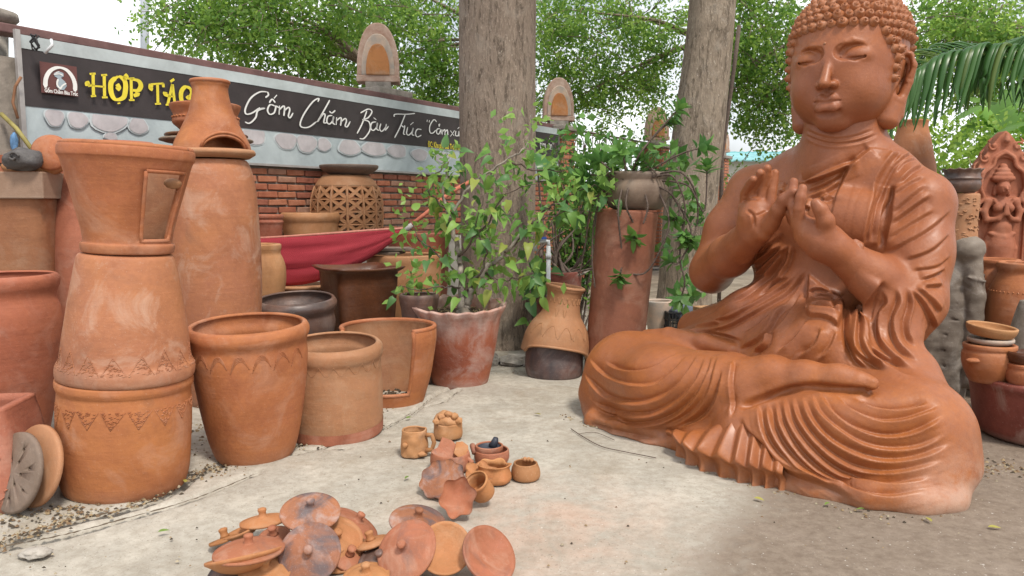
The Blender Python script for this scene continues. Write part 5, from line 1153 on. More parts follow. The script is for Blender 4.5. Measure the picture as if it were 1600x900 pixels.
# low things behind the arm
lb = pot('white_basin', 'pale chipped basin on the ground behind the statue elbow', 'basin', 1030, [(508, 14), (498, 20), (485, 22), (474, 23), (470, 23)], M_CAPW, Y=6.4)
crate = empty('plastic_crate', at(1066, 450, 6.3)*1, rad(6), 'black plastic crate with open mesh sides behind the statue elbow', 'crate'); crate.location.z = 0
M_BLK = plain('black_plastic', (.018, .02, .022), .4, .2, 20, 0); hz0, hz1 = .03, zof(486, 6.3)
for s, (dx, dy, ln, rot) in enumerate(((0, -.11, .28, 0), (0, .11, .28, 0), (-.14, 0, .22, 1), (.14, 0, .22, 1))):
    m = MB()
    for i in range(11): u = -ln/2+ln*i/10; m.box((u if not rot else dx, dy if not rot else u, (hz0+hz1)/2), (.009, .006, hz1-hz0) if not rot else (.006, .009, hz1-hz0))
    for i in range(6): z = hz0+(hz1-hz0)*i/5; m.box((dx, dy, z), (ln, .012, .010) if not rot else (.012, ln, .010))
    m.build('mesh_side', M_BLK, crate)
MB().box((0, 0, .02), (.27, .21, .012)).build('floor_panel', M_BLK, crate)
lump('grey_rag', Vector(crate.location)+Vector((0, .02, hz1-.015)), (.125, .09, .075), plain('grey_cloth', (.10, .12, .15), .9, .4, 14, .01), None, 9, .5); tag(bpy.data.objects['grey_rag'], 'crumpled dark blue-grey cloth lying in the black crate', 'cloth')
wpst = tag(bevel(MB().box((0, 0, .17), (.24, .12, .46)).build('wooden_block', plain('pale_wood', (.42, .24, .12), .7, .3, 4, .004)), .008), 'pale wooden block standing under the statue elbow', 'block'); wpst.location = at(1112, 450, 5.6); wpst.location.z = .06; wpst.rotation_euler = (0, 0, .3)
# ================================================================ trees, shrubs, hammock
def bark_mat(name, a, b_, c_, sc=1.0):
    m, t, b = mat_new(name); co = coords(t, False)
    n = ntex(t, co, 22*sc, 6, .72, .9, (1, 1, .20)); big = ntex(t, co, 1.6, 5, .6, .4); f_ = ntex(t, co, 75*sc, 5, .78, .3, (1, 1, .30)); sp = ntex(t, co, 55*sc, 3, .6, 0, (1, 1, .55))
    c = mix(t, ramp(t, big, (.36, 0), (.66, 1)), a, b_); c = mix(t, math_(t, 'MULTIPLY', ramp(t, n, (.50, 0), (.60, 1)), .8), c, tuple(x*.40 for x in a))
    c = mix(t, math_(t, 'MULTIPLY', ramp(t, ntex(t, co, 4.2, 6, .7, .8), (.52, 0), (.68, 1)), .6), c, c_); c = mix(t, math_(t, 'MULTIPLY', ramp(t, f_, (.50, 0), (.66, 1)), .6), c, tuple(min(1, x*1.6) for x in b_))
    c = mix(t, math_(t, 'MULTIPLY', ramp(t, sp, (.64, 0), (.70, 1)), .7), c, tuple(min(1, x*1.5) for x in c_))
    t.links.new(c, b.inputs['Base Color']); b.inputs['Roughness'].default_value = .95; b.inputs['Specular IOR Level'].default_value = .15
    bump(t, b, mix(t, .5, n, f_), .9, .03); return m
M_BK1 = bark_mat('grey_brown_bark', (.235, .18, .14), (.285, .225, .178), (.34, .29, .24)); M_BK2 = bark_mat('pale_bark', (.235, .185, .14), (.30, .245, .19), (.37, .325, .275), .8); M_STEM = plain('grey_stem', (.27, .235, .20), .85, .3, 30, .004); M_STEMD = plain('dark_stem', (.11, .08, .065), .85, .3, 40, .003)
def trunk_mesh(name, pts, mat, parent, seg=48, ridg=.02, knots=()):
    C = catmull([np.array(p) for p in pts], 14); V, Fc = [], []
    for i, (x, y, z, r) in enumerate(C):
        for k in range(seg):
            a = 2*math.pi*k/seg; d = Vector((math.cos(a), math.sin(a), 0)); rr = r*(1+ridg*noise.noise(Vector((d.x*2.2, d.y*2.2, z*.7)))*2.2+ridg*.6*noise.noise(Vector((d.x*7, d.y*7, z*2.0))))
            for kx, kz, kw, ka in knots:
                q = (math.atan2(math.sin(a-kx), math.cos(a-kx))*r/kw)**2+((z-kz)/kw)**2; rr += ka*(math.exp(-q)-1.5*math.exp(-q*7))
            V.append((x+d.x*rr, y+d.y*rr, z))
    n = len(C)
    for i in range(n-1):
        for k in range(seg): Fc.append((i*seg+k, i*seg+(k+1) % seg, (i+1)*seg+(k+1) % seg, (i+1)*seg+k))
    return pyd(name, V, Fc, mat, parent)
LEAFM = [leafmat('crown_leaf_a', (.06, .14, .028), (.13, .26, .05), .5), leafmat('crown_leaf_b', (.10, .20, .035), (.20, .34, .065), .55), leafmat('crown_leaf_c', (.18, .30, .05), (.31, .45, .09), .6)]
def leaf_cloud(name, clumps, n_per, size, mats, parent, seed=1, droop=.4):
    """small folded leaves round many twig ends; each leaf two faces"""
    rs = np.random.RandomState(seed); Vs, mi = [], []
    for (c, r, w_) in clumps:
        n = max(3, int(n_per*w_)); d = rs.randn(n, 3); d /= np.linalg.norm(d, axis=1, keepdims=True)+1e-9; p = np.array(c)+d*(rs.rand(n, 1)**.5)*np.array(r)
        ax = rs.randn(n, 3); ax[:, 2] -= droop; ax /= np.linalg.norm(ax, axis=1, keepdims=True); sd = np.cross(ax, rs.randn(n, 3)); sd /= np.linalg.norm(sd, axis=1, keepdims=True)+1e-9; nm = np.cross(ax, sd)
        L_ = size*(.65+.7*rs.rand(n, 1)); W_ = L_*.27
        a, b, e, g = p, p+ax*L_*.5+sd*W_+nm*L_*.08, p+ax*L_, p+ax*L_*.5-sd*W_+nm*L_*.08
        Vs.append(np.stack([a, b, e, g], 1)); mi.append(np.minimum(2, np.floor(rs.rand(n)*1.3+rs.rand()*1.9)).astype(int))
    V = np.concatenate(Vs).reshape(-1, 3); M_ = np.concatenate(mi); n = len(M_); me = bpy.data.meshes.new(name)
    me.vertices.add(len(V)); me.vertices.foreach_set('co', V.astype(np.float32).ravel()); i4 = np.arange(n)[:, None]*4; T = np.concatenate([i4+np.array([[0, 1, 2]]), i4+np.array([[0, 2, 3]])], 1).reshape(-1, 3)
    me.loops.add(T.size); me.loops.foreach_set('vertex_index', T.astype(np.int32).ravel()); me.polygons.add(len(T)); me.polygons.foreach_set('loop_start', np.arange(0, T.size, 3, dtype=np.int32)); me.polygons.foreach_set('loop_total', np.full(len(T), 3, np.int32))
    me.polygons.foreach_set('material_index', np.repeat(M_, 2).astype(np.int32)); me.update(calc_edges=True); o = link(name, me, mats, parent, False); o['kind'] = 'stuff'; return o
def limbs_and_crown(e, start, ends, seed, size, n_per, r0=.09, spread=.8, nsub=7, mat=None, mats=LEAFM, limb_share=1.0):
    rr = random.Random(seed); cl = []
    for q in ends:
        s, q = Vector(start), Vector(q)
        if rr.random() < limb_share:
            mid = (s+q)/2+Vector((rr.uniform(-.3, .3), rr.uniform(-.3, .3), .15*(q-s).length*.4)); C = catmull([s, mid, q], 6)
            tube('limb', C, [r0*(1-.82*i/(len(C)-1)) for i in range(len(C))], mat or M_BK1, e, 7)
        for k in range(nsub):
            b = q+Vector((rr.gauss(0, spread*.35), rr.gauss(0, spread*.35), rr.gauss(.05, spread*.25))); f_ = b+Vector((rr.gauss(0, spread*.6), rr.gauss(0, spread*.6), rr.gauss(-.22, spread*.35)))
            tube('twig', [b, (b+f_)/2+Vector((0, 0, .06)), f_], [.010, .007, .003], mat or M_BK1, e, 4)
            for j in range(6): u = j/5; cl.append(((b.lerp(f_, u)+Vector((rr.gauss(0, .09), rr.gauss(0, .09), rr.gauss(-.04, .08)))), (rr.uniform(.16, .34),)*2+(rr.uniform(.12, .26),), rr.uniform(.3, 1.5)))
    return leaf_cloud('crown', cl, n_per, size, mats, e, seed)
# the big near trunk and the pale one behind it
Yt1 = 6.55; b1 = at(778, 450, Yt1); e = empty('shade_tree', (b1.x, Yt1, 0), 0, 'big grey-brown tree trunk standing behind the leafy planter, leafy crown above', 'tree')
k = Yt1/FPX
trunk_mesh('trunk', [(0, 0, -.08, .40), (.0, 0, .10, .335), (.0, 0, .45, .305), (0, 0, 1.1, .315), (.0, 0, 1.9, .325), (.0, .0, 2.7, .32), (.02, .03, 3.8, .30), (.05, .1, 4.8, .27)], M_BK1, e, 64, .016, [(4.75, 2.35, .05, .02), (4.35, 2.02, .04, .02), (4.55, 1.98, .035, .018), (4.6, 2.85, .05, .016)])
limbs_and_crown(e, (.05, .1, 4.7), [(-2.2, .9, 5.6), (-1.2, 2.2, 5.9), (1.6, 1.9, 5.7), (2.3, .7, 5.5), (-2.9, 2.0, 4.9), (.3, 2.9, 5.3), (.3, -1.8, 6.0), (-1.9, -1.2, 6.0), (2.0, -1.3, 6.1)], 11, .085, 34, .13, .75, 8)
Yt2 = 7.7; b2 = at(1090, 450, Yt2); e = empty('shade_tree', (b2.x, Yt2, 0), 0, 'second tree with a pale trunk and a knot high up, just left of the statue', 'tree')
trunk_mesh('trunk', [(-.16, 0, -.08, .36), (-.13, 0, .3, .27), (-.09, 0, 1.2, .255), (-.02, 0, 2.0, .245), (.06, 0, 2.9, .225), (.10, .03, 3.8, .21), (.14, .1, 4.6, .19)], M_BK2, e, 64, .03, [(4.95, 2.95, .09, .055), (4.25, 2.92, .06, .035)])
limbs_and_crown(e, (.14, .1, 4.5), [(-1.8, 1.2, 5.3), (1.6, 1.3, 5.2), (2.6, 2.4, 5.0), (.2, 2.6, 5.2), (-.5, -1.5, 5.7), (2.2, -.8, 5.6)], 12, .085, 30, .11, .7, 8, M_BK2)
# the wood beyond the wall: each tree its own trunk and crown, hanging branches in the gaps
def far_tree(px, py0, Y, lab, spots, seed, size=.075, n_per=38, spread=.6, nsub=8):
    b = at(px, 450, Y); e = empty('background_tree', (b.x, Y, 0), 0, lab, 'tree', 'trees beyond the wall'); ztop = at(px, py0, Y).z
    trunk_mesh('trunk', [(0, 0, -.1, .22), (0, 0, 1.5, .17), (.05, 0, ztop*.8, .13), (.1, .05, ztop, .09)], M_BK1, e, 14, .03)
    ends = [Vector(at(x, y, Y+dy))-Vector((b.x, Y, 0)) for x, y, dy in spots]
    limbs_and_crown(e, (.1, .05, ztop*.9), ends, seed, size, n_per, .05, spread, nsub, limb_share=.3); return e
far_tree(592, 75, 11.0, 'background tree left of the nearest lotus cap, drooping leaves above the banner', [(355, -10, 0), (340, 15, 0.3), (300, 45, 0.2), (330, 20, 0.4), (350, 65, -0.3), (390, 95, 0), (420, 40, 0.5), (460, 70, 0.5), (480, 20, -0.4), (430, 0, 0), (340, -30, 0.6), (500, 85, 0.4), (370, 20, -0.4), (520, 40, 0.2), (380, 30, 0.3), (540, 10, 0), (410, -40, 0), (470, 110, 0.6)], 21, .076, 17, .74, 9)
far_tree(790, 20, 12.5, 'background tree between the nearest lotus cap and the big trunk', [(560, 60, 0.4), (610, 10, -0.5), (650, 65, 0), (690, 40, 0.6), (700, 110, 0.2), (640, -20, 0), (550, 110, 0.8), (680, 145, 0.5), (645, 120, 0.9), (590, 30, 0), (720, 10, 0.3), (530, 90, 0.5), (665, 95, 0.3), (700, 75, 0), (620, 40, 0.8), (715, 150, 0.4), (655, 160, 0.6)], 22, .076, 17, .74, 9)
far_tree(1080, 20, 13.5, 'background tree in the gap between the two big trunks', [(850, 20, 0), (890, 60, 0.4), (930, 20, -0.5), (960, 80, 0), (1000, 40, 0.6), (1030, 90, 0), (870, 110, 0.5), (930, 130, 0.8), (990, 140, 1), (1040, 20, 0), (900, -20, 0), (850, 80, 0.3), (910, 100, 0.2), (970, 20, 0.3), (1015, 130, 0.5), (885, 30, 0.7), (950, 160, 0.6), (860, 150, 0.4), (1020, 60, 0.2), (905, 150, 0.5), (840, 50, 0.8)], 23, .076, 17, .74, 9)
far_tree(1335, 20, 12.5, 'background tree between the pale trunk and the statue head', [(1150, 10, 0), (1180, 50, 0.4), (1210, 30, -0.5), (1170, 100, 0), (1215, 90, 0.6), (1200, 140, 0.5), (1150, 60, 1), (1235, 60, 0), (1225, 160, 0.4), (1190, 10, 0.2), (1160, 140, 0.6), (1215, 185, 0.5), (1180, 170, 0.3), (1145, 100, 0.4), (1200, 70, 0.1), (1240, 110, 0.6)], 24, .076, 17, .74, 9)
far_tree(1720, 20, 12.0, 'background tree at the upper right behind the palm frond', [(1450, 10, 0), (1490, 40, 0.4), (1540, 20, -0.5), (1580, 60, 0), (1620, 20, 0.6), (1560, 100, 0.3), (1460, 90, 0.5), (1600, 120, 0.6), (1430, 50, 0), (1520, 130, 0.8), (1480, 70, 0.2), (1555, 45, 0.1), (1500, 5, 0.2), (1590, 90, 0.4), (1440, 120, 0.5), (1530, 75, 0.3), (1610, 150, 0.4)], 25, .076, 17, .74, 9)
# yellow-green bush and banana plants behind the stele
LIME = [leafmat('lime_leaf_a', (.13, .24, .03), (.24, .38, .05), .5), leafmat('lime_leaf_b', (.20, .32, .05), (.32, .45, .09), .5), leafmat('lime_leaf_c', (.09, .19, .03), (.20, .34, .06), .5)]
bb = at(1480, 450, 9.0); e = empty('lime_bush', (bb.x, 9.0, 0), 0, 'bright yellow-green bush behind the stele and the statue shoulder', 'bush'); rr = random.Random(5)
for i in range(9): tube('stem', [(0, 0, 0), (rr.uniform(-.4, .4), rr.uniform(-.3, .3), .9), (rr.uniform(-1.0, 1.2), rr.uniform(-.4, .5), rr.uniform(1.4, 2.1))], [.03, .02, .008], M_BK1, e, 5)
leaf_cloud('crown', [((rr.gauss(.25, .85), rr.gauss(.2, .4), rr.uniform(.5, 2.15)), (.28, .28, .22), 1) for _ in range(170)], 46, .085, LIME, e, 6)
M_BAN = leafmat('banana_leaf', (.10, .22, .04), (.20, .36, .09), .5, .35)
def blade(name, spine, w_, mat, parent, n=18, fold=.25, tear=0, seed=1):
    """long leaf blade: halves folded along the midrib, torn strips along the edge"""
    C = [Vector(p) for p in catmull(spine, 6)]; V, Fc = [], []; rr = random.Random(seed); m = len(C)
    for i, p in enumerate(C):
        t = (C[min(i+1, m-1)]-C[max(0, i-1)]).normalized(); s = t.cross(Vector((0, 0, 1))); s = s.normalized() if s.length > .01 else Vector((1, 0, 0)); u = i/(m-1); ww = w_*math.sin(math.pi*min(1, .06+u*.94))**.6*(1 if not tear else rr.uniform(.75, 1.0)); n_ = s.cross(t)
        V += [p-s*ww-n_*ww*fold, p-s*ww*.5-n_*ww*fold*.3, p, p+s*ww*.5-n_*ww*fold*.3, p+s*ww-n_*ww*fold]
    for i in range(m-1):
        for j in range(4):
            if tear and j in (0, 3) and rr.random() < .16: continue
            Fc.append((i*5+j, i*5+j+1, (i+1)*5+j+1, (i+1)*5+j))
    return pyd(name, V, Fc, mat, parent)
for idx, (px, Y, lab, lv) in enumerate(((1560, 9.6, 'banana plant with broad pale leaves behind the stele', [((1560, 205), (1530, 165), (1485, 190), .0), ((1560, 205), (1600, 150), (1660, 170), .3), ((1560, 205), (1580, 140), (1640, 120), .6), ((1565, 205), (1520, 190), (1480, 240), .5), ((1560, 210), (1610, 200), (1640, 250), .2), ((1565, 205), (1550, 160), (1505, 150), .9), ((1560, 210), (1535, 215), (1500, 265), .1), ((1562, 205), (1545, 175), (1500, 200), .35), ((1562, 205), (1590, 175), (1625, 195), .15), ((1565, 205), (1575, 165), (1600, 135), .8)]), (1640, 8.4, 'banana plant at the right picture edge', [((1640, 230), (1600, 190), (1545, 215), 0), ((1640, 230), (1605, 160), (1560, 175), .4), ((1640, 230), (1610, 230), (1580, 290), .2)]))):
    b = at(px, 450, Y); e = empty('banana_plant', (b.x, Y, 0), 0, lab, 'plant', 'banana plants beyond the yard'); o0 = Vector((b.x, Y, 0)); zt = at(px, 215, Y).z
    tube('stem', [(0, 0, 0), (.02, 0, zt*.5), (0, 0, zt)], [.13, .11, .07], LIME[0], e, 12)
    for i, (a, m_, q, dy) in enumerate(lv): blade('leaf', [at(*a, Y)-o0, at(*m_, Y+dy*.5)-o0, at(*q, Y+dy)-o0], .20, M_BAN, e, tear=1, seed=i+idx*7)
# palm frond arching from the right edge behind the statue's head
M_PALM = leafmat('palm_leaf', (.03, .095, .025), (.065, .15, .035), .25, .3); M_PALMY = leafmat('palm_leaf_pale', (.07, .13, .03), (.13, .19, .05), .3, .35); M_RACH = plain('palm_midrib', (.22, .26, .08), .5, .2, 8, 0)
Yf = 5.3; e = empty('palm', at(1700, 300, Yf)*1, 0, 'dark green palm frond arching from the right edge behind the statue head', 'palm'); e.location.z = 0; o0 = Vector(e.location)
tube('trunk', [(0, 0, 0), (.02, 0, 1.0), (0, 0, at(1700, 160, Yf).z)], [.12, .10, .07], M_BK1, e, 14)
sp = [Vector(p) for p in catmull([at(1700, 160, Yf)-o0, at(1640, 110, Yf)-o0, at(1570, 90, Yf)-o0, at(1500, 92, Yf-.05)-o0, at(1440, 112, Yf-.1)-o0, at(1385, 150, Yf-.1)-o0], 16)]
tube('midrib', sp, [.016*(1-.75*i/(len(sp)-1)) for i in range(len(sp))], M_RACH, e, 6); rr = random.Random(9)
for i in range(8, len(sp)-1):
    t = (sp[i+1]-sp[i-1]).normalized(); u = i/(len(sp)-1)
    if rr.random() < .22: continue
    for s in (-1, 1):
        L_ = (.72 if s < 0 else .62)*(1-.5*abs(u-.5))*rr.uniform(.85, 1.1); side = Vector((0, 1, 0))*s; d0 = (t*.62+side*.40+Vector((0, 0, .34 if s > 0 else .1))).normalized()
        p0 = sp[i]; p1 = p0+d0*L_*.42; p2 = p1+(d0*.40+Vector((0, 0, -.72))).normalized()*L_*.36; p3 = p2+(d0*.12+Vector((rr.uniform(-.25, .25), rr.uniform(-.2, .2), -1))).normalized()*L_*.36
        blade('leaflet', [p0, p1, p2, p3], rr.uniform(.014, .023), M_PALM if rr.random() < .85 else M_PALMY, e, fold=.5, seed=i)
sp2 = [Vector(p) for p in catmull([at(1700, 160, Yf)-o0, at(1650, 70, Yf+.2)-o0, at(1600, 78, Yf+.1)-o0, at(1560, 100, Yf)-o0], 10)]; tube('midrib', sp2, .008, M_RACH, e, 6)
for i in range(6, len(sp2)-1):
    for s in (-1, 1): d0 = Vector((-.6, .3*s, .2)).normalized(); p0 = sp2[i]; blade('leaflet', [p0, p0+d0*.16, p0+d0*.26+Vector((0, 0, -.12)), p0+d0*.3+Vector((0, 0, -.30))], .015, M_PALM, e, fold=.5, seed=i)

# ---- potted plants: single leaves along hand-placed stems
def leaf_mesh(name, L_, W_, mat, curl=.25, heart=False):
    V, Fc = [], []; n = 6
    for i in range(n+1):
        u = i/n; w_ = W_*(math.sin(math.pi*u**.75)**.9 if not heart else math.sin(math.pi*min(1, (u+.10)/1.1)**.62)**.9)*(1 if u < 1 else 0)
        z = -curl*L_*u*u; V += [(-w_, u*L_, z+w_*.45), (0, u*L_, z), (w_, u*L_, z+w_*.45)]
    for i in range(n):
        b = i*3; Fc += [(b, b+1, b+4, b+3), (b+1, b+2, b+5, b+4)]
    me = bpy.data.meshes.new(name); me.from_pydata(V, [], Fc); me.materials.append(mat); me.polygons.foreach_set('use_smooth', [True]*len(Fc)); return me
LV = [leafmat('bush_leaf_a', (.09, .21, .045), (.17, .32, .065), .35), leafmat('bush_leaf_b', (.16, .31, .06), (.27, .43, .10), .4), leafmat('bush_leaf_c', (.05, .14, .045), (.10, .21, .06), .3)]
LVY = leafmat('bush_leaf_yellowed', (.26, .32, .06), (.36, .40, .10), .4)
LM = [leaf_mesh('leaf', L_, L_*w_, m, c, True) for m in LV+LV+[LVY] for L_, c, w_ in ((.075, .15, .30), (.10, .45, .27), (.088, .75, .32))]
def put_leaf(me, p, d, up, parent, s=1.0, roll=0):
    d = Vector(d).normalized(); x = d.cross(Vector(up)); x = x.normalized() if x.length > .02 else Vector((1, 0, 0)); z = x.cross(d); M_ = Matrix((x, d, z)).transposed().to_4x4()
    o = bpy.data.objects.new('leaf', me); COL.objects.link(o); o.parent = parent; o.matrix_local = Matrix.Translation(p) @ M_ @ Matrix.Rotation(roll, 4, 'Y') @ Matrix.Scale(s, 4); return o
Yb = bush_pot.location.y; BUSH = empty('leafy_bush', (bush_pot.location.x, Yb, bush_z), 0, 'leafy bright green bush with grey branching stems growing from the scalloped planter', 'shrub'); o0 = Vector(BUSH.location)
STS = [([(727, 482), (735, 455), (755, 425), (790, 395), (828, 350)], .030, 0), ([(722, 482), (720, 430), (716, 390), (702, 340), (692, 300), (700, 255)], .024, .05), ([(733, 455), (700, 446), (660, 452), (622, 448)], .008, -.1), ([(704, 340), (740, 285), (790, 250), (822, 228), (832, 178)], .011, .1), ([(790, 395), (840, 340), (880, 312), (925, 290), (950, 296)], .009, .1),
       ([(828, 350), (860, 338), (905, 325)], .008, -.05), ([(728, 440), (692, 405), (656, 375), (642, 345)], .008, -.1), ([(795, 250), (850, 268), (905, 262)], .008, .15), ([(718, 400), (760, 350), (790, 305), (840, 285)], .009, -.1), ([(702, 330), (672, 300), (690, 262), (700, 240)], .007, 0), ([(755, 425), (790, 440), (830, 430), (850, 455)], .007, -.05), ([(735, 455), (760, 400), (745, 350), (760, 300)], .008, -.15)]
rr = random.Random(31); nl = 0
for P, r0, dy in STS:
    C = [at(x, y, Yb+dy*(i/(len(P)-1))*1.5)-o0 for i, (x, y) in enumerate(P)]; C = [Vector(p)+Vector((rr.gauss(0, .006), rr.gauss(0, .02), rr.gauss(0, .006))) for p in catmull(C, 7)]
    tube('stem', C, [r0*(1-.75*i/(len(C)-1)) for i in range(len(C))], M_STEM if r0 > .01 else M_STEMD, BUSH, 7)
    m = len(C); cnt = int(len(P)*5.6)
    for _ in range(cnt):
        if nl >= 292: break
        u = rr.uniform(.28 if r0 > .012 else .12, 1.0); p = C[min(m-1, int(u*(m-1)))]; q = p+Vector((rr.gauss(0, .055), rr.gauss(0, .09), rr.gauss(.01, .055)))
        d = (q-p)+Vector((rr.uniform(-.03, .03), rr.uniform(-.08, .02), -.05)); put_leaf(rr.choice(LM), q, d, (rr.uniform(-.4, .4), rr.uniform(-.9, -.2), .8), BUSH, rr.uniform(.75, 1.2), rr.uniform(-.5, .5)); nl += 1
rs_ = random.Random(8); cl = []
for P, r0, dy in STS:
    for i in range(len(P)*4):
        u = rs_.uniform(.25, 1)*(len(P)-1); j = min(len(P)-2, int(u)); x, y = (P[j][q_]+(P[j+1][q_]-P[j][q_])*(u-j) for q_ in (0, 1)); cl.append((Vector(at(x+rs_.gauss(0, 16), y+rs_.gauss(-4, 16), Yb+rs_.gauss(.08, .14)))-o0, (.09, .09, .07), rs_.uniform(.4, 1.4)))
leaf_cloud('small_leaves', cl, 2, .062, [LV[0], LV[1], LV[1]], BUSH, 41, .3)
# fine-leaved shrub behind, by the second pillar, and a broad aroid leaf on the trunk
FV = [leafmat('fine_leaf_a', (.07, .17, .03), (.13, .25, .05), .4), leafmat('fine_leaf_b', (.10, .21, .035), (.17, .30, .06), .4), leafmat('fine_leaf_c', (.05, .13, .03), (.09, .19, .05), .4)]
bb = at(895, 450, 7.1); e = empty('fine_shrub', (bb.x, 7.1, 0), 0, 'taller fine-leaved green shrub behind the leafy bush, right of the big trunk', 'shrub'); o0 = Vector(e.location); cl = []
for i in range(26):
    q = at(rr.uniform(838, 960), rr.uniform(190, 400), 7.1+rr.uniform(-.3, .4))-o0; mid = Vector((q.x*.4+rr.uniform(-.1, .1), q.y*.4, q.z*.55)); C = catmull([Vector((rr.uniform(-.1, .1), 0, 0)), mid, q], 7); tube('stem', C, [.012*(1-.7*j/(len(C)-1)) for j in range(len(C))], M_STEMD, e, 5)
    for p in C[5:]: cl.append((p, (.13, .13, .10), rr.uniform(.5, 1.2)))
leaf_cloud('foliage', cl, 12, .058, FV, e, 33, .2)
M_ARO = leafmat('broad_leaf', (.05, .15, .04), (.09, .22, .06), .35, .3)
e = empty('aroid', at(846, 330, 6.2), 0, 'large drooping ribbed leaf growing at the right side of the big trunk', 'plant'); o0 = Vector(e.location)
blade('leaf', [at(838, 238, 6.15)-o0, at(852, 250, 6.0)-o0, at(858, 275, 5.95)-o0, at(850, 300, 5.95)-o0], .085, M_ARO, e, fold=.3); tube('stem', [(0, 0, -.9), (.02, .1, -.2), at(838, 238, 6.15)-o0], .008, M_STEMD, e, 5)
e = empty('aroid', at(836, 470, 6.0), 0, 'dark low plant with broad leaves between the trunk and the chimney hood', 'plant'); o0 = Vector(e.location); e.location.z = 0; o0 = Vector(e.location); AR = [leaf_mesh('leaf', .14, .045, m, .4, True) for m in LV[::2]]
for i in range(26): p = at(rr.uniform(822, 862), rr.uniform(395, 520), 6.05+rr.uniform(-.15, .1))-o0; put_leaf(rr.choice(AR), p, (rr.uniform(-1, 1), rr.uniform(-1, 0), rr.uniform(-1.0, .3)), (0, -.7, .7), e, rr.uniform(.7, 1.1), rr.uniform(-.4, .4))
for i in range(6): tube('stem', [(rr.uniform(-.05, .05), 0, 0), (rr.uniform(-.1, .1), rr.uniform(-.1, .1), .4), at(rr.uniform(825, 860), rr.uniform(400, 480), 6.05)-o0], .005, M_STEMD, e, 5)
# trailing spiny succulent in the pot on the tall planter
SUC = [leafmat('succulent_leaf_a', (.06, .17, .05), (.11, .25, .06), .25, .35), leafmat('succulent_leaf_b', (.09, .21, .05), (.16, .31, .07), .25, .35)]; SM = [leaf_mesh('leaf', .115, .020, m, .1) for m in SUC]+[leaf_mesh('leaf', .10, .030, m, .2) for m in SUC]
Ys = YPL; c = at(995, 450, Ys); e = empty('trailing_succulent', (c.x, Ys, zps-.02), 0, 'spiny-stemmed succulent with leaf rosettes trailing from the pot on the tall planter', 'plant'); o0 = Vector(e.location); rr = random.Random(77); nl = 0
SS = [([(985, 278), (1012, 225), (1062, 168)], 1), ([(1000, 278), (1035, 255), (1070, 238), (1100, 230)], 1), ([(985, 278), (1000, 240), (1035, 200), (1050, 190)], 1), ([(1010, 278), (1060, 268), (1086, 300), (1090, 345), (1078, 380)], 1), ([(1015, 280), (1050, 275), (1070, 320), (1066, 372)], 1), ([(1070, 330), (1062, 400), (1070, 440), (1062, 470)], 1), ([(975, 282), (966, 330), (972, 400), (968, 437)], 1), ([(985, 282), (978, 320), (992, 355), (990, 375)], 1), ([(1000, 282), (1012, 320), (1005, 350)], 0), ([(1020, 282), (1045, 340), (1034, 385), (1010, 425), (985, 428)], 0),
      ([(975, 280), (950, 262), (935, 248)], 1), ([(975, 280), (945, 275), (912, 272)], 1), ([(980, 280), (975, 250), (968, 235)], 1), ([(1005, 280), (1012, 262), (1002, 245)], 1), ([(990, 278), (1025, 275), (1010, 255)], 1), ([(1030, 282), (1075, 290), (1100, 330), (1105, 260)], 1), ([(960, 285), (925, 320), (915, 380), (905, 430)], 0), ([(962, 285), (932, 330), (925, 400), (930, 450)], 0), ([(960, 290), (940, 300), (900, 340), (882, 340)], 1), ([(1040, 290), (1080, 360), (1060, 410), (1044, 405)], 1), ([(1000, 282), (1045, 300), (1062, 330), (1052, 345)], 1)]
for P, ros in SS:
    C = [Vector(at(x, y, Ys-.13-.10*(i > 0)+rr.uniform(-.05, .05)+(.15 if x < 950 else 0))-o0) for i, (x, y) in enumerate(P)]; C = [Vector(p) for p in catmull(C, 8)]
    tube('stem', C, [.0072*(1-.35*i/(len(C)-1)) for i in range(len(C))], M_STEMD, e, 6)
    sm = MB()
    for i in range(1, len(C)-1):
        for _ in range(4): d = Vector((rr.gauss(0, 1), rr.gauss(0, 1), rr.gauss(0, 1))).normalized()*.02; sm.tube([C[i], C[i]+d], [.0022, .0004], 3)
    s_ = sm.build('thorns', M_STEMD, e); s_['kind'] = 'stuff'
    if ros:
        t = (C[-1]-C[-3]).normalized()
        for k in range(14 if C[-1].z > -.12 else 11):
            if nl >= 290: break
            a = 2.4*k; x = t.orthogonal().normalized(); y = t.cross(x); d = t*(.25+.05*k)+(x*math.cos(a)+y*math.sin(a))*(1-.03*k); put_leaf(rr.choice(SM), C[-1]-t*.004*(13-k), d, t, e, rr.uniform(.75, 1.1), 0); nl += 1
cl = [(Vector(at(rr.gauss(985, 40), rr.gauss(255, 20), Ys+rr.uniform(-.15, .2)))-o0, (.10, .10, .07), rr.uniform(.4, 1.3)) for _ in range(34)]+[(Vector(at(rr.gauss(925, 22), rr.gauss(300, 45), Ys+rr.uniform(-.05, .3)))-o0, (.10, .10, .09), rr.uniform(.3, 1.2)) for _ in range(30)]+[(Vector(at(rr.gauss(1075, 14), rr.uniform(260, 470), Ys+rr.uniform(-.1, .2)))-o0, (.07, .07, .07), rr.uniform(.3, 1.0)) for _ in range(26)]
leaf_cloud('small_leaves', cl, 9, .085, [SUC[0], SUC[1], SUC[1]], e, 43, .0)
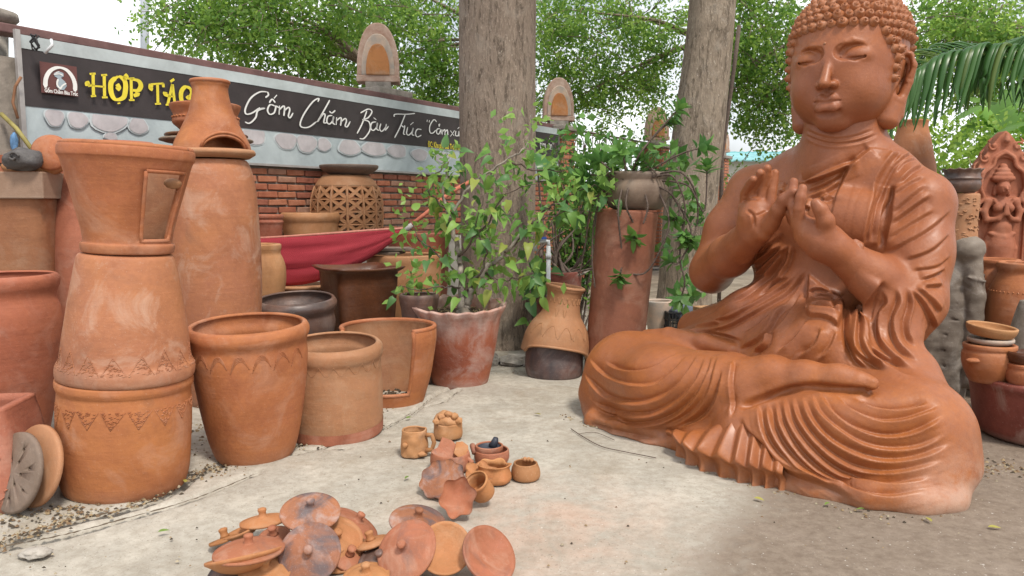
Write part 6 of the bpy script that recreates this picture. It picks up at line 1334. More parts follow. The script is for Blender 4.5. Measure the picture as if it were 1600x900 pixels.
# dry woody roots in the red tub, with a few leaves
c = Vector(rp.location); e = empty('dry_stump', (c.x, c.y, .0), 0, 'bare woody roots and twigs standing in the dark red tub', 'plant'); o0 = Vector(e.location); rr = random.Random(3)
for i in range(17): q = at(rr.uniform(846, 940), rr.uniform(320, 425), c.y+rr.uniform(-.25, .25))-o0; b = Vector((rr.uniform(-.13, .13), rr.uniform(-.1, .1), .62)); C = catmull([b, b.lerp(q, .5)+Vector((rr.gauss(0, .07), rr.gauss(0, .07), 0)), q], 6); tube('branch', C, [rr.uniform(.010, .022)*(1-.7*j/(len(C)-1)) for j in range(len(C))], M_STEM if rr.random() < .4 else M_STEMD, e, 6)
# water tap
pv = empty('water_tap', at(858, 430, 6.0), 0, 'white plastic water pipe with a blue valve handle beside the big trunk', 'tap'); o0 = Vector(pv.location); M_PVC = plain('white_pvc', (.62, .64, .66), .4, .12, 8, 0)
tube('riser_pipe', [at(857, 560, 6.0)-o0, at(857, 384, 6.0)-o0], .017, M_PVC, pv, 10); tube('elbow_pipe', [at(857, 386, 6.0)-o0, at(857, 377, 6.0)-o0, at(850, 377, 6.0)-o0, at(837, 378, 6.0)-o0, at(836, 392, 6.0)-o0], .016, M_PVC, pv, 10); tube('coupling', [at(857, 396, 6.0)-o0, at(857, 404, 6.0)-o0], .023, M_PVC, pv, 10)
MB().box(at(845, 372, 5.98)-o0, (.09, .02, .018)).build('valve_handle', plain('blue_plastic', (.03, .08, .32), .4, .1, 5, 0), pv)
# thin dark pole
ple = tag(tube('thin_pole', [at(1123, 500, 8.3), at(1128, 245, 8.3), at(1147, 105, 8.3), at(1155, 40, 8.3)], .022, M_STEMD), 'thin dark leaning pole just right of the pale trunk', 'pole')

# ---- red net hammock slung behind the pots, knotted to its rope
M_HAM = mat_new('red_net'); mm, t, b = M_HAM; co = coords(t, False)
wv = N(t, 'ShaderNodeTexChecker'); wv.inputs['Scale'].default_value = 150; t.links.new(co, wv.inputs['Vector'])
c_ = mix(t, ramp(t, ntex(t, co, 3, 5, .6), (.35, 0), (.65, 1)), (.33, .02, .035), (.40, .035, .05)); c_ = mix(t, math_(t, 'MULTIPLY', wv.outputs['Fac'], .5), c_, (.17, .010, .02)); t.links.new(c_, b.inputs['Base Color']); b.inputs['Roughness'].default_value = .85
bump(t, b, wv.outputs['Fac'], .6, .004); M_HAM = mm
hm = empty('hammock', at(520, 400, 6.0), 0, 'dark red net hammock sagging between the pots, its end rope knotted near the bush', 'hammock'); o0 = Vector(hm.location); V, Fc = [], []
up = catmull([(240, 368), (330, 374), (408, 372), (500, 366), (580, 360), (632, 357)], 8); dn = catmull([(240, 372), (330, 430), (408, 446), (490, 441), (570, 408), (634, 361)], 8); nj = 14
for i in range(len(up)):
    sag = math.sin(math.pi*(.12+.88*i/(len(up)-1)))
    for j in range(nj+1):
        v = j/nj; px, py = up[i][0]*(1-v)+dn[i][0]*v, up[i][1]*(1-v)+dn[i][1]*v; V.append(Vector(at(px, py, 5.88+.12*min(1, max(0, (px-400)/200))-.05*sag*math.sin(math.pi*v*.9)+.009*math.sin(v*17+i*.12)*sag+.006*math.sin(v*31-i*.3)*sag))-o0)
for i in range(len(up)-1):
    for j in range(nj): Fc.append((i*(nj+1)+j, (i+1)*(nj+1)+j, (i+1)*(nj+1)+j+1, i*(nj+1)+j+1))
o = pyd('net', V, Fc, M_HAM, hm); m = o.modifiers.new('th', 'SOLIDIFY'); m.thickness = .004
tube('edge_cord', [V[i*(nj+1)] for i in range(len(up))], .010, plain('pink_cord', (.48, .20, .15), .8, .2, 40, .002), hm); M_ROPE = plain('red_rope', (.50, .16, .10), .85, .2, 60, .003)
tube('rope', [at(634, 358, 6.0)-o0, at(670, 330, 6.05)-o0, at(704, 300, 6.1)-o0, at(738, 282, 6.3)-o0], .016, M_ROPE, hm); tube('knot', [at(628, 361, 6.0)-o0, at(636, 357, 6.0)-o0, at(644, 351, 6.0)-o0], [.014, .026, .018], plain('grey_binding', (.35, .33, .32), .8, .2, 40, .004), hm)
tube('rope', [V[5], at(190, 356, 5.7)-o0, at(150, 345, 5.62)-o0], .014, M_ROPE, hm)
# ================================================================ stele, carved stone figure, small pottery, lids
# ---- carved stele: pointed slab with an apsara in relief
def stele():
    Y = 5.15; b = at(1552, 412, Y); k = Y/FPX; f = SDF((-.26, -.20, -.02), (.26, .10, .92), .0058)
    w_, h_ = 50*k, (412-208)*k
    X, Yg, Z = f.ax[0][:, None, None], f.ax[1][None, :, None], f.ax[2][None, None, :]
    zr = np.linspace(0, 1, 400); out = np.where(zr < .46, 1.0, np.cos(np.clip((zr-.46)/.54, 0, 1)*math.pi/2)**.8)*w_; out *= 1+.02*np.sin(zr*60)*(zr > .45)
    hw = np.interp(Z/h_, zr, out); d = np.maximum(np.maximum(np.abs(X)-hw, -Z), np.maximum(Z-h_, np.abs(Yg-.0)-.05)); f.D = np.minimum(f.D, np.broadcast_to(d, f.D.shape)).astype(np.float32).copy()
    FZ = -.05                                               # front face
    iw = w_*.62; inz = np.where(zr < .55, iw, iw*np.sqrt(np.clip(1-((zr-.55)/.25)**2, 0, 1))); inz = np.where(zr < .40, w_*.70, inz)
    ih = np.interp(Z/h_, zr, inz); cav = np.maximum(np.maximum(np.abs(X)-ih, .012-Z), np.maximum(Z-h_*.80, np.maximum(Yg-(FZ+.022), -(Yg-(FZ-.2))))); f.D = np.maximum(f.D, -np.broadcast_to(cav, f.D.shape)).astype(np.float32)
    P3 = lambda x, z, y=0.0: (x, FZ+y, z)
    arc = [P3(s, z) for s, z in ((-w_*.70, h_*.40), (-w_*.74, h_*.44), (-w_*.55, h_*.50), (-w_*.66, h_*.58), (-w_*.60, h_*.68), (-w_*.34, h_*.74), (-w_*.26, h_*.80), (0, h_*.84))]; arc = [tuple(p) for p in catmull(arc, 4)]
    for s in (1, -1): f.chain([(p[0]*s, p[1]-.006, p[2]) for p in arc], .011, .006)
    for s in (1, -1):                                        # swirls of the flame border, pilasters
        for i, (u, z, r) in enumerate(((.86, .52, .036), (.84, .62, .038), (.74, .71, .036), (.58, .80, .034), (.36, .885, .030))):
            cx, cz = s*w_*u, h_*z; f.chain([P3(cx+s*(r*(1-a/8)*math.cos(a*s+.5)), cz+r*(1-a/8)*math.sin(a*s+.5), -.004) for a in [j*.5 for j in range(13)]], .007, .004); f.ell(P3(cx, cz, 0), (.010, .014, .010), .005)
            f.chain([P3(cx+s*.030, cz+.032, 0), P3(cx+s*.012, cz+.055, -.004)], [.009, .004], .005)
        f.chain([P3(s*w_*.86, .01), P3(s*w_*.86, h_*.40)], .020, .008); f.chain([P3(s*w_*.98, h_*.41), P3(s*w_*.66, h_*.41)], .013, .006); f.chain([P3(s*w_*.98, h_*.445), P3(s*w_*.66, h_*.445)], .010, .006)
        for j in range(10): f.ell(P3(s*w_*.86, .025+j*.034, -.020), (.009, .008, .011), .004)
    f.ell(P3(0, h_*.93, 0), (.03, .014, .04), .01); f.chain([P3(0, h_*.93, -.012), P3(0, h_*.98, -.01)], [.02, .006], .008)
    g = FZ+.012; Q = lambda x, z, y=0.0: (x, g+y, z)          # the figure stands in the hollow
    f.chain([Q(0, .0), Q(0, h_*.14), Q(0, h_*.24)], [.085, .085, .072], .03)
    for s in (1, -1): f.chain([Q(s*.035, .0, -.02), Q(s*.033, h_*.17, -.02)], .028, .02); f.chain([Q(s*.095, .0, -.01), Q(s*.098, h_*.12, -.012), Q(s*.070, h_*.235, -.02)], [.018, .018, .012], .012)
    f.ell(Q(0, h_*.285, -.02), (.062, .055, .05), .02); f.chain([Q(0, h_*.28), Q(0, h_*.42)], [.055, .06], .02)
    f.chain([Q(-.075, h_*.235, -.04), Q(0, h_*.205, -.06), Q(.075, h_*.235, -.04)], [.014, .022, .014], .008)
    for j in range(9): a = -1.2+2.4*j/8; f.chain([Q(.055*math.sin(a), h_*.225-.02*math.cos(a), -.055), Q(.07*math.sin(a), h_*.205-.035*math.cos(a), -.05)], .006, .003)
    for s in (1, -1):
        f.ell(Q(s*.036, h_*.425, -.038), (.031, .030, .031), .008); f.chain([Q(s*.085, h_*.475, -.01), Q(s*.112, h_*.40, -.02), Q(s*.098, h_*.335, -.03), Q(s*.04, h_*.345, -.06), Q(s*.008, h_*.385, -.075)], [.026, .022, .019, .016, .011], .008); f.chain([Q(s*.008, h_*.38, -.078), Q(s*.004, h_*.46, -.072)], [.013, .006], .006)
    f.chain([Q(-.085, h_*.475), Q(.085, h_*.475)], .028, .02); f.chain([Q(.062*math.cos(a), h_*.49-.035*math.sin(a), -.035) for a in [j*math.pi/8 for j in range(9)]], .008, .004)
    f.cone(Q(0, h_*.49), Q(0, h_*.54), .026, .024, .012); f.ell(Q(0, h_*.575, -.018), (.042, .042, .050), .01); f.chain([Q(0, h_*.585, -.058), Q(0, h_*.565, -.066)], [.006, .011], .005); f.chain([Q(-.016, h_*.548, -.055), Q(.016, h_*.548, -.055)], .005, .004)
    for s in (1, -1): f.chain([Q(s*.012, h_*.588, -.056), Q(s*.030, h_*.588, -.046)], .005, .003); f.chain([Q(s*.043, h_*.585), Q(s*.045, h_*.53)], [.010, .013], .006)
    f.ell(Q(0, h_*.645, -.01), (.075, .045, .030), .01); f.ell(Q(0, h_*.675, -.01), (.060, .042, .022), .008); f.ell(Q(0, h_*.705, -.005), (.044, .036, .022), .008); f.ell(Q(0, h_*.735), (.026, .028, .022), .008)
    for j in range(9): x = -.064+.016*j; f.ell(Q(x, h_*.645, -.045+.3*x*x/.06), (.006, .008, .016), .003)
    v, q = f.mesh(); v = relax(v, q, 1, .35); me = bpy.data.meshes.new('stele'); me.vertices.add(len(v)); me.vertices.foreach_set('co', v.astype(np.float32).ravel()); me.loops.add(q.size); me.loops.foreach_set('vertex_index', q.astype(np.int32).ravel()); me.polygons.add(len(q)); me.polygons.foreach_set('loop_start', np.arange(0, q.size, 4, dtype=np.int32)); me.polygons.foreach_set('loop_total', np.full(len(q), 4, np.int32)); me.update(calc_edges=True)
    o = link('carved_stele', me, clay('stele_clay', (.40, .135, .075), (.45, .165, .085), (.52, .30, .22), dust=.3, foot=0)); o.location = (b.x, Y, b.z); o.rotation_euler = (0, 0, rad(-4)); return tag(o, 'pointed terracotta stele with a praying dancer in relief behind the right jars', 'stele')
stele()
# a plinth of rough brickwork behind the jars carries the stele
pl = at(1556, 412, 5.25); zp = at(1552, 412, 5.15).z; pn = tag(bevel(MB().box((0, 0, zp/2-.002), (.62, .40, zp-.004)).build('stele_plinth', M_CONC), .01), 'concrete plinth under the carved stele, hidden behind the right jars', 'plinth'); pn.location = (pl.x, 5.32, 0)
# carved grey figure with a drooping trunk, column above it, frilled bowl on top
def stone_figure():
    Y = 4.75; b = at(1478, 600, Y); k = Y/FPX; f = SDF((-.30, -.30, -.02), (.30, .28, 1.12), .0085); L = lambda px, py, y=0.0: ((px-1478)*k, y, at(px, py, Y).z)
    f.chain([L(1468, 610, .05), L(1468, 520, .05), L(1475, 420, .05)], [.17, .155, .12], .04)
    f.chain([L(1440, 600, .02), L(1445, 520, .02)], [.09, .08], .04)
    f.ell(L(1492, 388, -.03), (.105, .11, .088), .02); f.chain([L(1497, 405, -.06), L(1500, 460, -.10), L(1498, 520, -.12), L(1500, 565, -.12), L(1496, 590, -.12)], [.058, .056, .05, .062, .045], .02)
    f.chain([L(1497, 520, -.14), L(1506, 522, -.14)], .03, .012); f.chain([L(1476, 470, -.05), L(1470, 540, -.06), L(1474, 600, -.05)], [.06, .07, .075], .02)
    f.chain([L(1521, 430, .02), L(1518, 500, .02), L(1514, 560, .02)], [.022, .024, .02], .015)
    for j in range(7): f.ell(L(1522, 430+j*18, -.0), (.022, .03, .016), .008)
    for j in range(6): f.chain([L(1446, 470+24*j, -.10), L(1474, 472+24*j, -.11)], .006, .006, True)
    f.chain([L(1484, 430, -.12), L(1506, 436, -.15)], .008, .01); f.chain([L(1480, 372, -.13), L(1500, 372, -.135)], .008, .008, True)
    v, q = f.mesh(); v = relax(v, q, 1, .4); n = vnormals(v, q); v = v+n*np.array([.006*noise.noise(Vector(p)*22) for p in v])[:, None]
    me = bpy.data.meshes.new('stone_figure'); me.from_pydata(v.tolist(), [], q.tolist()); o = link('stone_figure', me, T_ST); o.location = (b.x, Y, 0); tag(o, 'weathered grey stone figure with a drooping trunk behind the statue arm', 'sculpture')
    zc = at(1500, 372, Y).z; V, Fc = lathe_data(dense([(.085, 0), (.088, .04), (.084, .12), (.085, .2), (.088, .27), (.085, .30), (.06, .305), (.001, .306)], 4), 32, .02, 4); cl = pyd('carved_column', V, Fc, T_TN); cl.location = (at(1502, 372, Y).x, Y, zc-.03); tag(cl, 'short pale column carved with shallow patterns on the grey stone figure', 'column')
    m = MB(); rr = random.Random(2)
    for i in range(60): a, z = rr.uniform(-3, .2), rr.uniform(.03, .27); m.tube([(.0865*math.cos(a+da), .0865*math.sin(a+da), z+dz) for da, dz in ((-.12, 0), (0, rr.uniform(-.01, .012)), (.12, 0))], .004, 5)
    m.build('carved_pattern', T_TN, cl, True)['kind'] = 'stuff'
    zb = zc-.03+.308; k2 = Y/FPX; V, Fc = lathe_data(wall_of(dense([(.07, 0), (.095, .02), (.105, .05), (.100, .075), (.108, .085), (.100, .095), (.098, .12), (.112, .142)], 3), .012), 72, .004, 2, ripple=(12, .006, .11, 24)); fb = pyd('frilled_bowl', V, Fc, T_DK); fb.location = (at(1502, 300, Y).x, Y, zb); tag(fb, 'small dark bowl with a wavy rim on top of the carved column', 'bowl')
stone_figure()

# ---- little pots left lying on the floor
def small(name, label, cat, cx, base, prof, mat, group='small hand-shaped pots on the floor', **kw): return pot(name, label, cat, cx, prof, mat, base=base, th=kw.pop('th', .008), group=group, seg=40, n=3, wob=kw.pop('wob', .03), **kw)
def rough(o, amp, sc, seed=0):
    for v in o.data.vertices: d = noise.noise(Vector(v.co)*sc+Vector((seed*5, seed, 0))); r = Vector((v.co.x, v.co.y, 0)); v.co += (r.normalized()*d*amp if r.length > 1e-4 else Vector())+Vector((0, 0, amp*.4*noise.noise(Vector(v.co)*sc*.8+Vector((3, seed, 9)))))
o = small('clay_mug', 'small crooked orange mug with a loop handle on the floor', 'mug', 647, 716, [(714, 18), (711, 21), (700, 21), (688, 20), (680, 19.5), (675, 20), (671, 19.5)], T_OC); rough(o, .007, 30, 1); H0 = o_prof[o.name][-1][1]; k = o.location.y/FPX
tube('handle', [(20*k, -.01, H0*.80), (29*k, -.015, H0*.82), (33*k, -.018, H0*.52), (29*k, -.018, H0*.25), (18*k, -.012, H0*.20)], [.013, .011, .011, .011, .014], T_OC, o, 10); lump('nose', (-12*k, -18*k, H0*.5), (.014, .012, .014), T_OC, o, 3); lump('foot_bump', (14*k, -16*k, H0*.15), (.02, .016, .012), T_OC, o, 5)
o = small('clay_pot', 'lobed ochre cup crowned by a lumpy clay fist, farthest of the small pots', 'pot', 700, 688, [(686, 17), (683, 21), (675, 22), (667, 20.5), (661, 20)], T_OC, ripple=(6, .006, .3)); k = o.location.y/FPX; H0 = o_prof[o.name][-1][1]
b = lump('lumpy_ball', (0, 0, H0*1.05), (.068, .06, .055), T_OC, o, 6, .35)
for i, (dx, dz) in enumerate(((.035, .05), (-.03, .045), (.058, .02), (-.055, .015), (.005, .062))): lump('clay_knob', (dx, -.03, H0*1.05+dz*.8), (.02, .018, .018), T_OC, o, i+2, .3)
o = small('clay_bowl', 'broken round bowl holding shards, in the middle of the small pots', 'bowl', 704, 740, [(738, 22), (734, 28), (724, 32), (714, 32), (706, 30)], T_LID); H0 = o_prof[o.name][-1][1]; rr = random.Random(6); o['label'] = 'reddish handled bowl full of shards, in the middle of the small pots'
tube('handle', [(.075, -.03, H0*.75), (.098, -.045, H0*.62), (.085, -.05, H0*.28)], [.014, .012, .014], T_LID, o, 8)
def shard(name, label, p, r, rot, mat, seed):
    V, Fc = [], []; rr = random.Random(seed); n = 9; pts = [(r*rr.uniform(.6, 1.1)*math.cos(2*math.pi*i/n), r*rr.uniform(.6, 1.1)*math.sin(2*math.pi*i/n)) for i in range(n)]
    for z in (0, .009): V += [(x, y, z+1.6*(x*x+y*y)) for x, y in pts]+[(0, 0, z)]
    for i in range(n): j = (i+1) % n; Fc += [(i, n, j), (n+1+i, n+1+j, 2*n+1), (i, j, n+1+j, n+1+i)]
    s = pyd(name, V, Fc, mat, None, False); s.location = p; s.rotation_euler = rot; return tag(s, label, 'shard', 'shards in the broken bowl')
L_ = Vector(o.location)
shard('clay_shard', 'large orange shard standing up at the left in the shard-filled bowl', L_+Vector((-.02, .0, H0*.95)), .072, (1.0, .3, .2), T_LID, 1); shard('clay_shard', 'small ochre shard lying at the right in the shard-filled bowl', L_+Vector((.05, .01, H0*.98)), .045, (.7, -.3, .9), T_LIDO, 5)
o = small('clay_bowl', 'wide red bowl with a tall broken edge holding the sooty cup', 'bowl', 768, 730, [(728, 18), (724, 24), (715, 28), (707, 28), (702, 27)], T_LID); L_ = Vector(o.location); H0 = o_prof[o.name][-1][1]
tube('raised_edge', [(-.075, .02, H0*.8), (-.088, .0, H0*1.25), (-.078, -.03, H0*.85)], [.012, .014, .012], T_LID, o, 8)
o = small('clay_cup', 'red cup with soot-black inside nested in the wide red bowl', 'cup', 763, 719, [(718, 13), (712, 16), (704, 18.5), (697, 20.5), (693, 20.5)], T_LID, Y=None); o.location = L_+Vector((-.01, -.008, .022)); H0 = o_prof[o.name][-1][1]; M_SOOT = clay('soot', (.035, .04, .055), (.055, .06, .08), (.16, .17, .19), dust=.2, foot=0, rough=.5)
V, Fc = lathe_data([(.001, H0*.72), (.03, H0*.73), (.045, H0*.80), (.052, H0*.93)], 32, .02, 2); pyd('sooty_inside', V, Fc, M_SOOT, o); tube('sooty_spout', [(.015, .03, H0*.75), (.026, .036, H0*1.1), (.030, .034, H0*1.35)], [.022, .017, .012], M_SOOT, o, 10)
o = small('clay_bowl', 'thin ragged-rimmed orange bowl in front of the nested cups', 'bowl', 772, 758, [(756, 19), (752, 25), (744, 27.5), (736, 25), (730, 23), (725, 25)], T_LIDO, ripple=(5, .007, .7)); rough(o, .006, 24, 3)
o = small('clay_bowl', 'little smooth ochre bowl at the right end of the small pots', 'bowl', 821, 753, [(751, 17), (747, 22), (740, 23.5), (732, 22.5), (726, 20), (723, 19)], T_OC); H0 = o_prof[o.name][-1][1]
for i, a in enumerate((.9, 1.25, 1.6)): lump('rim_nub', surf(o, a, H0*.98, -.006), (.010, .009, .011), T_OC, o, i)
def wavy_dish(name, label, px, py, hwpx, n, amp, nrm, mat, depth=.3, asp=1.0, lift=.02, petals=None, cat='dish', spin=0):
    g = ground(px, py); r = hwpx*g.y/FPX; V, Fc = [], []; nr, na = 9, 60
    for side in (0, 1):
        for i in range(nr+1):
            u = i/nr
            for k in range(na): a = 2*math.pi*k/na; w_ = 1+amp*u*u*math.sin(n*a+spin)*1.0; z = r*depth*u**2.2+r*amp*.7*u**3*math.cos(n*a+spin)-side*.009*(1-.3*u); V.append((r*u*w_*math.cos(a), r*u*w_*asp*math.sin(a), z))
    h_ = (nr+1)*na
    for i in range(nr):
        for k in range(na): a, b, c, d = i*na+k, i*na+(k+1) % na, (i+1)*na+(k+1) % na, (i+1)*na+k; Fc += [(a, b, c, d)[::-1], (h_+a, h_+b, h_+c, h_+d)]
    for k in range(na): a, b = nr*na+k, nr*na+(k+1) % na; Fc.append((a, b, h_+b, h_+a))
    o = pyd(name, V, Fc, mat); q = Vector(nrm).normalized().to_track_quat('Z', 'Y'); zmin = min((q @ Vector(v)).z for v in V); o.rotation_euler = q.to_euler(); p = at(px, py, g.y); t = (.004-zmin); 
    d = ray(px, py); c = CAMP+d*((t-CAMH)/d.z); o.location = (c.x, c.y, t+lift); return tag(o, label, cat, 'wavy hand-pinched dishes on the floor')
wavy_dish('wavy_dish', 'largest pinkish fluted dish with an ash stain, left of the small pots', 693, 752, 36, 9, .05, (-.25, -.62, .8), T_ASH, .22, .95, .0)
wavy_dish('wavy_dish', 'star-shaped leaf dish standing up in front of the small pots', 717, 781, 27, 6, .10, (-.05, -.80, .55), T_LID, .62, 1.12, .0)
wavy_dish('wavy_dish', 'small crumpled ochre dish wedged between the fluted dish and the tipped cup', 750, 748, 25, 6, .14, (.2, -.35, .9), T_LIDO, .4, .9, .012, spin=1)
g = ground(757, 790); V, Fc = lathe_data(wall_of(dense([(.036, 0), (.046, .006), (.047, .04), (.047, .075), (.052, .085), (.051, .092)], 3), .008), 40, .02, 4); o = pyd('clay_cup', V, Fc, T_LIDO); o.rotation_euler = Vector((.42, -.30, .75)).to_track_quat('Z', 'Y').to_euler(); o.rotation_euler = Vector((-.35, -.45, .70)).to_track_quat('Z', 'Y').to_euler(); o.location = (g.x, g.y+.03, .036); tag(o, 'ochre cup lying tipped on its side beside the star-shaped dish', 'cup', 'small hand-shaped pots on the floor')

# ---- two heaps of pot lids
def lid(label, px, py, a, nrm, mat, z, knob=True, dome=.26, under=False, seed=1, ash=False):
    """a thin domed lid with a stub knob; centre at picture point (px, py), height z above the floor"""
    d = ray(px, py); c = CAMP+d*((z-CAMH)/d.z); r = a*c.y/FPX; h_ = r*dome; th = .009
    pr = [(.001, h_-th), (r*.5, h_*.80-th), (r*.88, h_*.26-th*.5), (r*.985, 0), (r, .004), (r*.99, .010), (r*.9, h_*.30), (r*.62, h_*.72), (r*.3, h_*.95), (.017, h_*1.0)]
    pr = pr[:6]+dense(pr[6:], 3)
    if knob: pr += [(.0135, h_+.005), (.0125, h_+.016), (.0155, h_+.023), (.0145, h_+.029), (.008, h_+.032), (.001, h_+.033)]
    else: pr += [(.001, h_+.001)]
    V, Fc = lathe_data(pr, 44, .016, seed); o = pyd('pot_lid', V, Fc, mat); o.location = c-Vector(nrm).normalized()*(h_*.5); q = Vector(nrm).normalized().to_track_quat('Z', 'Y'); o.rotation_euler = (q.to_matrix() @ Matrix.Rotation(seed*1.3, 3, 'Z')).to_euler(); return tag(o, label, 'lid', 'clay pot lids heaped on the floor')
H1 = [('grey-brown ash-stained lid on top of the left heap, knob upward', 485, 797, 49, (.10, -.25, .93), T_ASH, .165), ('ochre lid half under the top lid at the left, knob upward', 411, 812, 37, (-.1, .1, 1), T_LIDO, .085), ('orange lid lying upside down at the left end of the left heap', 380, 834, 31, (-.35, .1, .9), T_LIDO, .045), ('reddish lid sliding off the right side of the left heap', 556, 817, 42, (.55, .05, .83), T_LID, .065),
      ('largest pinkish-grey lid with black soot facing the viewer in the left heap', 484, 863, 50, (.02, -.80, .62), T_ASH, .085), ('smooth orange lid leaning behind the big sooty lid', 524, 842, 48, (.35, -.42, .83), T_LIDO, .075), ('pink dusty lid with a tall knob lying level at the left of the heap', 389, 856, 57, (-.03, .05, 1), T_LID, .115), ('orange upside-down lid beneath the dusty pink lid', 383, 880, 62, (-.2, .30, .9), T_LIDO, .065),
      ('ochre lid tipped forward at the front of the left heap', 414, 889, 42, (.15, -.35, .9), T_LIDO, .05), ('small dark grey lid at the bottom left corner of the heap', 352, 897, 32, (-.2, -.4, .85), T_DK, .025), ('small pink lid peeping out between the ochre and the sooty lid', 428, 838, 27, (-.1, -.2, .95), T_LID, .075)]
H1 += [('small orange lid showing behind the tall-knobbed pink lid', 352, 842, 26, (-.3, .2, .93), T_LIDO, .03), ('pink lid tucked low between the two heaps', 545, 868, 30, (.4, -.3, .85), T_LID, .03), ('thin ochre lid under the right edge of the smooth orange lid', 530, 872, 34, (.1, -.2, .97), T_LIDO, .02)]
H2 = [('dark red ash-dusted lid on top of the right heap, knob upward', 653, 812, 47, (.15, -.15, .95), T_ASH, .115), ('pink and ochre lid leaning to the left in the right heap', 634, 858, 52, (-.30, -.62, .72), T_LID, .085), ('ochre-brown lid showing its hollow face in the right heap', 695, 859, 44, (.12, -.72, .68), T_LIDO, .075), ('red hollow-side-up lid leaning at the right end of the right heap', 760, 870, 50, (.52, -.48, .70), T_LID, .055),
      ('ochre lid sticking out left of the right heap', 580, 847, 28, (-.25, .1, .95), T_LIDO, .055), ('grey sooty lid low at the left of the right heap', 595, 876, 37, (-.1, -.35, .93), T_DK, .03), ('ochre lid cut off by the lower picture edge between the heaps', 572, 898, 38, (.0, -.1, 1), T_LIDO, .03)]
for i, (lb, px, py, a, nr_, mt, z) in enumerate(H1+H2):
    hollow = 'hollow' in lb or 'upside' in lb
    o = lid(lb, px, py, a, tuple(-x for x in nr_) if hollow else nr_, mt, z, not hollow, .20 if i in (4,) else .48 if hollow else .26, seed=i+1)

# ---- stones at the foot of the trunk
M_RK = plain('grey_rock', (.30, .27, .235), .95, .3, 10, .01, alt=(.46, .42, .37))
for i, (px, py, w_, d_, h_, lab) in enumerate(((760, 572, .11, .09, .07, 'small grey stone between the scalloped planter and the trunk foot'), (806, 572, .14, .11, .05, 'flat pale stone leaning at the trunk foot'), (738, 560, .12, .09, .10, 'dark angular stone right behind the scalloped planter'), (836, 574, .09, .07, .03, 'small flat stone left of the smoke-greyed pot'), (905, 560, .10, .08, .05, 'grey stone between the sooty pot and the statue knee'), (898, 500, .14, .10, .08, 'reddish stone in the shade behind the chimney hood'), (372, 700, .05, .04, .025, 'small pebble beside the big open pot'))):
    g = ground(px, py); o = lump('stone', (g.x, g.y+d_*.5, h_*.55), (w_, d_, h_), M_RK, None, i+11, .45, 18); o.data.polygons.foreach_set('use_smooth', [False]*len(o.data.polygons)); tag(o, lab, 'stone', 'stones around the trunk foot')
o = lump('cement_lump', Vector(ground(56, 868))+Vector((0, 0, .01)), (.05, .04, .014), M_RK, None, 30, .5, 20); tag(o, 'flat cement lump stuck to the floor at the lower left', 'lump')

# ---- litter: grit along the cracks, fallen leaves, twigs
def litter():
    rs = np.random.RandomState(5); V, Fc = [], []; MI = []
    def seed_at(x, y, s, m):
        b = len(V); a = rs.rand()*6.28; e = s*(.5+.5*rs.rand()); h_ = s*.5
        for k in range(5): aa = a+k*1.2566; V.append((x+s*math.cos(aa)*(1 if k % 2 else .7), y+e*math.sin(aa), .0))
        V.append((x, y, h_+.002)); Fc.extend([(b+k, b+(k+1) % 5, b+5) for k in range(5)]); MI.extend([m]*5)
    lines = [([(-20, 858), (60, 826), (130, 806), (210, 790), (300, 745), (380, 722), (450, 700)], 420, .035, .012), ([(85, 796), (110, 793), (135, 790)], 40, .025, .013), ([(285, 745), (320, 736), (380, 728)], 110, .05, .011), ([(440, 700), (520, 690), (590, 668)], 90, .03, .010), ([(640, 612), (700, 590), (760, 585), (830, 580), (900, 582)], 170, .07, .012), ([(300, 715), (310, 690), (300, 660)], 130, .10, .014), ([(0, 815), (60, 805), (120, 800)], 90, .05, .012), ([(1490, 770), (1520, 740), (1560, 730), (1600, 735)], 150, .07, .016), ([(880, 650), (895, 655), (925, 668)], 30, .02, .012), ([(1050, 715), (1150, 752), (1250, 778), (1400, 810), (1500, 800)], 60, .02, .010), ([(590, 650), (600, 640), (640, 630)], 30, .02, .010)]
    for P, n, sp, s in lines:
        C = catmull(P, 10)
        for _ in range(n): p = C[rs.randint(len(C))]; g = ground(*p); seed_at(g.x+rs.randn()*sp, g.y+rs.randn()*sp, s*(.35+rs.rand()*.7), rs.randint(4))
    for _ in range(220): g = ground(rs.uniform(0, 1600), rs.uniform(600, 899)); seed_at(g.x, g.y, .003+.006*rs.rand(), rs.randint(4))
    for P, wd in zip(CR, CRW):                                   # soil packed in the cracks
        C = catmull(P, 16); pv = None
        for p in C:
            g = ground(*p); w_ = wd*(.35+.8*rs.rand())*(rs.rand() > .12); b = len(V); V.append((g.x+rs.randn()*.003, g.y-w_*.5, -.006)); V.append((g.x+rs.randn()*.003, g.y+w_*.5, -.006))
            if pv is not None: Fc.append((pv, b, b+1, pv+1)); MI.append(4)
            pv = b
    o = pyd('floor_litter', V, Fc, [plain('dry_bits_%s' % n_, c, .9, .3, 20, 0) for n_, c in (('brown', (.16, .10, .055)), ('tan', (.25, .18, .10)), ('dark', (.06, .045, .03)), ('pale', (.32, .27, .19)), ('soil', (.10, .075, .05)))], None, False); o.data.polygons.foreach_set('material_index', MI); tag(o, kind='stuff')
litter()
FLM = [leaf_mesh('fallen_leaf', .045, .009, plain('yellow_leaf', (.30, .27, .06), .7, .2, 10, 0), .1), leaf_mesh('fallen_leaf', .04, .009, plain('green_leaf', (.13, .20, .04), .7, .2, 10, 0), .1)]
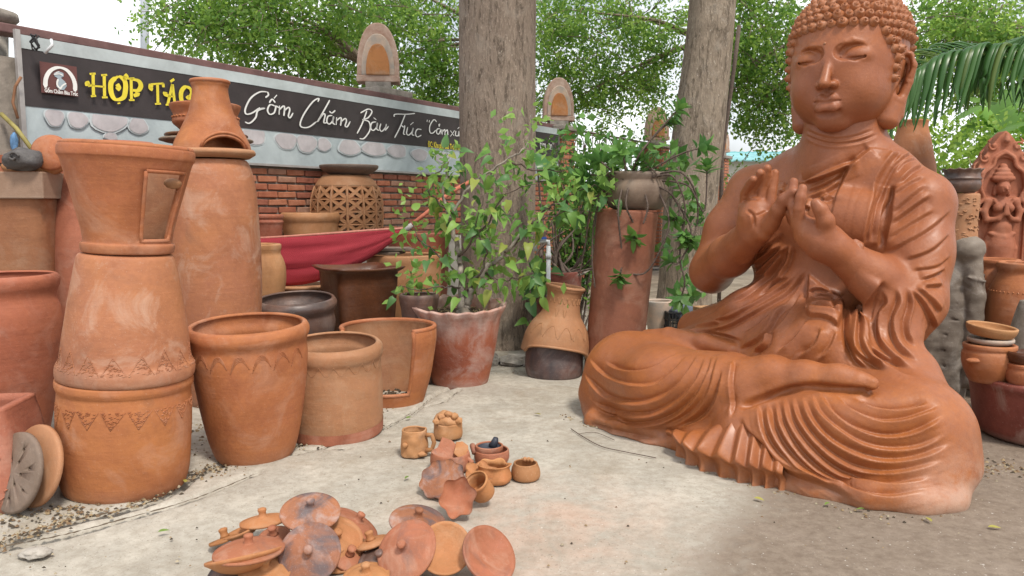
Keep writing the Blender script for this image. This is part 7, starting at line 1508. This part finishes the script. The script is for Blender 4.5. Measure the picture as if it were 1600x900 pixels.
for i, (px, py, lab) in enumerate(((1455, 820, 'pale green leaf on the earth in front of the left knee'), (1352, 800, 'yellow leaf at the statue base under the left knee'), (988, 640, 'yellow leaf in the statue lap folds'), (247, 836, 'yellow leaf left of the left lid heap'), (290, 758, 'yellow leaf in the crack beside the left stack'), (1297, 790, 'thin yellow leaf against the statue hem'), (1178, 782, 'small green leaf in front of the cloth fan'), (635, 657, 'small yellow leaf in front of the cutaway pot'), (845, 651, 'faint yellow leaf on the floor behind the small pots'), (640, 748, 'small green leaf left of the fluted dish'), (1543, 828, 'pale leaf on the bare earth at the far right'), (1510, 755, 'pale leaf beside the maroon tub'))):
    if 'lap folds' in lab: continue
    g = ground(px, py); o = bpy.data.objects.new('fallen_leaf', FLM[i % 2]); COL.objects.link(o); o.location = (g.x, g.y, .012); o.rotation_euler = (.1, .15, i*1.7); tag(o, lab, 'leaf', 'fallen leaves on the floor')
for i, (P, r, lab) in enumerate((([(892, 672), (910, 684), (940, 700), (975, 708), (1025, 718)], .0024, 'long bent dry twig on the floor in front of the right knee'), ([(905, 680), (930, 678), (960, 690)], .0016, 'short thin twig crossing the long twig'), ([(1000, 505), (1030, 512), (1075, 516)], .010, 'pale stick lying behind the statue knee beneath the crate'))):
    C = [Vector(ground(x, y))+Vector((0, 0, .008)) for x, y in P]; tag(tube('twig', [Vector(p) for p in catmull(C, 5)], r, M_STEMD if i < 2 else M_STEM, None, 6), lab, 'twig', 'dry twigs on the floor')

# ---- things over and beyond the wall
def far_box(name, c, d, mat, label, cat, rz=0): o = bevel(MB().box((0, 0, 0), d).build(name, mat), .01); o.location = c; o.rotation_euler = (0, 0, rz); return tag(o, label, cat)
M_TEAL = plain('teal_roofing', (.18, .42, .44), .5, .15, 3, .003); M_RGREY = plain('pale_metal_roof', (.50, .54, .57), .5, .12, 2, .003); M_WALLP = plain('pale_wall', (.55, .55, .50), .8, .1, 2, .003)
def house(name, c, w_, d_, h_, roof, rise, label, rz=0):
    e = empty(name, c, rz, label, 'building'); MB().box((0, 0, h_/2), (w_, d_, h_)).build('wall', M_WALLP, e); V = []; Fc = []; n = 60
    for s in (-1, 1):
        for i in range(n+1):
            x = -w_/2-.3+(w_+.6)*i/n; dz = .02*math.sin(i*math.pi*.9); b = len(V); V += [(x, s*(d_/2+.4), h_-.05+dz), (x, 0, h_+rise+dz)]
            if i: Fc.append((b-2, b, b+1, b-1))
    o = pyd('roof', V, Fc, roof, e, False); m = o.modifiers.new('t', 'SOLIDIFY'); m.thickness = .04
    for i in range(int(w_/2)): x = -w_/2+1+2*i; MB().box((x, -d_/2-.01, h_*.5), (.8, .08, .9)).build('window', M_IRON, e); 
    return e
c = at(1193, 450, 26); house('far_house', (c.x+.6, 28, 0), 7.0, 4.0, zof(244, 26)-.1, M_TEAL, .35, 'far low building with a teal roof behind the statue shoulder')
c = at(60, 450, 13); house('shed', (c.x-2.3, 13.5, 0), 7.5, 4.0, zof(66, 13)-.5, M_RGREY, .75, 'pale metal-roofed shed beyond the left end of the wall', rad(28))
o = tag(tube('utility_pole', [at(226, 330, 19), at(226, -260, 19)], .095, plain('grey_concrete_pole', (.40, .43, .47), .8, .12, 4, .002), None, 16), 'grey concrete utility pole beyond the wall at the upper left', 'pole')
fl = empty('red_flag', at(281, 98, 14), 0, 'tiny red flag showing above the wall left of the leaves', 'flag'); tube('staff', [(0, 0, -1.6), (0, 0, .15)], .012, M_IRON, fl, 6); V = [(0, 0, .13), (.10, .02, .05), (.16, 0, -.02), (0, 0, -.05)]; o = pyd('cloth', V, [(0, 1, 2, 3)], plain('red_cloth', (.55, .05, .04), .8, .1, 8, 0), fl); m = o.modifiers.new('t', 'SOLIDIFY'); m.thickness = .004
# left edge: post, greenery, cane and blue rag by the end of the banner
GL = [leafmat('corner_leaf_a', (.08, .20, .03), (.15, .30, .05), .45), leafmat('corner_leaf_b', (.12, .25, .04), (.2, .36, .07), .45), leafmat('corner_leaf_c', (.06, .15, .03), (.11, .24, .05), .45)]; rr = random.Random(4)
c = at(8, 450, 5.6); e = empty('corner_shrub', (c.x, 5.6, 0), 0, 'light green climber foliage at the left edge beside the banner post', 'shrub'); zc = at(10, 165, 5.6).z
for i in range(7): tube('stem', [(rr.uniform(-.1, .1), 0, 0), (rr.uniform(-.2, .1), 0, 1.0), (rr.uniform(-.4, .12), rr.uniform(-.1, .1), zc+rr.uniform(-.1, .1))], [.014, .01, .004], M_STEMD, e, 5)
leaf_cloud('foliage', [((rr.uniform(-.5, .12), rr.uniform(-.15, .15), zc+rr.uniform(-.16, .12)), (.12, .1, .09), 1) for _ in range(26)], 34, .06, GL, e, 9)
tag(tube('bamboo_cane', [at(2, 178, 5.0), at(25, 200, 4.95), at(52, 236, 4.9)], .014, plain('old_cane', (.28, .24, .08), .7, .25, 12, .002), None, 8), 'thin greenish cane leaning at the left edge by the banner post', 'cane')
rg = lump('blue_rag', at(22, 222, 4.93), (.022, .02, .065), plain('blue_cloth', (.12, .24, .42), .85, .25, 20, .004), None, 7, .4); tag(rg, 'small blue rag tied to the cane at the left edge', 'rag')
tag(tube('bent_rod', [at(33, 120, 5.0), at(24, 135, 5.0), at(20, 160, 5.0), at(28, 185, 5.0)], .009, plain('rust', (.26, .13, .07), .8, .2, 20, .002), None, 6), 'curved rusty rod beside the banner post at the left edge', 'rod')
wr = tag(tube('wire_tangle', [at(62, 68, 5.12)+Vector((.03*math.sin(i*1.7), -.05+.01*math.cos(i*2.3), -.05*math.cos(i*1.1)-.0)) for i in range(16)], .006, plain('black_cable', (.02, .02, .022), .6, .2, 10, 0), None, 6), 'black cable tangle hooked over the banner top at the left', 'cable')
tag(tube('white_bracket', [at(80, 62, 5.05), at(82, 70, 5.03), at(70, 83, 5.03)], .010, M_PVC, None, 6), 'short white bent bracket on the banner top at the left', 'bracket')
V, Fc = lathe_data([(.001, 0), (.16, 0), (.19, .03), (.185, .07), (.13, .09), (.001, .10)], 24, .02, 4); o = pyd('round_cap', V, Fc, M_CAPG); o.location = at(-22, 36, 5.3); tag(o, 'grey round cap of a gatepost at the upper left corner', 'cap')
tag(tube('gatepost', [at(-22, 400, 5.3), at(-22, 38, 5.3)], .13, M_CONC, None, 16), 'concrete gatepost at the left picture edge behind the cane', 'post')
